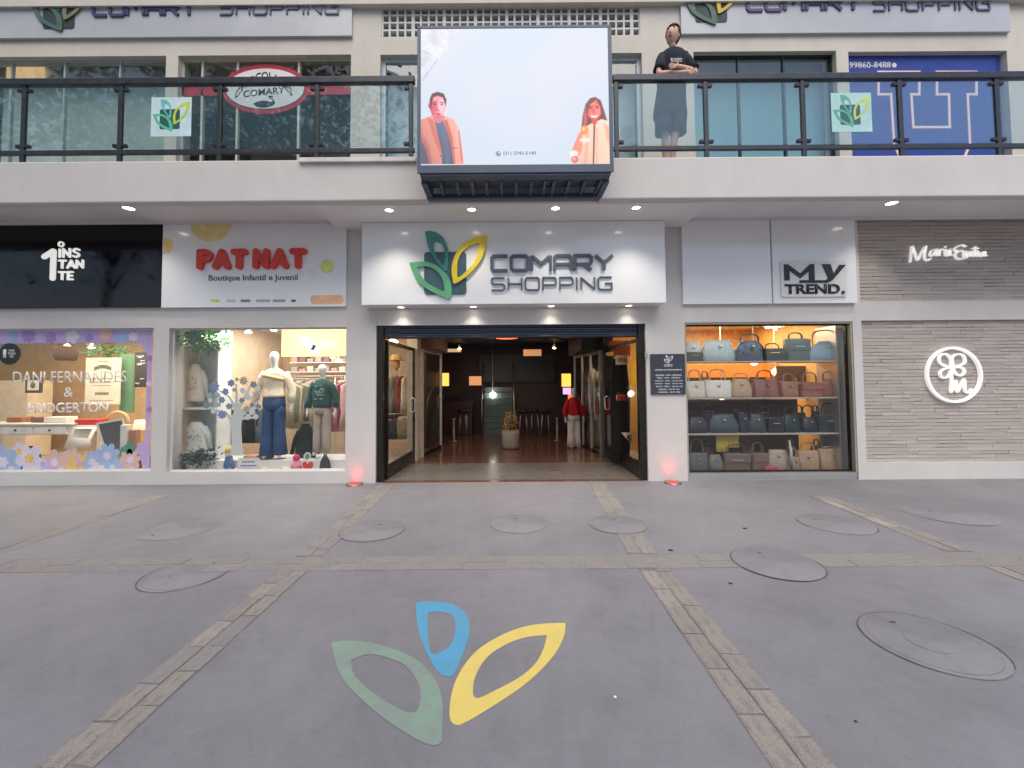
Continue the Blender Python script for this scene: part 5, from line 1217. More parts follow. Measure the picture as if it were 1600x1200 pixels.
# ================================================================ skinned bodies
def skin(name, J, E, m, parent, sub=2, keep=True, root=None):
    ks = list(J); me = bpy.data.meshes.new('s'); me.from_pydata([J[k][0] for k in ks], [(ks.index(a), ks.index(b)) for a, b in E], [])
    o = bpy.data.objects.new('s', me); COL.objects.link(o)
    md = o.modifiers.new('k', 'SKIN'); md.use_smooth_shade = True; md.branch_smoothing = .4
    for i, k in enumerate(ks):
        r = J[k][1]; me.skin_vertices[0].data[i].radius = r if isinstance(r, tuple) else (r, r)
        me.skin_vertices[0].data[i].use_root = (k == (root or ks[0]))
    s = o.modifiers.new('s', 'SUBSURF'); s.levels = s.render_levels = sub
    dg = bpy.context.evaluated_depsgraph_get(); ev = bpy.data.meshes.new_from_object(o.evaluated_get(dg))
    bpy.data.objects.remove(o); bpy.data.meshes.remove(me)
    for p in ev.polygons: p.use_smooth = True
    ev.name = name
    ob = bpy.data.objects.new(name, ev); COL.objects.link(ob); ev.materials.clear(); ev.materials.append(m)
    if parent: ob.parent = parent
    return ob
def body_joints(s, arms=.10, spread=.085, head=1.0, w=1.0):
    J = {'pelvis': ((0, 0, .93 * s), (.125 * s * w, .09 * s)), 'waist': ((0, -.005, 1.08 * s), (.105 * s * w, .078 * s)), 'chest': ((0, -.005, 1.28 * s), (.125 * s * w, .09 * s)), 'neckb': ((0, 0, 1.45 * s), (.07 * s, .055 * s)), 'neck': ((0, -.01, 1.52 * s), .045 * s),
         'headl': ((0, -.02, 1.60 * s), .065 * s * head), 'headm': ((0, -.015, 1.68 * s), .082 * s * head), 'headt': ((0, 0, 1.755 * s), .055 * s * head)}
    E = [('pelvis', 'waist'), ('waist', 'chest'), ('chest', 'neckb'), ('neckb', 'neck'), ('neck', 'headl'), ('headl', 'headm'), ('headm', 'headt')]
    for k, q in (('L', -1), ('R', 1)):
        J.update({'sh' + k: ((q * .165 * s * w, 0, 1.40 * s), .052 * s), 'el' + k: ((q * (.165 + arms) * s, .02, 1.13 * s), .036 * s), 'wr' + k: ((q * (.175 + arms * 1.1) * s, -.03, .90 * s), .026 * s), 'pa' + k: ((q * (.178 + arms * 1.1) * s, -.045, .83 * s), (.022 * s, .034 * s)), 'fi' + k: ((q * (.175 + arms) * s, -.05, .745 * s), (.012 * s, .026 * s)), 'th' + k: ((q * (.155 + arms) * s, -.075, .80 * s), .011 * s),
                  'hi' + k: ((q * spread * s, 0, .86 * s), .085 * s), 'kn' + k: ((q * spread * s * 1.1, -.01, .48 * s), .052 * s), 'an' + k: ((q * spread * s * 1.15, .02, .08 * s), .034 * s), 'to' + k: ((q * spread * s * 1.4, -.12 * s, .035 * s), (.038 * s, .025 * s))})
        E += [('chest', 'sh' + k), ('sh' + k, 'el' + k), ('el' + k, 'wr' + k), ('wr' + k, 'pa' + k), ('pa' + k, 'fi' + k), ('pa' + k, 'th' + k), ('pelvis', 'hi' + k), ('hi' + k, 'kn' + k), ('kn' + k, 'an' + k), ('an' + k, 'to' + k)]
    return J, E
M_MANN = mat('mannequin_white', (.72, .70, .67), rough=.3, vary=.03)
def crease(mb, k0, amp, fx=14, fz=10):
    for i in range(k0, len(mb.v)):
        x, y, z = mb.v[i]; d = amp * (math.sin(x * fx * 2.3 + z * fz) + .6 * math.sin(z * fz * 2.1 - x * fx + 1.3)); mb.v[i] = (x + d * .5, y + d, z)
def top_garment(s, w=1.0, hem=.92, sleeve=.92, arms=.10, fat=1.0):
    mb = MB(); zz = [hem, hem + .06, 1.05, 1.18, 1.30, 1.38, 1.44, 1.475]; rx = [.165, .172, .165, .172, .182, .178, .135, .07]; ry = [.125, .13, .122, .125, .125, .11, .085, .055]
    mb.loft([(0, 0, z * s, x * s * w * fat, y * s * fat) for z, x, y in zip(zz, rx, ry)], 24)
    for q in (-1, 1):
        a = Vector((q * .14 * s * w, 0, 1.40 * s)); b = Vector((q * (.165 + arms) * s, .02, 1.13 * s)); c = Vector((q * (.175 + arms * 1.1) * s, -.03, sleeve * s))
        if sleeve > 1.05: mb.tube([a, a.lerp(b, .3), b.lerp(a, 1 - min(1, (1.40 - sleeve) / .27))], [.075 * s * fat, .08 * s * fat, .082 * s * fat], 14)
        else: mb.tube([a, a.lerp(b, .4), b, b.lerp(c, .5), c], [.074 * s * fat, .072 * s * fat, .062 * s * fat, .056 * s * fat, .046 * s * fat], 14)
    crease(mb, 0, .010); return mb
def trousers(s, spread=.085, fat=1.0, flare=1.0, hem=.06):
    mb = MB(); mb.loft([(0, 0, .80 * s, .165 * s * fat, .12 * s * fat), (0, 0, .90 * s, .165 * s * fat, .125 * s * fat), (0, 0, 1.0 * s, .145 * s * fat, .11 * s), (0, 0, 1.06 * s, .135 * s * fat, .10 * s)], 24)
    for q in (-1, 1):
        mb.loft([(q * spread * s * 1.15, .005, hem * s, .075 * s * fat * flare, .09 * s * fat * flare), (q * spread * s * 1.12, 0, .28 * s, .072 * s * fat * flare ** .7, .082 * s * fat * flare ** .7), (q * spread * s * 1.1, -.005, .5 * s, .072 * s * fat * flare ** .4, .08 * s * fat * flare ** .3),
                 (q * spread * s * 1.02, 0, .75 * s, .088 * s * fat, .105 * s * fat), (q * spread * s * .95, 0, .88 * s, .082 * s * fat, .10 * s)], 18)
    crease(mb, 0, .009); return mb
def mannequin(px, pytop, pyfoot, D, label, rot=0, head=1.0, w=1.0, arms=.10, group='mannequins in the boutique window', mm=None, name='mannequin'):
    x, z0 = P(px, pyfoot, D); s = (P(px, pytop, D)[1] - z0) / 1.80
    t = T(name, label, 'mannequin', (0, 0, 0), group); J, E = body_joints(s, arms, head=head, w=w)
    skin('body', J, E, mm or M_MANN, t); t.location = (x, D, z0); t.rotation_euler.z = rot
    return t, s
t, s = mannequin(427, 545, 716, 7.0, 'white mannequin in a cream top and wide blue jeans', .15)
top_garment(s, hem=1.0).build('top', S('cream_knit', (226, 208, 184), rough=.9, bump=.3, bscale=90), t, keep=True); trousers(s, fat=1.05, flare=1.45).build('jeans', S('denim_blue', (52, 78, 122), rough=.85, vary=.2, scale=12, bump=.2, bscale=200), t, keep=True)
mb = MB(); mb.tube([(.17 * math.cos(i * .4) * s, .125 * math.sin(i * .4) * s, (1.33 - .04 * math.sin(i * .4 + 1.57)) * s) for i in range(16)], .03 * s, 8, closed=True); mb.build('collar', S('peach_scarf', (236, 200, 150), rough=.9), t, keep=True)
t, s = mannequin(503, 566, 712, 7.02, 'shorter white mannequin in a dark green sweater and beige trousers', -.12, head=1.12)
top_garment(s, hem=.93, fat=1.08).build('sweater', S('bottle_green', (28, 74, 68), rough=.9, bump=.3, bscale=120), t, keep=True); trousers(s, flare=1.1).build('trousers', S('beige_trousers', (178, 162, 150), rough=.9), t, keep=True)
mb = MB(); 
for i in range(15):
    a, b = R(-.085, .07), R(1.08, 1.34); mb.bbox(a * s, (a + R(.03, .07)) * s, -.155 * s, -.125 * s, b * s, (b + R(.012, .03)) * s, .003)
o = mb.build('printed_motif', S('motif_pale', (150, 176, 170), rough=.8), t, keep=True); o['kind'] = 'stuff'

# ================================================================ boutique window contents
tag(MB().bbox(xb0 + .03, xb1 - .03, 6.90, 7.45, .006, P(430, 717, 7.0)[1] - .001, .008).build('display_platform', M_WHT2), 'low white platform under the two boutique mannequins', 'platform')
tag(MB().bbox(xb0 + .03, xb1 - .03, 6.67, 6.89, .006, .125, .006).build('window_ledge', M_WHT2), 'white ledge right behind the boutique glass', 'ledge')
LZ = .126
t = T('shelf_unit', 'tall white niche shelf with baby clothes in the boutique window', 'shelf unit', (xb0, 7.0, 0)); M_NICHE = S('niche_white', (222, 228, 226), rough=.6)
f = lambda px, D=7.0: P(px, 640, D)[0]
MB().box(f(266), f(344), 7.26, 7.28, .13, 2.5).build('back_panel', M_NICHE, t)
for px in (266, 281, 342): MB().box(f(px) - .012, f(px) + .012, 6.95, 7.258, .13, 2.5).build('side_panel', M_NICHE, t)
for py in (538, 637, 707): z = P(310, py, 6.95)[1]; MB().box(f(281) + .013, f(342) - .013, 6.93, 7.258, z - .03, z).build('shelf', M_NICHE, t)
def flat_shirt(px0, px1, py0, py1, D, m, name, label, cat, sleeves=True, trim=None):
    x0, x1, z0, z1 = RC(px0, py0, px1, py1, D); w_, h = x1 - x0, z1 - z0; cx = (x0 + x1) / 2
    t = T(name, label, cat, (cx, D, z0)); mb = MB(); k = .5 if sleeves else .46
    mb.loft([(cx, D, z0, w_ * .34, .05), (cx, D, z0 + h * .1, w_ * .36, .06), (cx, D, z0 + h * .45, w_ * .30, .055), (cx, D, z0 + h * .75, w_ * .30, .05), (cx, D, z0 + h * .9, w_ * .2, .04), (cx, D, z0 + h, w_ * .1, .03)], 20)
    if sleeves:
        for q in (-1, 1): mb.tube([(cx + q * w_ * .22, D, z0 + h * .80), (cx + q * w_ * .36, D, z0 + h * .55), (cx + q * w_ * .46, D - .01, z0 + h * .12)], [w_ * .09, w_ * .085, w_ * .06], 10)
    crease(mb, 0, .006, 30, 22); mb.build('cloth', m, t)
    if trim:
        MB().tube([(cx + w_ * .11 * math.cos(i * .5236), D + .03 * math.sin(i * .5236), z0 + h) for i in range(12)], .012, 6, closed=True).build('collar', trim, t)
        mb = MB()
        for i in range(14):
            a, b = R(-.2, .2) * w_, R(.3, .72) * h; mb.ball((cx + a, D - .06, z0 + b), .012, .006, .010, u=6, v=4)
        o = mb.build('flower_motif', trim, t); o['kind'] = 'stuff'
    return t
M_IV = S('ivory_cloth', (226, 216, 204), rough=.9); M_TRIM = S('taupe_trim', (170, 152, 136), rough=.9); M_WC = S('white_cloth', (228, 226, 220), rough=.9)
flat_shirt(284, 327, 568, 627, 7.08, M_IV, 'baby_dress', 'ivory frilled baby dress on the upper niche shelf', 'dress', True, M_TRIM)
flat_shirt(278, 334, 658, 706, 7.08, M_WC, 'baby_sweater', 'white baby sweater with flower motif on the lower niche shelf', 'sweater', True, M_TRIM)
flat_shirt(455, 500, 662, 716, 7.12, S('black_tee', (34, 38, 36), rough=.9), 'child_shirt', 'black child shirt with green print standing between the mannequins', 'shirt', True, S('dark_green_print', (46, 74, 58)))
M_LEAFG = mat('plant_green', (.07, .20, .06), rough=.5, vary=.4, scale=30, rand=.1); M_LEAFB = mat('eucalyptus', (.085, .13, .12), rough=.55, vary=.4, scale=30)
def plant(px, py, rpx, D, n, m, label, squash=.7, lf=.035, nm='foliage_plant', base=None):
    x, z = P(px, py, D); r = rpx * D / FPX; t = T(nm, label, 'plant', (x, D, z))
    mb = MB()
    for i in range(n):
        a = Vector((random.gauss(0, .45), random.gauss(0, .4), random.gauss(0, .42) * squash)) * r; c = Vector((x, D, z)) + a
        d = (a.normalized() + Vector((R(-.6, .6), R(-.8, .3), R(-.8, .6)))).normalized(); s_ = d.cross(Vector((R(-1, 1), R(-1, 1), R(-1, 1)))).normalized()
        L = lf * R(.7, 1.3); u_ = d.cross(s_) * L * .15
        mb.add([c, c + d * L * .45 + s_ * L * .3 + u_, c + d * L, c + d * L * .45 - s_ * L * .3 + u_], [(0, 1, 2, 3)])
    o = mb.build('foliage', m, t, fix=False)
    mb = MB()
    for i in range(6): 
        q = Vector((R(-.4, .4), R(-.3, .3), R(-.3, .5) * squash)) * r; mb.tube([(x, D, z - r * .6 * squash), tuple(Vector((x, D, z)) + q)], .004, 5)
    o = mb.build('stem', S('stem_brown', (90, 84, 60)), t); o['kind'] = 'stuff'
plant(322, 528, 25, 6.90, 620, M_LEAFG, 'hanging bright green plant at the top of the white niche', .8, .085, 'hanging_plant')
plant(308, 545, 16, 6.98, 60, S('dry_leaf', (196, 186, 172)), 'dry pale trailing leaves hanging in the niche', .8, .05, 'hanging_plant')
plant(272, 722, 12, 6.80, 170, M_LEAFB, 'small grey green plant in the corner of the boutique window', 1.3, .035)
plant(314, 714, 22, 6.84, 380, M_LEAFB, 'grey green trailing plant in front of the white niche', .6, .055)
# paper tree
DT = 6.78; z4 = lambda x, y: P(240 + x / 4.286, 490 + y / 4.286, DT)
t = T('paper_tree', 'white cut out paper tree with blue flowers in the boutique window', 'decoration', (z4(550, 950)[0], DT, z4(550, 950)[1]))
MB().poly([z4(*p) for p in [(512, 950), (522, 880), (520, 760), (500, 700), (470, 670), (400, 650), (410, 635), (490, 655), (525, 690), (540, 640), (500, 560), (440, 520), (446, 510), (515, 555), (545, 600), (548, 470), (560, 470), (568, 600), (610, 540), (640, 480), (652, 486), (625, 550), (580, 640), (640, 620), (700, 580), (708, 590), (650, 640), (595, 690), (690, 690), (690, 702), (590, 712), (584, 760), (590, 880), (600, 950)]], DT, DT + .012).build('trunk', M_WHT2, t)
FC = [S('paper_blue', (136, 156, 196), rough=.8), S('paper_slate', (140, 152, 170), rough=.8), S('paper_white', (226, 228, 226), rough=.8), S('paper_tan', (204, 184, 160), rough=.8), S('paper_pale_blue', (168, 188, 206), rough=.8)]
def flower(cx, cz, r, y, m, parent, pet=6, name='paper_flower', th=.004, rot=0):
    pts = []
    for i in range(pet * 6):
        a = 2 * math.pi * i / (pet * 6) + rot; rr = r * (.66 + .34 * abs(math.cos(a * pet / 2 - rot * pet / 2)) ** .7); pts.append((cx + rr * math.cos(a), cz + rr * math.sin(a)))
    return MB().poly(pts, y - th, y).build(name, m, parent)
k = 0
for x, y, r, c in [(408, 490, 36, 0), (485, 522, 24, 0), (457, 578, 24, 0), (460, 676, 30, 0), (357, 612, 26, 1), (372, 548, 22, 4), (430, 548, 20, 4), (508, 620, 22, 1), (520, 465, 26, 0), (605, 450, 30, 3), (672, 475, 24, 1), (690, 545, 26, 3), (600, 515, 22, 2), (640, 560, 22, 2), (625, 640, 24, 3), (660, 660, 22, 2), (705, 620, 20, 1), (400, 655, 18, 2), (560, 440, 14, 4), (700, 500, 18, 2), (590, 580, 18, 1), (380, 580, 16, 2), (440, 610, 16, 4), (540, 510, 14, 4), (660, 610, 16, 1), (635, 690, 22, 2), (685, 690, 20, 2)]:
    a, b = z4(x, y); k += 1; flower(a, b, r * DT / FPX / 4.286, DT - .001 - .0045 * (k % 3), FC[c], t, (6, 8, 5)[k % 3], rot=k)
# notice, heart, hats and toys on the ledge
D = 6.70; x0, x1, z0, z1 = RC(372, 711, 405, 735, D); t = T('paper_notice', 'white paper notice with three purple lines behind the boutique glass', 'notice', ((x0 + x1) / 2, D, LZ))
MB().box(x0, x1, D, D + .003, LZ, LZ + (z1 - z0)).build('sheet', M_WHT2, t); M_PUR = S('purple_print', (112, 92, 150))
for i, (a, b) in enumerate(((.2, .8), (.12, .9), (.3, .7))):
    zz_ = LZ + (z1 - z0) * (.75 - .25 * i); n = 7
    for j in range(n): xa = x0 + (x1 - x0) * (a + (b - a) * j / n); MB().box(xa, xa + (b - a) / n * (x1 - x0) * .75, D - .001, D - .0001, zz_ - .012, zz_ + .012).build('small_print', M_PUR, t)
x, _ = P(463, 730, 6.76); M_PINK = S('hot_pink_wool', (226, 60, 112), rough=.95, bump=.6, bscale=90); M_PALEP = S('pale_pink_wool', (236, 150, 172), rough=.95, bump=.6, bscale=90)
t = T('bobble_hat', 'pink bobble hat beside the red heart on the boutique ledge', 'hat', (x, 6.76, LZ))
MB().loft([(x, 6.76, LZ, .085, .085), (x, 6.76, LZ + .06, .088, .088), (x, 6.76, LZ + .065, .082, .082)], 18).build('brim', M_PINK, t)
MB().loft([(x, 6.76, LZ + .066, .082, .082), (x, 6.76, LZ + .12, .076, .076), (x, 6.76, LZ + .17, .05, .05), (x, 6.76, LZ + .19, .02, .02)], 18).build('crown', M_PALEP, t); MB().ball((x, 6.76, LZ + .225), .055, u=10, v=8).build('bobble', M_PINK, t)
x, _ = P(481, 722, 6.72); zh = lambda l, k=1.0: [(x + a * .09 * k, LZ + .02 + .10 + (b - .1) * .10 * k) for a, b in l]
hp = [(0, -1.1), (-.45, -.7), (-.85, -.15), (-.9, .35), (-.6, .62), (-.25, .5), (0, .25), (.25, .5), (.6, .62), (.9, .35), (.85, -.15), (.45, -.7)]
t = T('heart_cutout', 'red heart cut out with white edge and green leaf on the boutique ledge', 'decoration', (x, 6.72, LZ))
MB().poly(smooth_closed(zh(hp, 1.2), 40), 6.722, 6.728).build('white_edge', M_WHT2, t); MB().poly(smooth_closed(zh(hp), 40), 6.715, 6.7215).build('heart', S('heart_red', (206, 62, 52), rough=.6), t)
MB().poly(smooth_closed([(x - .03, LZ + .19), (x - .07, LZ + .25), (x - .03, LZ + .31), (x + .03, LZ + .30), (x + .045, LZ + .24)], 24), 6.722, 6.728).build('leaf_edge', M_WHT2, t); MB().poly(smooth_closed([(x - .02, LZ + .20), (x - .045, LZ + .25), (x - .02, LZ + .29), (x + .02, LZ + .28), (x + .025, LZ + .24)], 24), 6.716, 6.7215).build('leaf', S('leaf_green', (110, 150, 110)), t)
x, _ = P(508, 720, 6.78); t = T('toy_backpack', 'small dark backpack standing beside the red heart', 'backpack', (x, 6.78, LZ)); M_CH = S('charcoal_cloth', (56, 58, 64), rough=.9)
MB().loft([(x, 6.78, LZ, .085, .06), (x, 6.78, LZ + .04, .09, .065), (x, 6.78, LZ + .15, .075, .055), (x, 6.78, LZ + .22, .045, .04), (x, 6.78, LZ + .26, .015, .015)], 16).build('bag_body', M_CH, t); MB().ball((x + .01, 6.72, LZ + .05), .02, .01, .02).build('badge', M_WHT2, t)
MB().tube([(x - .02, 6.78, LZ + .25), (x - .015, 6.78, LZ + .30), (x + .015, 6.78, LZ + .30), (x + .02, 6.78, LZ + .25)], .008, 6).build('loop', M_CH, t)
x, _ = P(358, 695, 6.82); t = T('plush_doll', 'plush doll with yellow hat and blue coat at the foot of the paper tree', 'toy', (x, 6.82, LZ)); M_DB = S('doll_blue', (92, 112, 156), rough=.95)
MB().loft([(x, 6.82, LZ, .08, .06), (x, 6.82, LZ + .12, .075, .06), (x, 6.82, LZ + .24, .05, .045)], 14).build('coat', M_DB, t); MB().ball((x, 6.82, LZ + .29), .06, .055, .06).build('head', M_IV, t); MB().loft([(x, 6.82, LZ + .31, .064, .06), (x, 6.82, LZ + .36, .055, .05), (x + .01, 6.82, LZ + .42, .012, .012)], 14).build('hat', S('doll_yellow', (220, 190, 110), rough=.95), t)
for px, r, rgb, lb in ((345, .07, (190, 190, 186), 'pale folded baby shoes under the paper tree'), (357, .06, (110, 136, 170), 'blue knitted baby hat below the plush doll'), (368, .055, (204, 196, 176), 'cream knitted baby hat beside the paper notice')):
    x, _ = P(px, 726, 6.74); tag(MB().loft([(x, 6.74, LZ, r, r * .8), (x, 6.74, LZ + r * .7, r * .95, r * .75), (x + .01, 6.74, LZ + r * 1.3, r * .5, r * .45), (x + .01, 6.74, LZ + r * 1.5, r * .15, r * .15)], 14).build('baby_hat', S('wool_%d' % rgb[0], rgb, rough=.95, bump=.5, bscale=90)), lb, 'hat', 'knitted baby things on the ledge')
for px, rgb, lb in ((412, (214, 190, 176), 'round cream and brown shoe on the ledge before the jeans mannequin'), (445, (226, 206, 196), 'pale pink shoe on the ledge between the mannequins')):
    x, _ = P(px, 724, 6.74); t = T('baby_shoe', lb, 'shoe', (x, 6.74, LZ), 'baby shoes on the ledge'); MB().loft([(x, 6.74, LZ, .10, .045), (x, 6.74, LZ + .05, .10, .045), (x, 6.74, LZ + .08, .06, .035), (x, 6.74, LZ + .09, .02, .02)], 14).build('upper', S('shoe_%d' % rgb[0], rgb), t); MB().ball((x - .04, 6.70, LZ + .05), .025, .015, .03).build('patch', S('shoe_brown', (120, 70, 60)), t)
for px, D, rgb, lb in ((394, 7.0, (206, 150, 130), 'folded coral garment on the platform behind the paper notice'), (415, 7.02, (120, 108, 100), 'rolled grey garment at the jeans mannequin\'s feet')):
    x, z = P(px, 712, D); tag(MB().bbox(x - .11, x + .11, D - .08, D + .08, P(430, 717, 7.0)[1], P(430, 717, 7.0)[1] + .07, .03).build('folded_garment', S('fold_%d' % rgb[0], rgb, rough=.95)), lb, 'clothing')
# clothes rails
def garment(x, y, ztop, h, wd, rgb, ang, label, group):
    m = S('cloth_%d_%d_%d' % rgb, rgb, rough=.95, vary=.2, scale=14); t = T('hanging_garment', label, 'clothing', (0, 0, 0), group)
    mb = MB(); mb.loft([(R(-.01, .01), 0, -h, wd * R(.42, .52), .05), (0, 0, -h * .6, wd * .46, .055), (0, 0, -h * .25, wd * .47, .05), (0, 0, -.06, wd * .44, .04), (0, 0, -.02, wd * .2, .025), (0, 0, 0, .03, .02)], 18); crease(mb, 0, .012, 26, 3); mb.build('cloth', m, t, keep=True)
    MB().tube([(0, 0, -.01), (0, 0, .03), (.02, 0, .06), (.01, 0, .085), (-.015, 0, .075)], .005, 5).build('hook', M_ALU, t, keep=True)
    t.location = (x, y, ztop); t.rotation_euler.z = ang
def rail(x0, y0, x1, y1, z, label):
    t = T('clothes_rail', label, 'clothes rail', (x0, y0, 0)); MB().tube([(x0, y0, .006), (x0, y0, z), (x1, y1, z), (x1, y1, .006)], .014, 8).build('bar', M_ALU, t)
OL = ['first', 'second', 'third', 'fourth', 'fifth', 'sixth', 'seventh', 'eighth', 'ninth', 'tenth', 'eleventh', 'twelfth']
RCOL = [((150, 138, 118), 'taupe'), ((112, 116, 98), 'olive'), ((186, 172, 148), 'sand'), ((96, 98, 92), 'grey green'), ((168, 158, 138), 'light khaki'), ((130, 126, 110), 'khaki'), ((84, 82, 78), 'charcoal'), ((176, 160, 134), 'beige'), ((120, 112, 96), 'brown'), ((154, 150, 140), 'pale grey')]
x0, z0 = P(437, 592, 7.7); x1, z1 = P(505, 585, 8.4); rail(x0, 7.7, x1, 8.5, z0, 'clothes rail running back between the two mannequins')
for i in range(10):
    f_ = (i + .5) / 10; garment(x0 + (x1 - x0) * f_, 7.7 + .8 * f_, z0 - .085, .78 + R(-.1, .08), .46, RCOL[i][0], .55 + R(-.1, .1), '%s garment, %s on the rail between the mannequins' % (RCOL[i][1], OL[i]), 'garments on the middle rail')
x0, z0 = P(446, 588, 8.75); x1, _ = P(538, 588, 8.75); rail(x0, 8.75, x1, 8.78, z0, 'long clothes rail across the back behind the mannequins')
for i, (rgb, nm) in enumerate((((206, 190, 170), 'cream'), ((140, 90, 84), 'brick red'), ((166, 170, 164), 'silver grey'), ((96, 104, 84), 'moss'), ((214, 170, 160), 'peach'), ((70, 76, 92), 'navy grey'), ((190, 150, 110), 'camel'), ((150, 156, 170), 'pale blue'), ((110, 70, 80), 'mulberry'), ((200, 196, 190), 'off white'))):
    garment(x0 + (x1 - x0) * (i + .5) / 10, 8.76, z0 - .085, .8 + R(-.12, .1), .34, rgb, .75 + R(-.25, .25), '%s garment on the long rail across the back of the boutique' % nm, 'garments on the back rail')
x0, z0 = P(362, 632, 7.9); x1, _ = P(418, 632, 7.9); rail(x0, 7.9, x1, 7.95, z0, 'low clothes rail behind the paper tree')
for i, (rgb, nm) in enumerate((((30, 30, 34), 'black'), ((44, 44, 50), 'dark grey'), ((24, 26, 30), 'jet black'), ((84, 96, 110), 'slate blue'))):
    garment(x0 + (x1 - x0) * (i + .5) / 4, 7.92, z0 - .085, .62, .34, rgb, .3 + R(-.2, .2), '%s garment on the low rail behind the paper tree' % nm, 'garments on the low rail')
x0, z0 = P(524, 590, 7.9); x1, _ = P(552, 590, 8.1); rail(x0, 7.9, x1, 8.1, z0, 'clothes rail beyond the green sweater mannequin')
for i, (rgb, nm) in enumerate((((120, 54, 74), 'wine red'), ((168, 110, 120), 'dusty pink'), ((92, 48, 62), 'plum'), ((190, 150, 146), 'pale rose'))):
    garment(x0 + (x1 - x0) * (i + .5) / 4, 7.95, z0 - .085, .9, .34, rgb, .8, '%s garment on the rail beyond the green sweater' % nm, 'garments on the far rail')
t = T('wall_shelf', 'shelf of folded pink and grey clothes behind the mannequins', 'shelf', (P(480, 570, 9.2)[0], 9.2, 1.6)); xa, za = P(452, 582, 9.2); xb_, _ = P(540, 582, 9.2)
for j in range(3):
    z = za + .02 + .2 * j; MB().box(xa, xb_, 9.2, 9.6, z - .02, z).build('board', M_WHT2, t)
for j in range(3):
    for i in range(7):
        rgb = random.choice([(196, 150, 150), (170, 160, 156), (216, 196, 186), (140, 104, 110), (206, 190, 120)]); xx = xa + (xb_ - xa) * (i + .1) / 7; z = za + .02 + .2 * j
        tag(MB().bbox(xx, xx + (xb_ - xa) * .11, 9.22, 9.5, z + .001, z + R(.06, .15), .015).build('folded_clothes_pile', S('pile_%d' % rgb[0], rgb, rough=.95)), '%s folded pile, %s on the %s shelf board behind the mannequins' % ({196: 'rose', 170: 'grey', 216: 'cream', 140: 'plum', 206: 'yellow'}[rgb[0]], OL[i], ('lowest', 'middle', 'top')[j]), 'clothing', 'folded clothes on the wall shelf')
# inner header with flowers
D = 7.55; x0, x1, z0, z1 = RC(440, 511, 545, 557, D); t = T('header_board', 'tan header board with blue flowers inside the boutique', 'sign', (x0, D, z0)); MB().box(x0, x1, D, D + .05, z0, z0 + .5).build('board', S('tan_board', (222, 176, 116), rough=.7), t)
for px, py, r in ((477, 533, 8), (487, 541, 7), (493, 546, 8)): a, b = P(px, py, D); flower(a, b, r * D / FPX, D - .001, FC[0] if r == 8 else FC[1], t, 6)
a, b = P(500, 546, D), P(530, 534, D); text('PAT NAT', a[0], b[0], a[1], b[1], D, S('header_letters', (236, 214, 180)), t, bold=.02)

# ================================================================ first shop: purple window with lettering
DI = DG - .0055      # on the glass
t = T('window_decal', 'lilac flower decal framing the glass of the lettered shop window', 'window decal', (-6.5, DI, zA0)); M_LIL = S('lilac', (190, 168, 214), rough=.5, vary=.14, scale=5); M_LIL2 = S('lilac_deep', (160, 132, 190), rough=.5)
x0, x1, z0, z1 = RC(-260, 514, 237, 537, DI); xr = P(237, 600, DI)[0]; zbt = P(100, 736, DI)[1]
xi = P(229, 600, DI)[0]; pts = [(XL + .3, z1), (xr, z1), (xr, zbt), (P(224, 700, DI)[0], zbt), (P(219, 712, DI)[0], P(219, 712, DI)[1]), (xi, P(229, 690, DI)[1]), (xi, P(229, 552, DI)[1]), (P(222, 545, DI)[0], P(222, 545, DI)[1]), (P(219, 538, DI)[0], z0), (XL + .3, z0)]
MB().poly(pts, DI - .0008, DI).build('frame_band', M_LIL, t)
FL = {'b': S('decal_blue', (160, 182, 216), rough=.6, vary=.1), 'p': S('decal_peach', (216, 180, 170), rough=.6, vary=.1), 'w': S('decal_white', (214, 206, 220), rough=.6, vary=.1), 'l': M_LIL, 'y': S('decal_yellow', (230, 190, 110), rough=.6), 'g': S('decal_green', (92, 140, 120), rough=.6), 'v': M_LIL2}
k = 0
for px, py, r, c in [(5, 722, 26, 'b'), (18, 735, 20, 'b'), (46, 716, 22, 'w'), (60, 730, 16, 'w'), (72, 738, 18, 'l'), (30, 705, 14, 'w'), (86, 722, 20, 'p'), (96, 735, 15, 'p'), (112, 714, 14, 'p'), (113, 728, 10, 'y'), (130, 717, 6, 'y'), (128, 732, 14, 'l'), (145, 722, 18, 'b'), (168, 712, 20, 'b'), (152, 736, 14, 'w'), (176, 730, 14, 'b'), (204, 718, 17, 'p'), (190, 736, 14, 'l'), (181, 735, 6, 'y'), (206, 734, 14, 'p'), (223, 702, 12, 'l'), (46, 739, 8, 'w'), (203, 700, 10, 'g'), (192, 706, 8, 'g'),
                     (20, 526, 10, 'b'), (45, 524, 12, 'v'), (113, 526, 12, 'w'), (80, 528, 9, 'v'), (165, 522, 12, 'p'), (190, 527, 12, 'b'), (208, 526, 8, 'w'), (140, 528, 7, 'v'), (234, 560, 5, 'v'), (233, 600, 5, 'w'), (234, 640, 5, 'v'), (233, 668, 5, 'p')]:
    a, b = P(px, py, DI); k += 1; flower(a, b, r * DI / FPX, DI - .0010 - .0007 * (k % 6), FL[c], t, (5, 6, 8)[k % 3], 'decal_flower', .0005, k * .7)
    if r > 13: flower(a, b, r * .35 * DI / FPX, DI - .0056, FL['y' if k % 3 == 0 else 'w'], t, 6, 'flower_centre', .0005, k)
D = DI - .001; M_DW = S('decal_letters', (244, 240, 236), rough=.5)
t = T('window_lettering', 'two pale names joined by an ampersand on the lilac framed window', 'lettering', (P(110, 610, D)[0], D, P(110, 646, D)[1]))
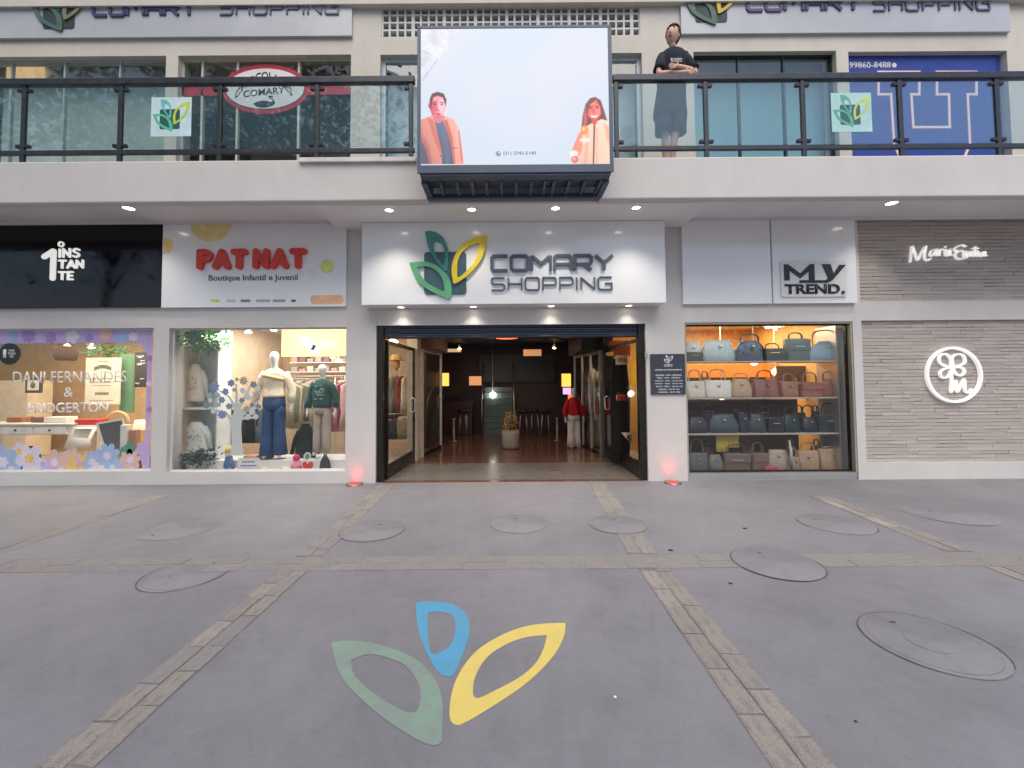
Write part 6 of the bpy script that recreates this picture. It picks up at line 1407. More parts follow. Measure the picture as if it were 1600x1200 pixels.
for s_, a, b, c, d, bo in (('DANI FERNANDES', 20, 198, 598, 580, .002), ('&', 100, 114, 620, 605, .0), ('bRIDGERTON', 44, 169, 645, 629, .014)):
    x0, x1, z0, z1 = RC(a, d, b, c, D); text(s_, x0, x1, z0, z1, D, M_DW, t, depth=.001, bold=bo)
x, z = P(15, 553, D); r = 17 * D / FPX; t = T('round_badge', 'round black badge with white letters on the lilac framed window', 'badge', (x, D, z)); MB().poly([(x + r * math.cos(i * .2618), z + r * math.sin(i * .2618)) for i in range(24)], D - .002, D).build('disc', S('badge_black', (26, 34, 34), rough=.4), t)
text('1', x - .10, x - .05, z - .06, z + .07, D - .002, M_DW, t, depth=.001, bold=.03); text('INS\nTAN\nTE', x - .03, x + .09, z - .06, z + .07, D - .002, M_DW, t, depth=.001, bold=.02)
# interior furniture
M_WW = S('white_wood', (224, 216, 206), rough=.5); D = 7.3
x0, z1 = P(-60, 663, D); x1, _ = P(112, 663, D)
t = T('desk', 'white desk with drawers inside the lilac framed window', 'desk', ((x0 + x1) / 2, D, 0)); MB().bbox(x0, x1, D, D + .6, z1 - .03, z1, .006).build('desk_top', S('pale_top', (206, 196, 184), rough=.4), t)
MB().box(x0 + .03, x1 - .03, D + .03, D + .57, z1 - .19, z1 - .031).build('apron', M_WW, t)
for a in range(3):
    xx = x0 + .06 + a * .58; MB().bbox(xx, xx + .54, D + .012, D + .03, z1 - .175, z1 - .05, .004).build('drawer', M_WW, t); MB().ball((xx + .27, D, z1 - .11), .016).build('knob', S('dark_knob', (60, 50, 44), metal=.6), t)
for xx in (x0 + .04, x1 - .10):
    for yy in (D + .04, D + .5): MB().box(xx, xx + .06, yy, yy + .06, .006, z1 - .191).build('leg', M_WW, t)
DZ = z1
D = 8.1; x0, x1, z0, z1 = RC(133, 559, 187, 632, D); t = T('menu_board', 'white printed board with heading hanging inside the lilac framed shop', 'board', ((x0 + x1) / 2, D, z0)); MB().bbox(x0, x1, D, D + .03, z0, z1, .004).build('board', S('paper_board', (214, 206, 184), rough=.7), t)
M_PR = S('grey_print', (110, 104, 96)); hx = lambda a: x0 + (x1 - x0) * a; hz = lambda a: z0 + (z1 - z0) * a
MB().poly([(hx(.25 + .5 * i / 10), hz(.80 + .05 * math.sin(i / 10 * 3.14))) for i in range(11)] + [(hx(.75 - .5 * i / 10), hz(.72 + .05 * math.sin(i / 10 * 3.14))) for i in range(11)], D - .002, D).build('heading', M_PR, t)
for i, (a, b, c, h) in enumerate(((.35, .65, .92, .02), (.2, .8, .55, .02), (.15, .85, .47, .015), (.25, .75, .40, .015), (.3, .7, .22, .06), (.15, .85, .08, .012))):
    n = 8
    for j in range(n): q = a + (b - a) * j / n; MB().box(hx(q), hx(q + (b - a) / n * .75), D - .002, D, hz(c) - h * .3, hz(c) + h * .6).build('small_print', M_PR, t)
x0, x1, z0, z1 = RC(187, 553, 205, 645, 8.25); tag(MB().bbox(x0, x1, 8.25, 8.35, z0, z1, .006).build('door_leaf', S('sage_green', (98, 138, 108), rough=.6)), 'sage green panel beside the white printed board', 'panel')
x0, x1, z0, z1 = RC(210, 550, 231, 605, 7.6); t = T('chalk_board', 'tall black chalk board with white scribbles by the lilac frame edge', 'board', (x0, 7.6, z0)); MB().bbox(x0, x1, 7.6, 7.63, z0, z1, .004).build('board', S('chalk_black', (46, 34, 34), rough=.8), t)
for i in range(9): a, b = R(x0 + .02, x1 - .12), R(z0 + .04, z1 - .06); MB().ribbon([(a + j * .025, b + R(-.02, .02)) for j in range(4)], .006, 7.597, 7.5995).build('scribble', M_DW, t)
x0, x1, z0, z1 = RC(39, 590, 65, 614, 8.2); t = T('picture_frame', 'small dark picture frame behind the first letters on the glass', 'picture', (x0, 8.2, z0)); mb = MB(); MB().bbox(x0, x1, 8.2, 8.23, z0, z1, .008).build('frame', S('frame_dark', (70, 72, 66)), t); MB().box(x0 + .05, x1 - .05, 8.195, 8.2, z0 + .05, z1 - .05).build('picture', M_WW, t)
MB().ball(((x0 + x1) / 2, 8.193, (z0 + z1) / 2), .05, .003, .06).build('print', M_PR, t)
x0, x1, z0, z1 = RC(88, 541, 118, 563, 8.3); t = T('hanging_basket', 'dark wicker basket hanging from the shop ceiling', 'basket', ((x0 + x1) / 2, 8.3, z0)); M_WK = S('dark_wicker', (74, 48, 30), rough=.9, bump=1, bscale=70)
cx = (x0 + x1) / 2; MB().loft([(cx, 8.3, z0, .16, .14), (cx, 8.3, z0 + .08, .19, .16), (cx, 8.3, z1, .17, .15)], 16).build('bowl', M_WK, t)
for q in (-1, 1): MB().tube([(cx + q * .15, 8.3, z1), (cx, 8.3, zc)], .006, 5).build('cord', M_WK, t)
plant(168, 548, 26, 8.3, 260, M_LEAFG, 'leafy plant hanging above the white printed board', .45, .06, 'hanging_plant')
for px, py, w_, h_, rgb, D, lb, nm in ((85, 657, 34, 9, (214, 206, 198), 7.45, 'white tray of small goods on the desk', 'tray'), (22, 654, 24, 8, (150, 96, 70), 7.6, 'brown folded goods on the desk end', 'folded_goods'), (134, 660, 36, 9, (186, 50, 44), 7.4, 'red patterned box beside the desk', 'patterned_box'), (58, 654, 20, 8, (120, 84, 72), 7.55, 'dark basket of goods in the middle of the desk', 'goods_basket')):
    x, _ = P(px, py, D); k = D / FPX; tag(MB().bbox(x - w_ * k / 2, x + w_ * k / 2, D, D + .22, DZ + .001 if px < 110 else P(px, py + h_ / 2, D)[1], (DZ if px < 110 else P(px, py + h_ / 2, D)[1]) + h_ * k, .008).build(nm, S('goods_%d' % rgb[0], rgb, rough=.8)), lb, 'box')
x, _ = P(134, 680, 7.35); zz_ = P(134, 665, 7.35)[1]
t = T('side_table', 'small table under the red patterned box, covered with papers', 'table', (x, 7.5, 0)); MB().bbox(x - .25, x + .25, 7.35, 7.75, zz_ - .03, zz_, .006).build('table_top', M_WW, t)
for q in (-1, 1): MB().box(x + q * .22 - .02, x + q * .22 + .02, 7.37, 7.41, .006, zz_ - .031).build('leg', M_WW, t)
mb = MB(); mb.rings([[(x - .22, 7.34, zz_ - .02), (x + .2, 7.34, zz_ - .02), (x + .2, 7.338, zz_ - .02), (x - .22, 7.338, zz_ - .02)], [(x - .24, 7.28, zz_ - .22), (x + .17, 7.26, zz_ - .24), (x + .17, 7.258, zz_ - .24), (x - .24, 7.278, zz_ - .22)], [(x - .26, 7.24, zz_ - .38), (x + .2, 7.25, zz_ - .36), (x + .2, 7.248, zz_ - .36), (x - .26, 7.238, zz_ - .38)]]); tag(mb.build('draped_cloth', M_WW), 'white cloth hanging off the small side table', 'cloth')
x, z = P(195, 656, 7.7); t = T('wooden_hoop', 'light wooden hoop standing behind the leaning board', 'hoop', (x - .1, 7.7, z - .25)); MB().tube([(x - .12 + .19 * math.cos(i * .262), 7.7, z - .05 + .19 * math.sin(i * .262)) for i in range(24)], .028, 8, closed=True).build('ring', S('light_wood', (200, 160, 112), rough=.6), t); MB().bbox(x - .2, x - .04, 7.66, 7.74, .006, z - .26, .01).build('foot', S('light_wood', (200, 160, 112)), t)
x, z = P(218, 672, 7.2); t = T('table_lamp', 'small white table lamp near the lilac frame edge', 'lamp', (x, 7.2, z - .25)); MB().loft([(x, 7.2, z + .0, .10, .10), (x, 7.2, z + .17, .065, .065)], 18).build('lamp_shade', glow('cream_shade', (250, 226, 190), .55), t); MB().loft([(x, 7.2, z - .42, .05, .05), (x, 7.2, z - .40, .05, .05), (x, 7.2, z - .38, .02, .02), (x, 7.2, z, .02, .02)], 12).build('stem', M_WW, t)
z_ = z - .42; tag(MB().box(x - .3, x + .2, 7.1, 7.5, .006, z_ - .001).build('low_cabinet', S('brown_cabinet', (150, 96, 50), rough=.5)), 'low brown cabinet carrying the small white lamp', 'cabinet')
x, z = P(172, 690, 7.05); t = T('leaning_board', 'dark framed board leaning beside the small side table', 'board', (x, 7.05, 0)); q = [P(a, b, 7.05) for a, b in ((152, 662), (192, 655), (200, 705), (166, 708))]; MB().poly(q, 7.05, 7.08).build('board', S('board_dark', (98, 96, 98), rough=.5), t)
MB().ribbon(q + [q[0]], .03, 7.043, 7.049).build('frame', M_WW, t)
for px, D, hh, rgb, lb in ((192, 6.95, 52, (224, 220, 214), 'slim white box standing near the lamp'), (206, 6.98, 36, (176, 130, 104), 'tan gift box beside the slim white box')):
    x, z = P(px, 690, D); k = D / FPX; z1_ = P(px, 690 - hh / 2, D)[1] ; tag(MB().bbox(x - .05, x + .06, D, D + .1, .006, z1_, .006).build('gift_box', S('gift_%d' % rgb[0], rgb, rough=.7)), lb, 'box')
tag(MB().bbox(P(-70, 600, 9)[0], P(44, 600, 9)[0], 9, 9.5, .006, 1.62, .01).build('wardrobe', S('wardrobe_cream', (222, 204, 180), rough=.6)), 'cream wardrobe at the back of the lilac framed shop', 'wardrobe')
xx, _ = P(30, 705, 7.5); tag(MB().loft([(xx, 7.6, .006, .20, .15), (xx, 7.6, .15, .24, .18), (xx + .02, 7.6, .34, .18, .14), (xx + .03, 7.6, .44, .07, .06)], 16).build('black_cushion', S('black_plush', (30, 26, 28), rough=1, bump=.8, bscale=60)), 'black plush heap under the white desk', 'cushion')
# ================================================================ corridor contents
x, z = P(798, 700, 9.8); t = T('planter_stand', 'pale round planter with yellow petals standing in for golden lights in the middle of the corridor', 'planter', (x, 9.85, .006))
M_PLN = S('planter_stone', (176, 160, 146), rough=.6)
MB().loft([(x, 9.85, .006, .17, .17), (x, 9.85, .05, .19, .19), (x, 9.85, .35, .21, .21), (x, 9.85, .40, .19, .19)], 24).build('pot', M_PLN, t)
mb = MB()
for i in range(240):
    a = R(0, 6.28); zz_ = R(.40, .82); r = .19 * (1 - .4 * (zz_ - .4) / .42) * R(.7, 1.1); c = Vector((x + r * math.cos(a), 9.85 + r * math.sin(a), zz_)); d = Vector((R(-1, 1), R(-1, 1), R(-.5, 1))).normalized() * .03; s_ = d.cross(Vector((R(-1, 1), R(-1, 1), 1))).normalized() * .018
    mb.add([c, c + d * .5 + s_, c + d, c + d * .5 - s_], [(0, 1, 2, 3)])
mb.build('light_petals', S('golden_light_yellow', (230, 176, 84), rough=.6, vary=.3, scale=40), t, fix=False)  # yellow petals stand in for the planter's golden lights
mb = MB()
for i in range(6): mb.tube([(x, 9.85, .39), (x + .1 * math.cos(i), 9.85 + .1 * math.sin(i), .8)], .006, 5)
o = mb.build('stem', M_LEAFG, t); o['kind'] = 'stuff'
# stairs and shutter at the end
t = T('stair_flight', 'grey green stair flight at the end of the corridor', 'stairs', (P(778, 640, 12.6)[0], 12.6, 0)); x0, x1 = P(756, 640, 12.6)[0], P(801, 640, 12.6)[0]; M_ST = S('stair_grey', (100, 120, 122), rough=.5)
for i in range(8): MB().box(x0, x1, 12.4 + .1 * i, 13.3, .006 + .17 * i, .17 * (i + 1)).build('step', M_ST, t)
for xx in (x0 - .04, x1 + .04): MB().tube([(xx, 12.35, .006), (xx, 12.35, .95), (xx, 13.25, 2.1)], .02, 6).build('handrail', M_ALU, t)
t = T('back_counter', 'dark red counter at the corridor end on the boutique side', 'counter', (P(705, 660, 12.5)[0], 12.5, 0)); x0, x1 = P(686, 650, 12.5)[0], P(738, 650, 12.5)[0]
MB().bbox(x0, x1, 12.5, 13.0, .006, 1.0, .01).build('counter_body', S('maroon_panel', (70, 34, 32), rough=.4), t); MB().bbox(x0 - .03, x1 + .03, 12.46, 13.02, 1.001, 1.04, .006).build('counter_top', S('counter_top_dark', (40, 30, 30), rough=.25), t)
for a, b, c, d, rgb, e, lb in ((691, 583, 701, 603, (236, 176, 80), 1.2, 'tall yellow lit sign beside the corridor glass front'), (733, 588, 752, 602, (214, 150, 96), .6, 'tan lit sign over the dark red counter'), (878, 584, 892, 604, (240, 170, 70), 1.3, 'yellow lit sign near the red topped mannequin'), (880, 606, 892, 616, (190, 150, 250), 1.2, 'small purple lit sign under the yellow one'), (888, 616, 896, 640, (240, 130, 60), .8, 'narrow orange banner beside the red topped mannequin'), (818, 546, 846, 556, (210, 150, 100), .5, 'tan strip sign under the corridor ceiling'), (690, 545, 720, 550, (210, 170, 130), .6, 'thin lit strip under the corridor ceiling')):
    D = 12.0; x0, x1, z0, z1 = RC(a, b, c, d, D); t = T('lit_sign', lb, 'sign', (x0, D, z0), 'lit signs in the corridor'); MB().bbox(x0, x1, D, D + .06, z0, z1, .006).build('face', glow('sign_%d_%d' % (rgb[1], rgb[2]), rgb, e), t)
    MB().box(x0 - .02, x1 + .02, D + .061, D + .09, z0 - .02, z1 + .02).build('casing', M_DARK, t)
for px, py, D, lb in ((709, 690, 11.0, 'small steel post on the corridor floor, boutique side'), (871, 688, 11.0, 'small steel post on the corridor floor, bag shop side')):
    x, _ = P(px, py, D); t = T('barrier_post', lb, 'post', (x, D, .006), 'posts in the corridor'); MB().loft([(x, D, .006, .10, .10), (x, D, .03, .10, .10), (x, D, .035, .035, .035), (x, D, .55, .035, .035), (x, D, .6, .05, .05)], 14).build('pole', S('post_grey', (150, 136, 130), rough=.3, metal=.5), t)
for i, (px, lb) in enumerate(((818, 'dark stool beside the planter'), (836, 'dark stool between the planter and the steel post'), (852, 'dark stool nearest the steel post'), (724, 'dark stool before the red counter'))):
    D = 12.0 + .2 * (i % 2); x, _ = P(px, 670, D); t = T('bar_stool', lb, 'stool', (x, D, .006), 'stools at the corridor end'); MB().loft([(x, D, .66, .16, .16), (x, D, .72, .17, .17), (x, D, .74, .15, .15)], 16).build('seat', S('stool_dark', (52, 34, 34), rough=.4), t)
    for k in range(4): MB().cyl((x + .10 * math.cos(k * 1.57 + .7), D + .10 * math.sin(k * 1.57 + .7), .659), (x + .17 * math.cos(k * 1.57 + .7), D + .17 * math.sin(k * 1.57 + .7), .006), .014, n=6).build('leg', M_ALU, t)
tag(MB().bbox(P(748, 600, 13.2)[0], P(868, 600, 13.2)[0], 13.3, 13.37, 1.5, 2.4, .01).build('wall_panel', S('grey_blue_panel', (70, 76, 84), rough=.5)), 'grey blue panel on the wall over the stairs', 'panel')
t, s = mannequin(897, 603, 701, 9.9, 'mannequin in a red top and loose white trousers at the corridor shop front', .3, group=None)
top_garment(s, hem=.95).build('top', S('bright_red', (196, 28, 34), rough=.85), t, keep=True); trousers(s, fat=1.15, flare=1.35).build('trousers', S('white_trousers', (222, 212, 204), rough=.85), t, keep=True)
MB().loft([(0, 0, .0, .2 * s, .2 * s), (0, 0, .012, .2 * s, .2 * s)], 20).build('base', M_ALU, t, keep=True)
for i, (px, py, D, h, rgb, lb) in enumerate(((908, 575, 9.6, 1.0, (206, 206, 196), 'long white dress hanging behind the silver shop front'), (916, 580, 9.3, 1.05, (190, 186, 178), 'pale grey dress behind the silver shop front'), (924, 585, 9.1, .9, (150, 160, 90), 'lime green dress behind the silver shop front'), (930, 590, 9.0, 1.0, (214, 210, 204), 'white dress nearest the dark glass front'))):
    x, z = P(px, py, D); garment(x + .25, D, z, h, .36, rgb, .9, lb, 'dresses behind the silver shop front')
rail(-2.66, 8.85, -2.0, 8.85, 1.74, 'clothes rail behind the glass front beside the doorway')
for i, (rgb, nm) in enumerate((((206, 186, 160), 'sand'), ((176, 96, 92), 'coral'), ((196, 150, 150), 'rose'), ((120, 124, 110), 'olive'), ((150, 70, 74), 'dark red'), ((214, 200, 184), 'ivory'))):
    garment(-2.60 + .105 * i, 8.85, 1.655, .78 + R(-.1, .1), .34, rgb, .9 + R(-.2, .2), '%s garment on the rail behind the glass front by the doorway' % nm, 'garments beside the doorway')
for i, (rgb, nm) in enumerate((((110, 120, 112), 'grey green'), ((70, 74, 80), 'dark grey'), ((150, 140, 120), 'khaki'))):
    garment(-2.5 + .2 * i, 8.70, .80, .42, .28, rgb, .4, '%s short garment hanging low behind the glass front by the doorway' % nm, 'garments beside the doorway')
rail(-2.62, 8.70, -2.02, 8.70, .885, 'low clothes rail behind the glass front beside the doorway')
t = T('straw_hat', 'straw hat on a wooden head above the garments by the doorway', 'hat', (-2.3, 8.85, 1.80)); MB().loft([(-2.3, 8.85, 1.98, .19, .17), (-2.3, 8.85, 1.99, .12, .11), (-2.3, 8.85, 2.08, .10, .09), (-2.3, 8.85, 2.10, .05, .05)], 18).build('hat_body', S('straw', (206, 166, 104), rough=.9), t); MB().ball((-2.3, 8.85, 1.90), .085, .09, .11).build('head_form', S('light_wood', (200, 160, 112)), t)
MB().cyl((-2.3, 8.85, 1.755), (-2.3, 8.85, 1.80), .03, n=10).build('stand', S('light_wood', (200, 160, 112)), t)
# dark glass front beside the bag shop: black boards with signs
t = T('black_display_board', 'tall black display board behind the dark glass front', 'board', (2.3, 7.6, 0)); x0, x1 = P(955, 640, 7.7)[0], P(983, 640, 7.7)[0]
zt1, zt0 = P(968, 560, 7.7)[1], .06; MB().poly([(x0, zt0), (x1, zt0), (x1 + .02, zt0 + 1.2), (x1 - .03, zt1), (x0 + .04, zt1), (x0, zt0 + 1.2)], 7.70, 7.76).build('board', S('board_matt_black', (12, 11, 12), rough=.8), t)
M_OP = S('open_sign_cream', (224, 200, 180), rough=.6); M_OR = S('open_sign_red', (176, 44, 36), rough=.6)
def hung(px0, py0, px1, py1, s_, lb, D=7.66):
    x0, x1, z0, z1 = RC(px0, py0, px1, py1, D); t = T('hanging_sign', lb, 'sign', (x0, D, z0)); MB().bbox(x0, x1, D, D + .015, z0, z1, .01).build('plate', M_OP, t)
    if s_: text(s_, x0 + .03, x1 - .03, z0 + .05, z1 - .05, D, M_OR, t, bold=.03)
    return t
hung(962, 555, 981, 570, 'OPEN', 'cream hanging sign with red letters saying open, on the black board')
t = hung(963, 617, 982, 626, None, 'small cream and red jagged card on the black board'); x0, x1, z0, z1 = RC(963, 612, 982, 626, 7.655)
MB().poly([(x0, z0), (x1, z0), (x1, z1), (x1 - .05, z0 + .09), (x1 - .1, z0 + .14), (x0 + .08, z0 + .08), (x0 + .04, z1)], 7.650, 7.655).build('flame_cut', M_OR, t)
D = 7.40; p = [P(a, b, D) for a, b in ((971, 676), (988, 676), (988, 694), (984, 692))]; t = T('number_flag', 'white triangular flag with the number five low behind the dark glass', 'flag', (p[0][0], D, p[2][1])); MB().poly(p, D, D + .006).build('cloth', M_OP, t); x0, x1, z0, z1 = RC(979, 680, 986, 690, D); text('5', x0, x1, z0, z1, D, M_INK, t, depth=.003, bold=.03)
x0, x1, z0, z1 = RC(955, 540, 985, 556, 8.2); tag(MB().bbox(x0, x1, 8.2, 8.5, z0, z1 + .1, .01).build('brick_chimney', S('lit_orange_brick', (170, 84, 40), rough=.8, bump=.6, bscale=30)), 'orange lit brick block above the black display board', 'brick block')
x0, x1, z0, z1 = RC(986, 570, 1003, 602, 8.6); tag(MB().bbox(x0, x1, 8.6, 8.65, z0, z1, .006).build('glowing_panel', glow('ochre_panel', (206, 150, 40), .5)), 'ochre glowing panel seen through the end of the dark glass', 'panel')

# ================================================================ the person on the balcony
PD = 5.76; px_ = P(1056, 150, 5.68)[0]; Hh = P(1056, 37, 5.66)[1] - ZF; s = Hh / 1.79
t = T('person', 'short haired person in navy T-shirt and shorts leaning folded arms on the balcony rail', 'person', (0, 0, 0))
M_SKIN = mat('skin', lin((222, 178, 154)), rough=.5, vary=.06, scale=8)
V = lambda x, y, z: (x * s, y * s, z * s)
J = {'pelvis': (V(0, .09, .95), (.12, .09)), 'waist': (V(0, .06, 1.10), (.105, .08)), 'chest': (V(0, .0, 1.32), (.13, .09)), 'neckb': (V(0, -.03, 1.475), (.075, .055)), 'neck': (V(-.006, -.040, 1.53), .043), 'headb': (V(-.012, -.035, 1.60), .038),
     'shL': (V(-.165, -.02, 1.44), .055), 'elL': (V(-.222, -.115, 1.135), .040), 'midL': (V(-.11, -.19, 1.09), .036), 'wrL': (V(.02, -.215, 1.078), .027), 'paL': (V(.085, -.225, 1.073), (.038, .020)),
     'shR': (V(.175, -.02, 1.44), .055), 'elR': (V(.240, -.10, 1.145), .040), 'midR': (V(.13, -.20, 1.125), .036), 'wrR': (V(.005, -.235, 1.135), .027), 'paR': (V(-.055, -.245, 1.132), (.038, .020)),
     'hiL': (V(-.085, .08, .88), .088), 'knL': (V(-.085, .07, .49), .057), 'caL': (V(-.085, .09, .36), .054), 'anL': (V(-.075, .10, .09), .036), 'ftL': (V(-.10, -.02, .04), (.04, .03)),
     'hiR': (V(.08, .08, .88), .088), 'knR': (V(.035, .06, .49), .057), 'caR': (V(.015, .075, .36), .054), 'anR': (V(-.015, .07, .09), .036), 'ftR': (V(-.01, -.06, .04), (.04, .03))}
E = [('pelvis', 'waist'), ('waist', 'chest'), ('chest', 'neckb'), ('neckb', 'neck'), ('neck', 'headb')]
for k in 'LR': E += [('chest', 'sh' + k), ('sh' + k, 'el' + k), ('el' + k, 'mid' + k), ('mid' + k, 'wr' + k), ('wr' + k, 'pa' + k), ('pelvis', 'hi' + k), ('hi' + k, 'kn' + k), ('kn' + k, 'ca' + k), ('ca' + k, 'an' + k), ('an' + k, 'ft' + k)]
for k, sg, bx0, by0, bz0 in (('L', 1, .085, -.225, 1.073), ('R', -1, -.055, -.245, 1.132)):
    for i, (dz_, L) in enumerate(((.028, .060), (.010, .070), (-.009, .064), (-.027, .050))):
        a = (bx0 + sg * .028, by0 - .003, bz0 + dz_ * .8); b = (bx0 + sg * (.028 + L * .55), by0 - .012, bz0 + dz_); c = (bx0 + sg * (.028 + L), by0 - .004, bz0 + dz_ - .012)
        J['f%s%da' % (k, i)] = (V(*a), .0095); J['f%s%db' % (k, i)] = (V(*b), .0088); J['f%s%dc' % (k, i)] = (V(*c), .0075)
        E += [('pa' + k, 'f%s%da' % (k, i)), ('f%s%da' % (k, i), 'f%s%db' % (k, i)), ('f%s%db' % (k, i), 'f%s%dc' % (k, i))]
    J['t%sa' % k] = (V(bx0 - sg * .02, by0 - .01, bz0 + .034), .011); J['t%sb' % k] = (V(bx0 + sg * .02, by0 - .018, bz0 + .05), .009); E += [('pa' + k, 't%sa' % k), ('t%sa' % k, 't%sb' % k)]
body = skin('body', J, E, M_SKIN, t, 2)
# head: modelled facing -y, then turned towards the doorway side and tilted back
HM = Matrix.Translation(Vector(V(-.012, -.06, 1.662))) @ Matrix.Rotation(math.radians(-38), 4, 'Z') @ Matrix.Rotation(math.radians(-3), 4, 'X') @ Matrix.Rotation(math.radians(6), 4, 'Y') @ Matrix.Scale(s * .98, 4)
def headmesh(n=28, v=20, k=1.0):
    b = bmesh.new(); bmesh.ops.create_uvsphere(b, u_segments=n, v_segments=v, radius=1)
    for q in b.verts:
        x, y, z = q.co
        w_ = .082 - .032 * max(0, -z) ** 1.4; d_ = .102
        yy = y * d_ * (1 - .12 * max(0, -z)) ; 
        if y < 0: yy += -.006 * max(0, -z) + .012 * max(0, z) ** 2
        if y > 0: yy *= 1 - .30 * max(0, -z - .1)
        q.co = Vector((x * w_, yy, z * .122)) * k
    return b
mb = MB(); mb.bm(headmesh())
mb.tube([(0, -.084, .012), (0, -.100, -.012), (0, -.112, -.026), (0, -.096, -.034)], [.008, .010, .015, .008], 8)           # nose
for q in (-1, 1):
    mb.ball((q * .075, .006, -.008), .010, .022, .033, u=10, v=8)
    mb.tube([(q * .016, -.088, .026), (q * .034, -.084, .030), (q * .050, -.070, .022)], [.004, .006, .003], 6)
mb.tube([(-.022, -.082, -.060), (0, -.092, -.058), (.022, -.082, -.060)], [.003, .007, .003], 6)
mb.tube([(0, 0.01, -.16), (0, .0, -.06)], [.037, .036], 12)
mb.xf(HM); 
me = bpy.data.meshes.new('h')
ho = mb.build('head', M_SKIN, t, keep=True)
mb = MB()
for q in (-1, 1): mb.tube([(q * .014, -.090, .034), (q * .032, -.089, .040), (q * .052, -.074, .032)], [.003, .0075, .003], 6)
mb.xf(HM).build('eyebrow', S('dark_brown_hair', (46, 36, 32), rough=.7), t, keep=True)
mb = MB()
for q in (-1, 1): mb.ball((q * .033, -.083, .008), .016, .010, .009, u=10, v=6)
mb.xf(HM).build('eye', S('eye_dark', (60, 46, 42), rough=.3), t, keep=True)
mb = MB(); mb.tube([(-.020, -.088, -.060), (0, -.097, -.0585), (.020, -.088, -.060)], [.004, .008, .004], 6); mb.xf(HM).build('lips', S('lips', (164, 100, 92), rough=.5), t, keep=True)
b = headmesh(28, 20, 1.12)
bmesh.ops.delete(b, geom=[f for f in b.faces if (lambda c: c.z < (.060 if c.y < -.04 else (-.004 if c.y < .018 else -.09)))(f.calc_center_median())], context='FACES')
for q in b.verts:
    if q.co.z > .05: q.co.z += .010 + R(-.004, .006)
    q.co += Vector((R(-.0025, .0025), R(-.0025, .0025), R(-.002, .002)))
mb = MB(); mb.bm(b); mb.xf(HM).build('hair', S('dark_brown_hair', (46, 36, 32), rough=.7), t, keep=True)
M_NT = S('navy_tee', (30, 36, 48), rough=.9, vary=.12, scale=20)
mb = MB(); mb.loft([(x * s, y * s, z * s, a * s, b_ * s) for x, y, z, a, b_ in ((-.02, .075, .70, .205, .155), (-.02, .078, .76, .208, .16), (-.01, .075, .92, .190, .15), (0, .06, 1.08, .178, .14), (0, .03, 1.22, .186, .138), (0, .0, 1.34, .196, .130), (0, -.018, 1.43, .186, .108), (0, -.028, 1.485, .120, .078), (0, -.034, 1.505, .072, .062))], 32)
for q, e in ((-1, (-.222, -.10, 1.15)), (1, (.24, -.088, 1.16))):
    a = Vector(V(q * .128, -.012, 1.435)); b2 = Vector(V(*e)); mb.tube([a, a.lerp(b2, .35), a.lerp(b2, .62), a.lerp(b2, .84)], [.066 * s, .068 * s, .069 * s, .072 * s], 16)
crease(mb, 0, .007, 12, 16); mb.build('t_shirt', M_NT, t, keep=True)
text('BLESSED', -.075 * s, .065 * s, 1.275 * s, 1.322 * s, -.127 * s, S('shirt_print', (214, 218, 224), rough=.8), t, depth=.004, bold=.02).data.transform(Matrix.Translation(origin(t)))
mb = MB(); M_SH = S('grey_blue_shorts', (44, 54, 74), rough=.9)
mb.loft([(0, .085 * s, .80 * s, .185 * s, .145 * s), (0, .09 * s, .95 * s, .17 * s, .135 * s), (0, .08 * s, 1.05 * s, .15 * s, .12 * s)], 24)
for q, a, b_ in ((-1, -.112, -.10), (1, .080, .088)): mb.loft([(a * s, .075 * s, .50 * s, .096 * s, .115 * s), (a * s, .075 * s, .58 * s, .095 * s, .115 * s), (b_ * s, .08 * s, .74 * s, .104 * s, .13 * s), (b_ * .9 * s, .085 * s, .86 * s, .09 * s, .12 * s)], 20)
crease(mb, 0, .006, 16, 12); mb.build('shorts', M_SH, t, keep=True)
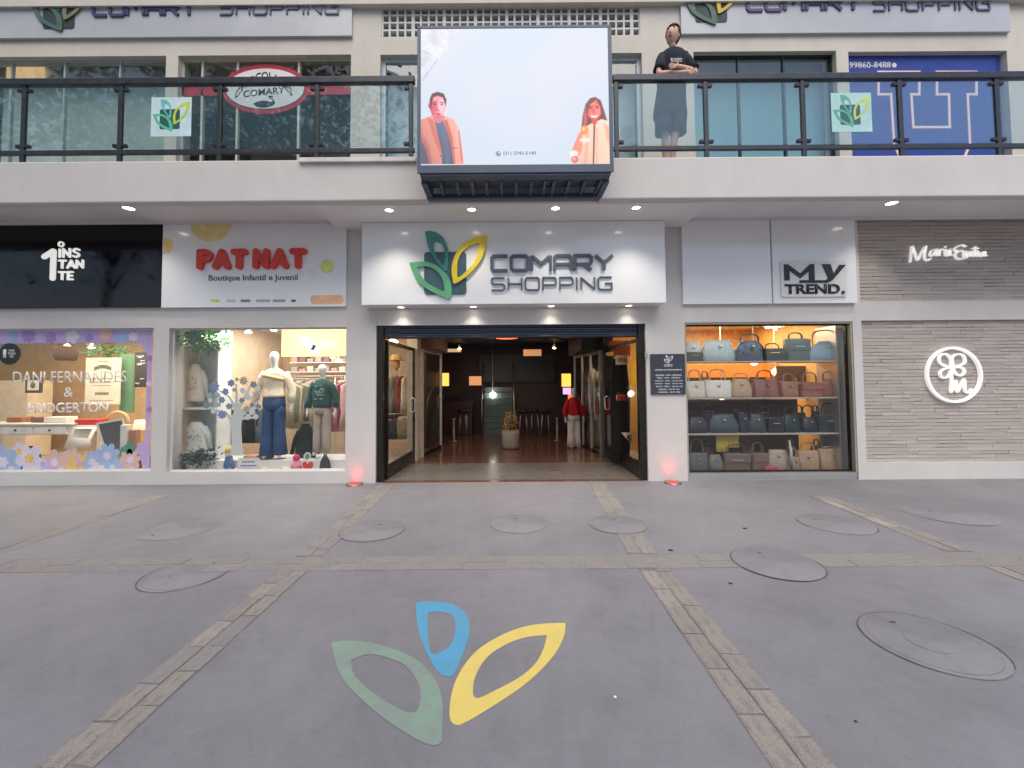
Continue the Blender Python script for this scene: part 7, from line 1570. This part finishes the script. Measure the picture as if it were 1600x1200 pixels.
for k, x, y in (('L', -.10, .03), ('R', -.005, -.01)):
    mb = MB(); mb.loft([(x * s, y * s, .0, .05 * s, .13 * s), (x * s, y * s, .03 * s, .052 * s, .135 * s), (x * s, (y + .02) * s, .075 * s, .042 * s, .09 * s), (x * s, (y + .06) * s, .105 * s, .04 * s, .045 * s)], 16); mb.build('shoe', S('dark_shoes', (44, 42, 46), rough=.6), t, keep=True)
t.location = (px_, PD, ZF)

# ================================================================ trees across the street, mirrored in the glass
M_LF = mat('tree_leaf', (.05, .075, .028), rough=.55, vary=.35, scale=3, rand=0); M_BARK = mat('bark', (.12, .09, .065), rough=.95, vary=.3, scale=12, bump=.8, bscale=20)
def tree(x, y, h, cr, n, label):
    t = T('street_tree', label, 'tree', (x, y, 0), 'trees across the forecourt'); mb = MB(); top = Vector((x + R(-.4, .4), y + R(-.4, .4), h * .52))
    mb.tube([(x, y, -.02), (x + .05, y, h * .2), tuple(top)], [.22, .17, .11], 10); cl = []
    for i in range(9):
        a = i * .7 + R(-.2, .2); e = top + Vector((math.cos(a) * cr * R(.4, .8), math.sin(a) * cr * R(.4, .8), h * R(.05, .38))); mb.tube([tuple(top - Vector((0, 0, R(0, h * .2)))), tuple(top.lerp(e, .5) + Vector((0, 0, .2))), tuple(e)], [.09, .06, .025], 7); cl.append(e)
    mb.build('trunk', M_BARK, t); mb = MB()
    for i in range(n):
        c = random.choice(cl) + Vector((random.gauss(0, .38), random.gauss(0, .38), random.gauss(0, .30))) * cr * .75
        d = Vector((R(-1, 1), R(-1, 1), R(-1, .6))).normalized(); q = d.cross(Vector((R(-1, 1), R(-1, 1), R(-1, 1)))).normalized(); L = R(.22, .42); mb.add([c, c + d * L * .5 + q * L * .32, c + d * L, c + d * L * .5 - q * L * .32], [(0, 1, 2, 3)])
    mb.build('crown', M_LF, t, fix=False)
for args in ((-10, -6, 17, 5.0, 7000, 'tall tree mirrored in the window with the swan sign'), (-19, -7, 17, 5.4, 7000, 'broad tree mirrored in the black sign'), (-4, -12, 14, 4.2, 5200, 'tree mirrored in the lilac framed window'),
             (5.5, -22, 10, 4.0, 4200, 'tree mirrored in the boutique window'), (12, -17, 9, 4.0, 4200, 'tree mirrored in the handbag window'), (20, -20, 10, 4.6, 4200, 'tree mirrored past the blue poster'), (-16, -20, 15, 5, 4200, 'tall tree far past the black sign')):
    tree(*args)
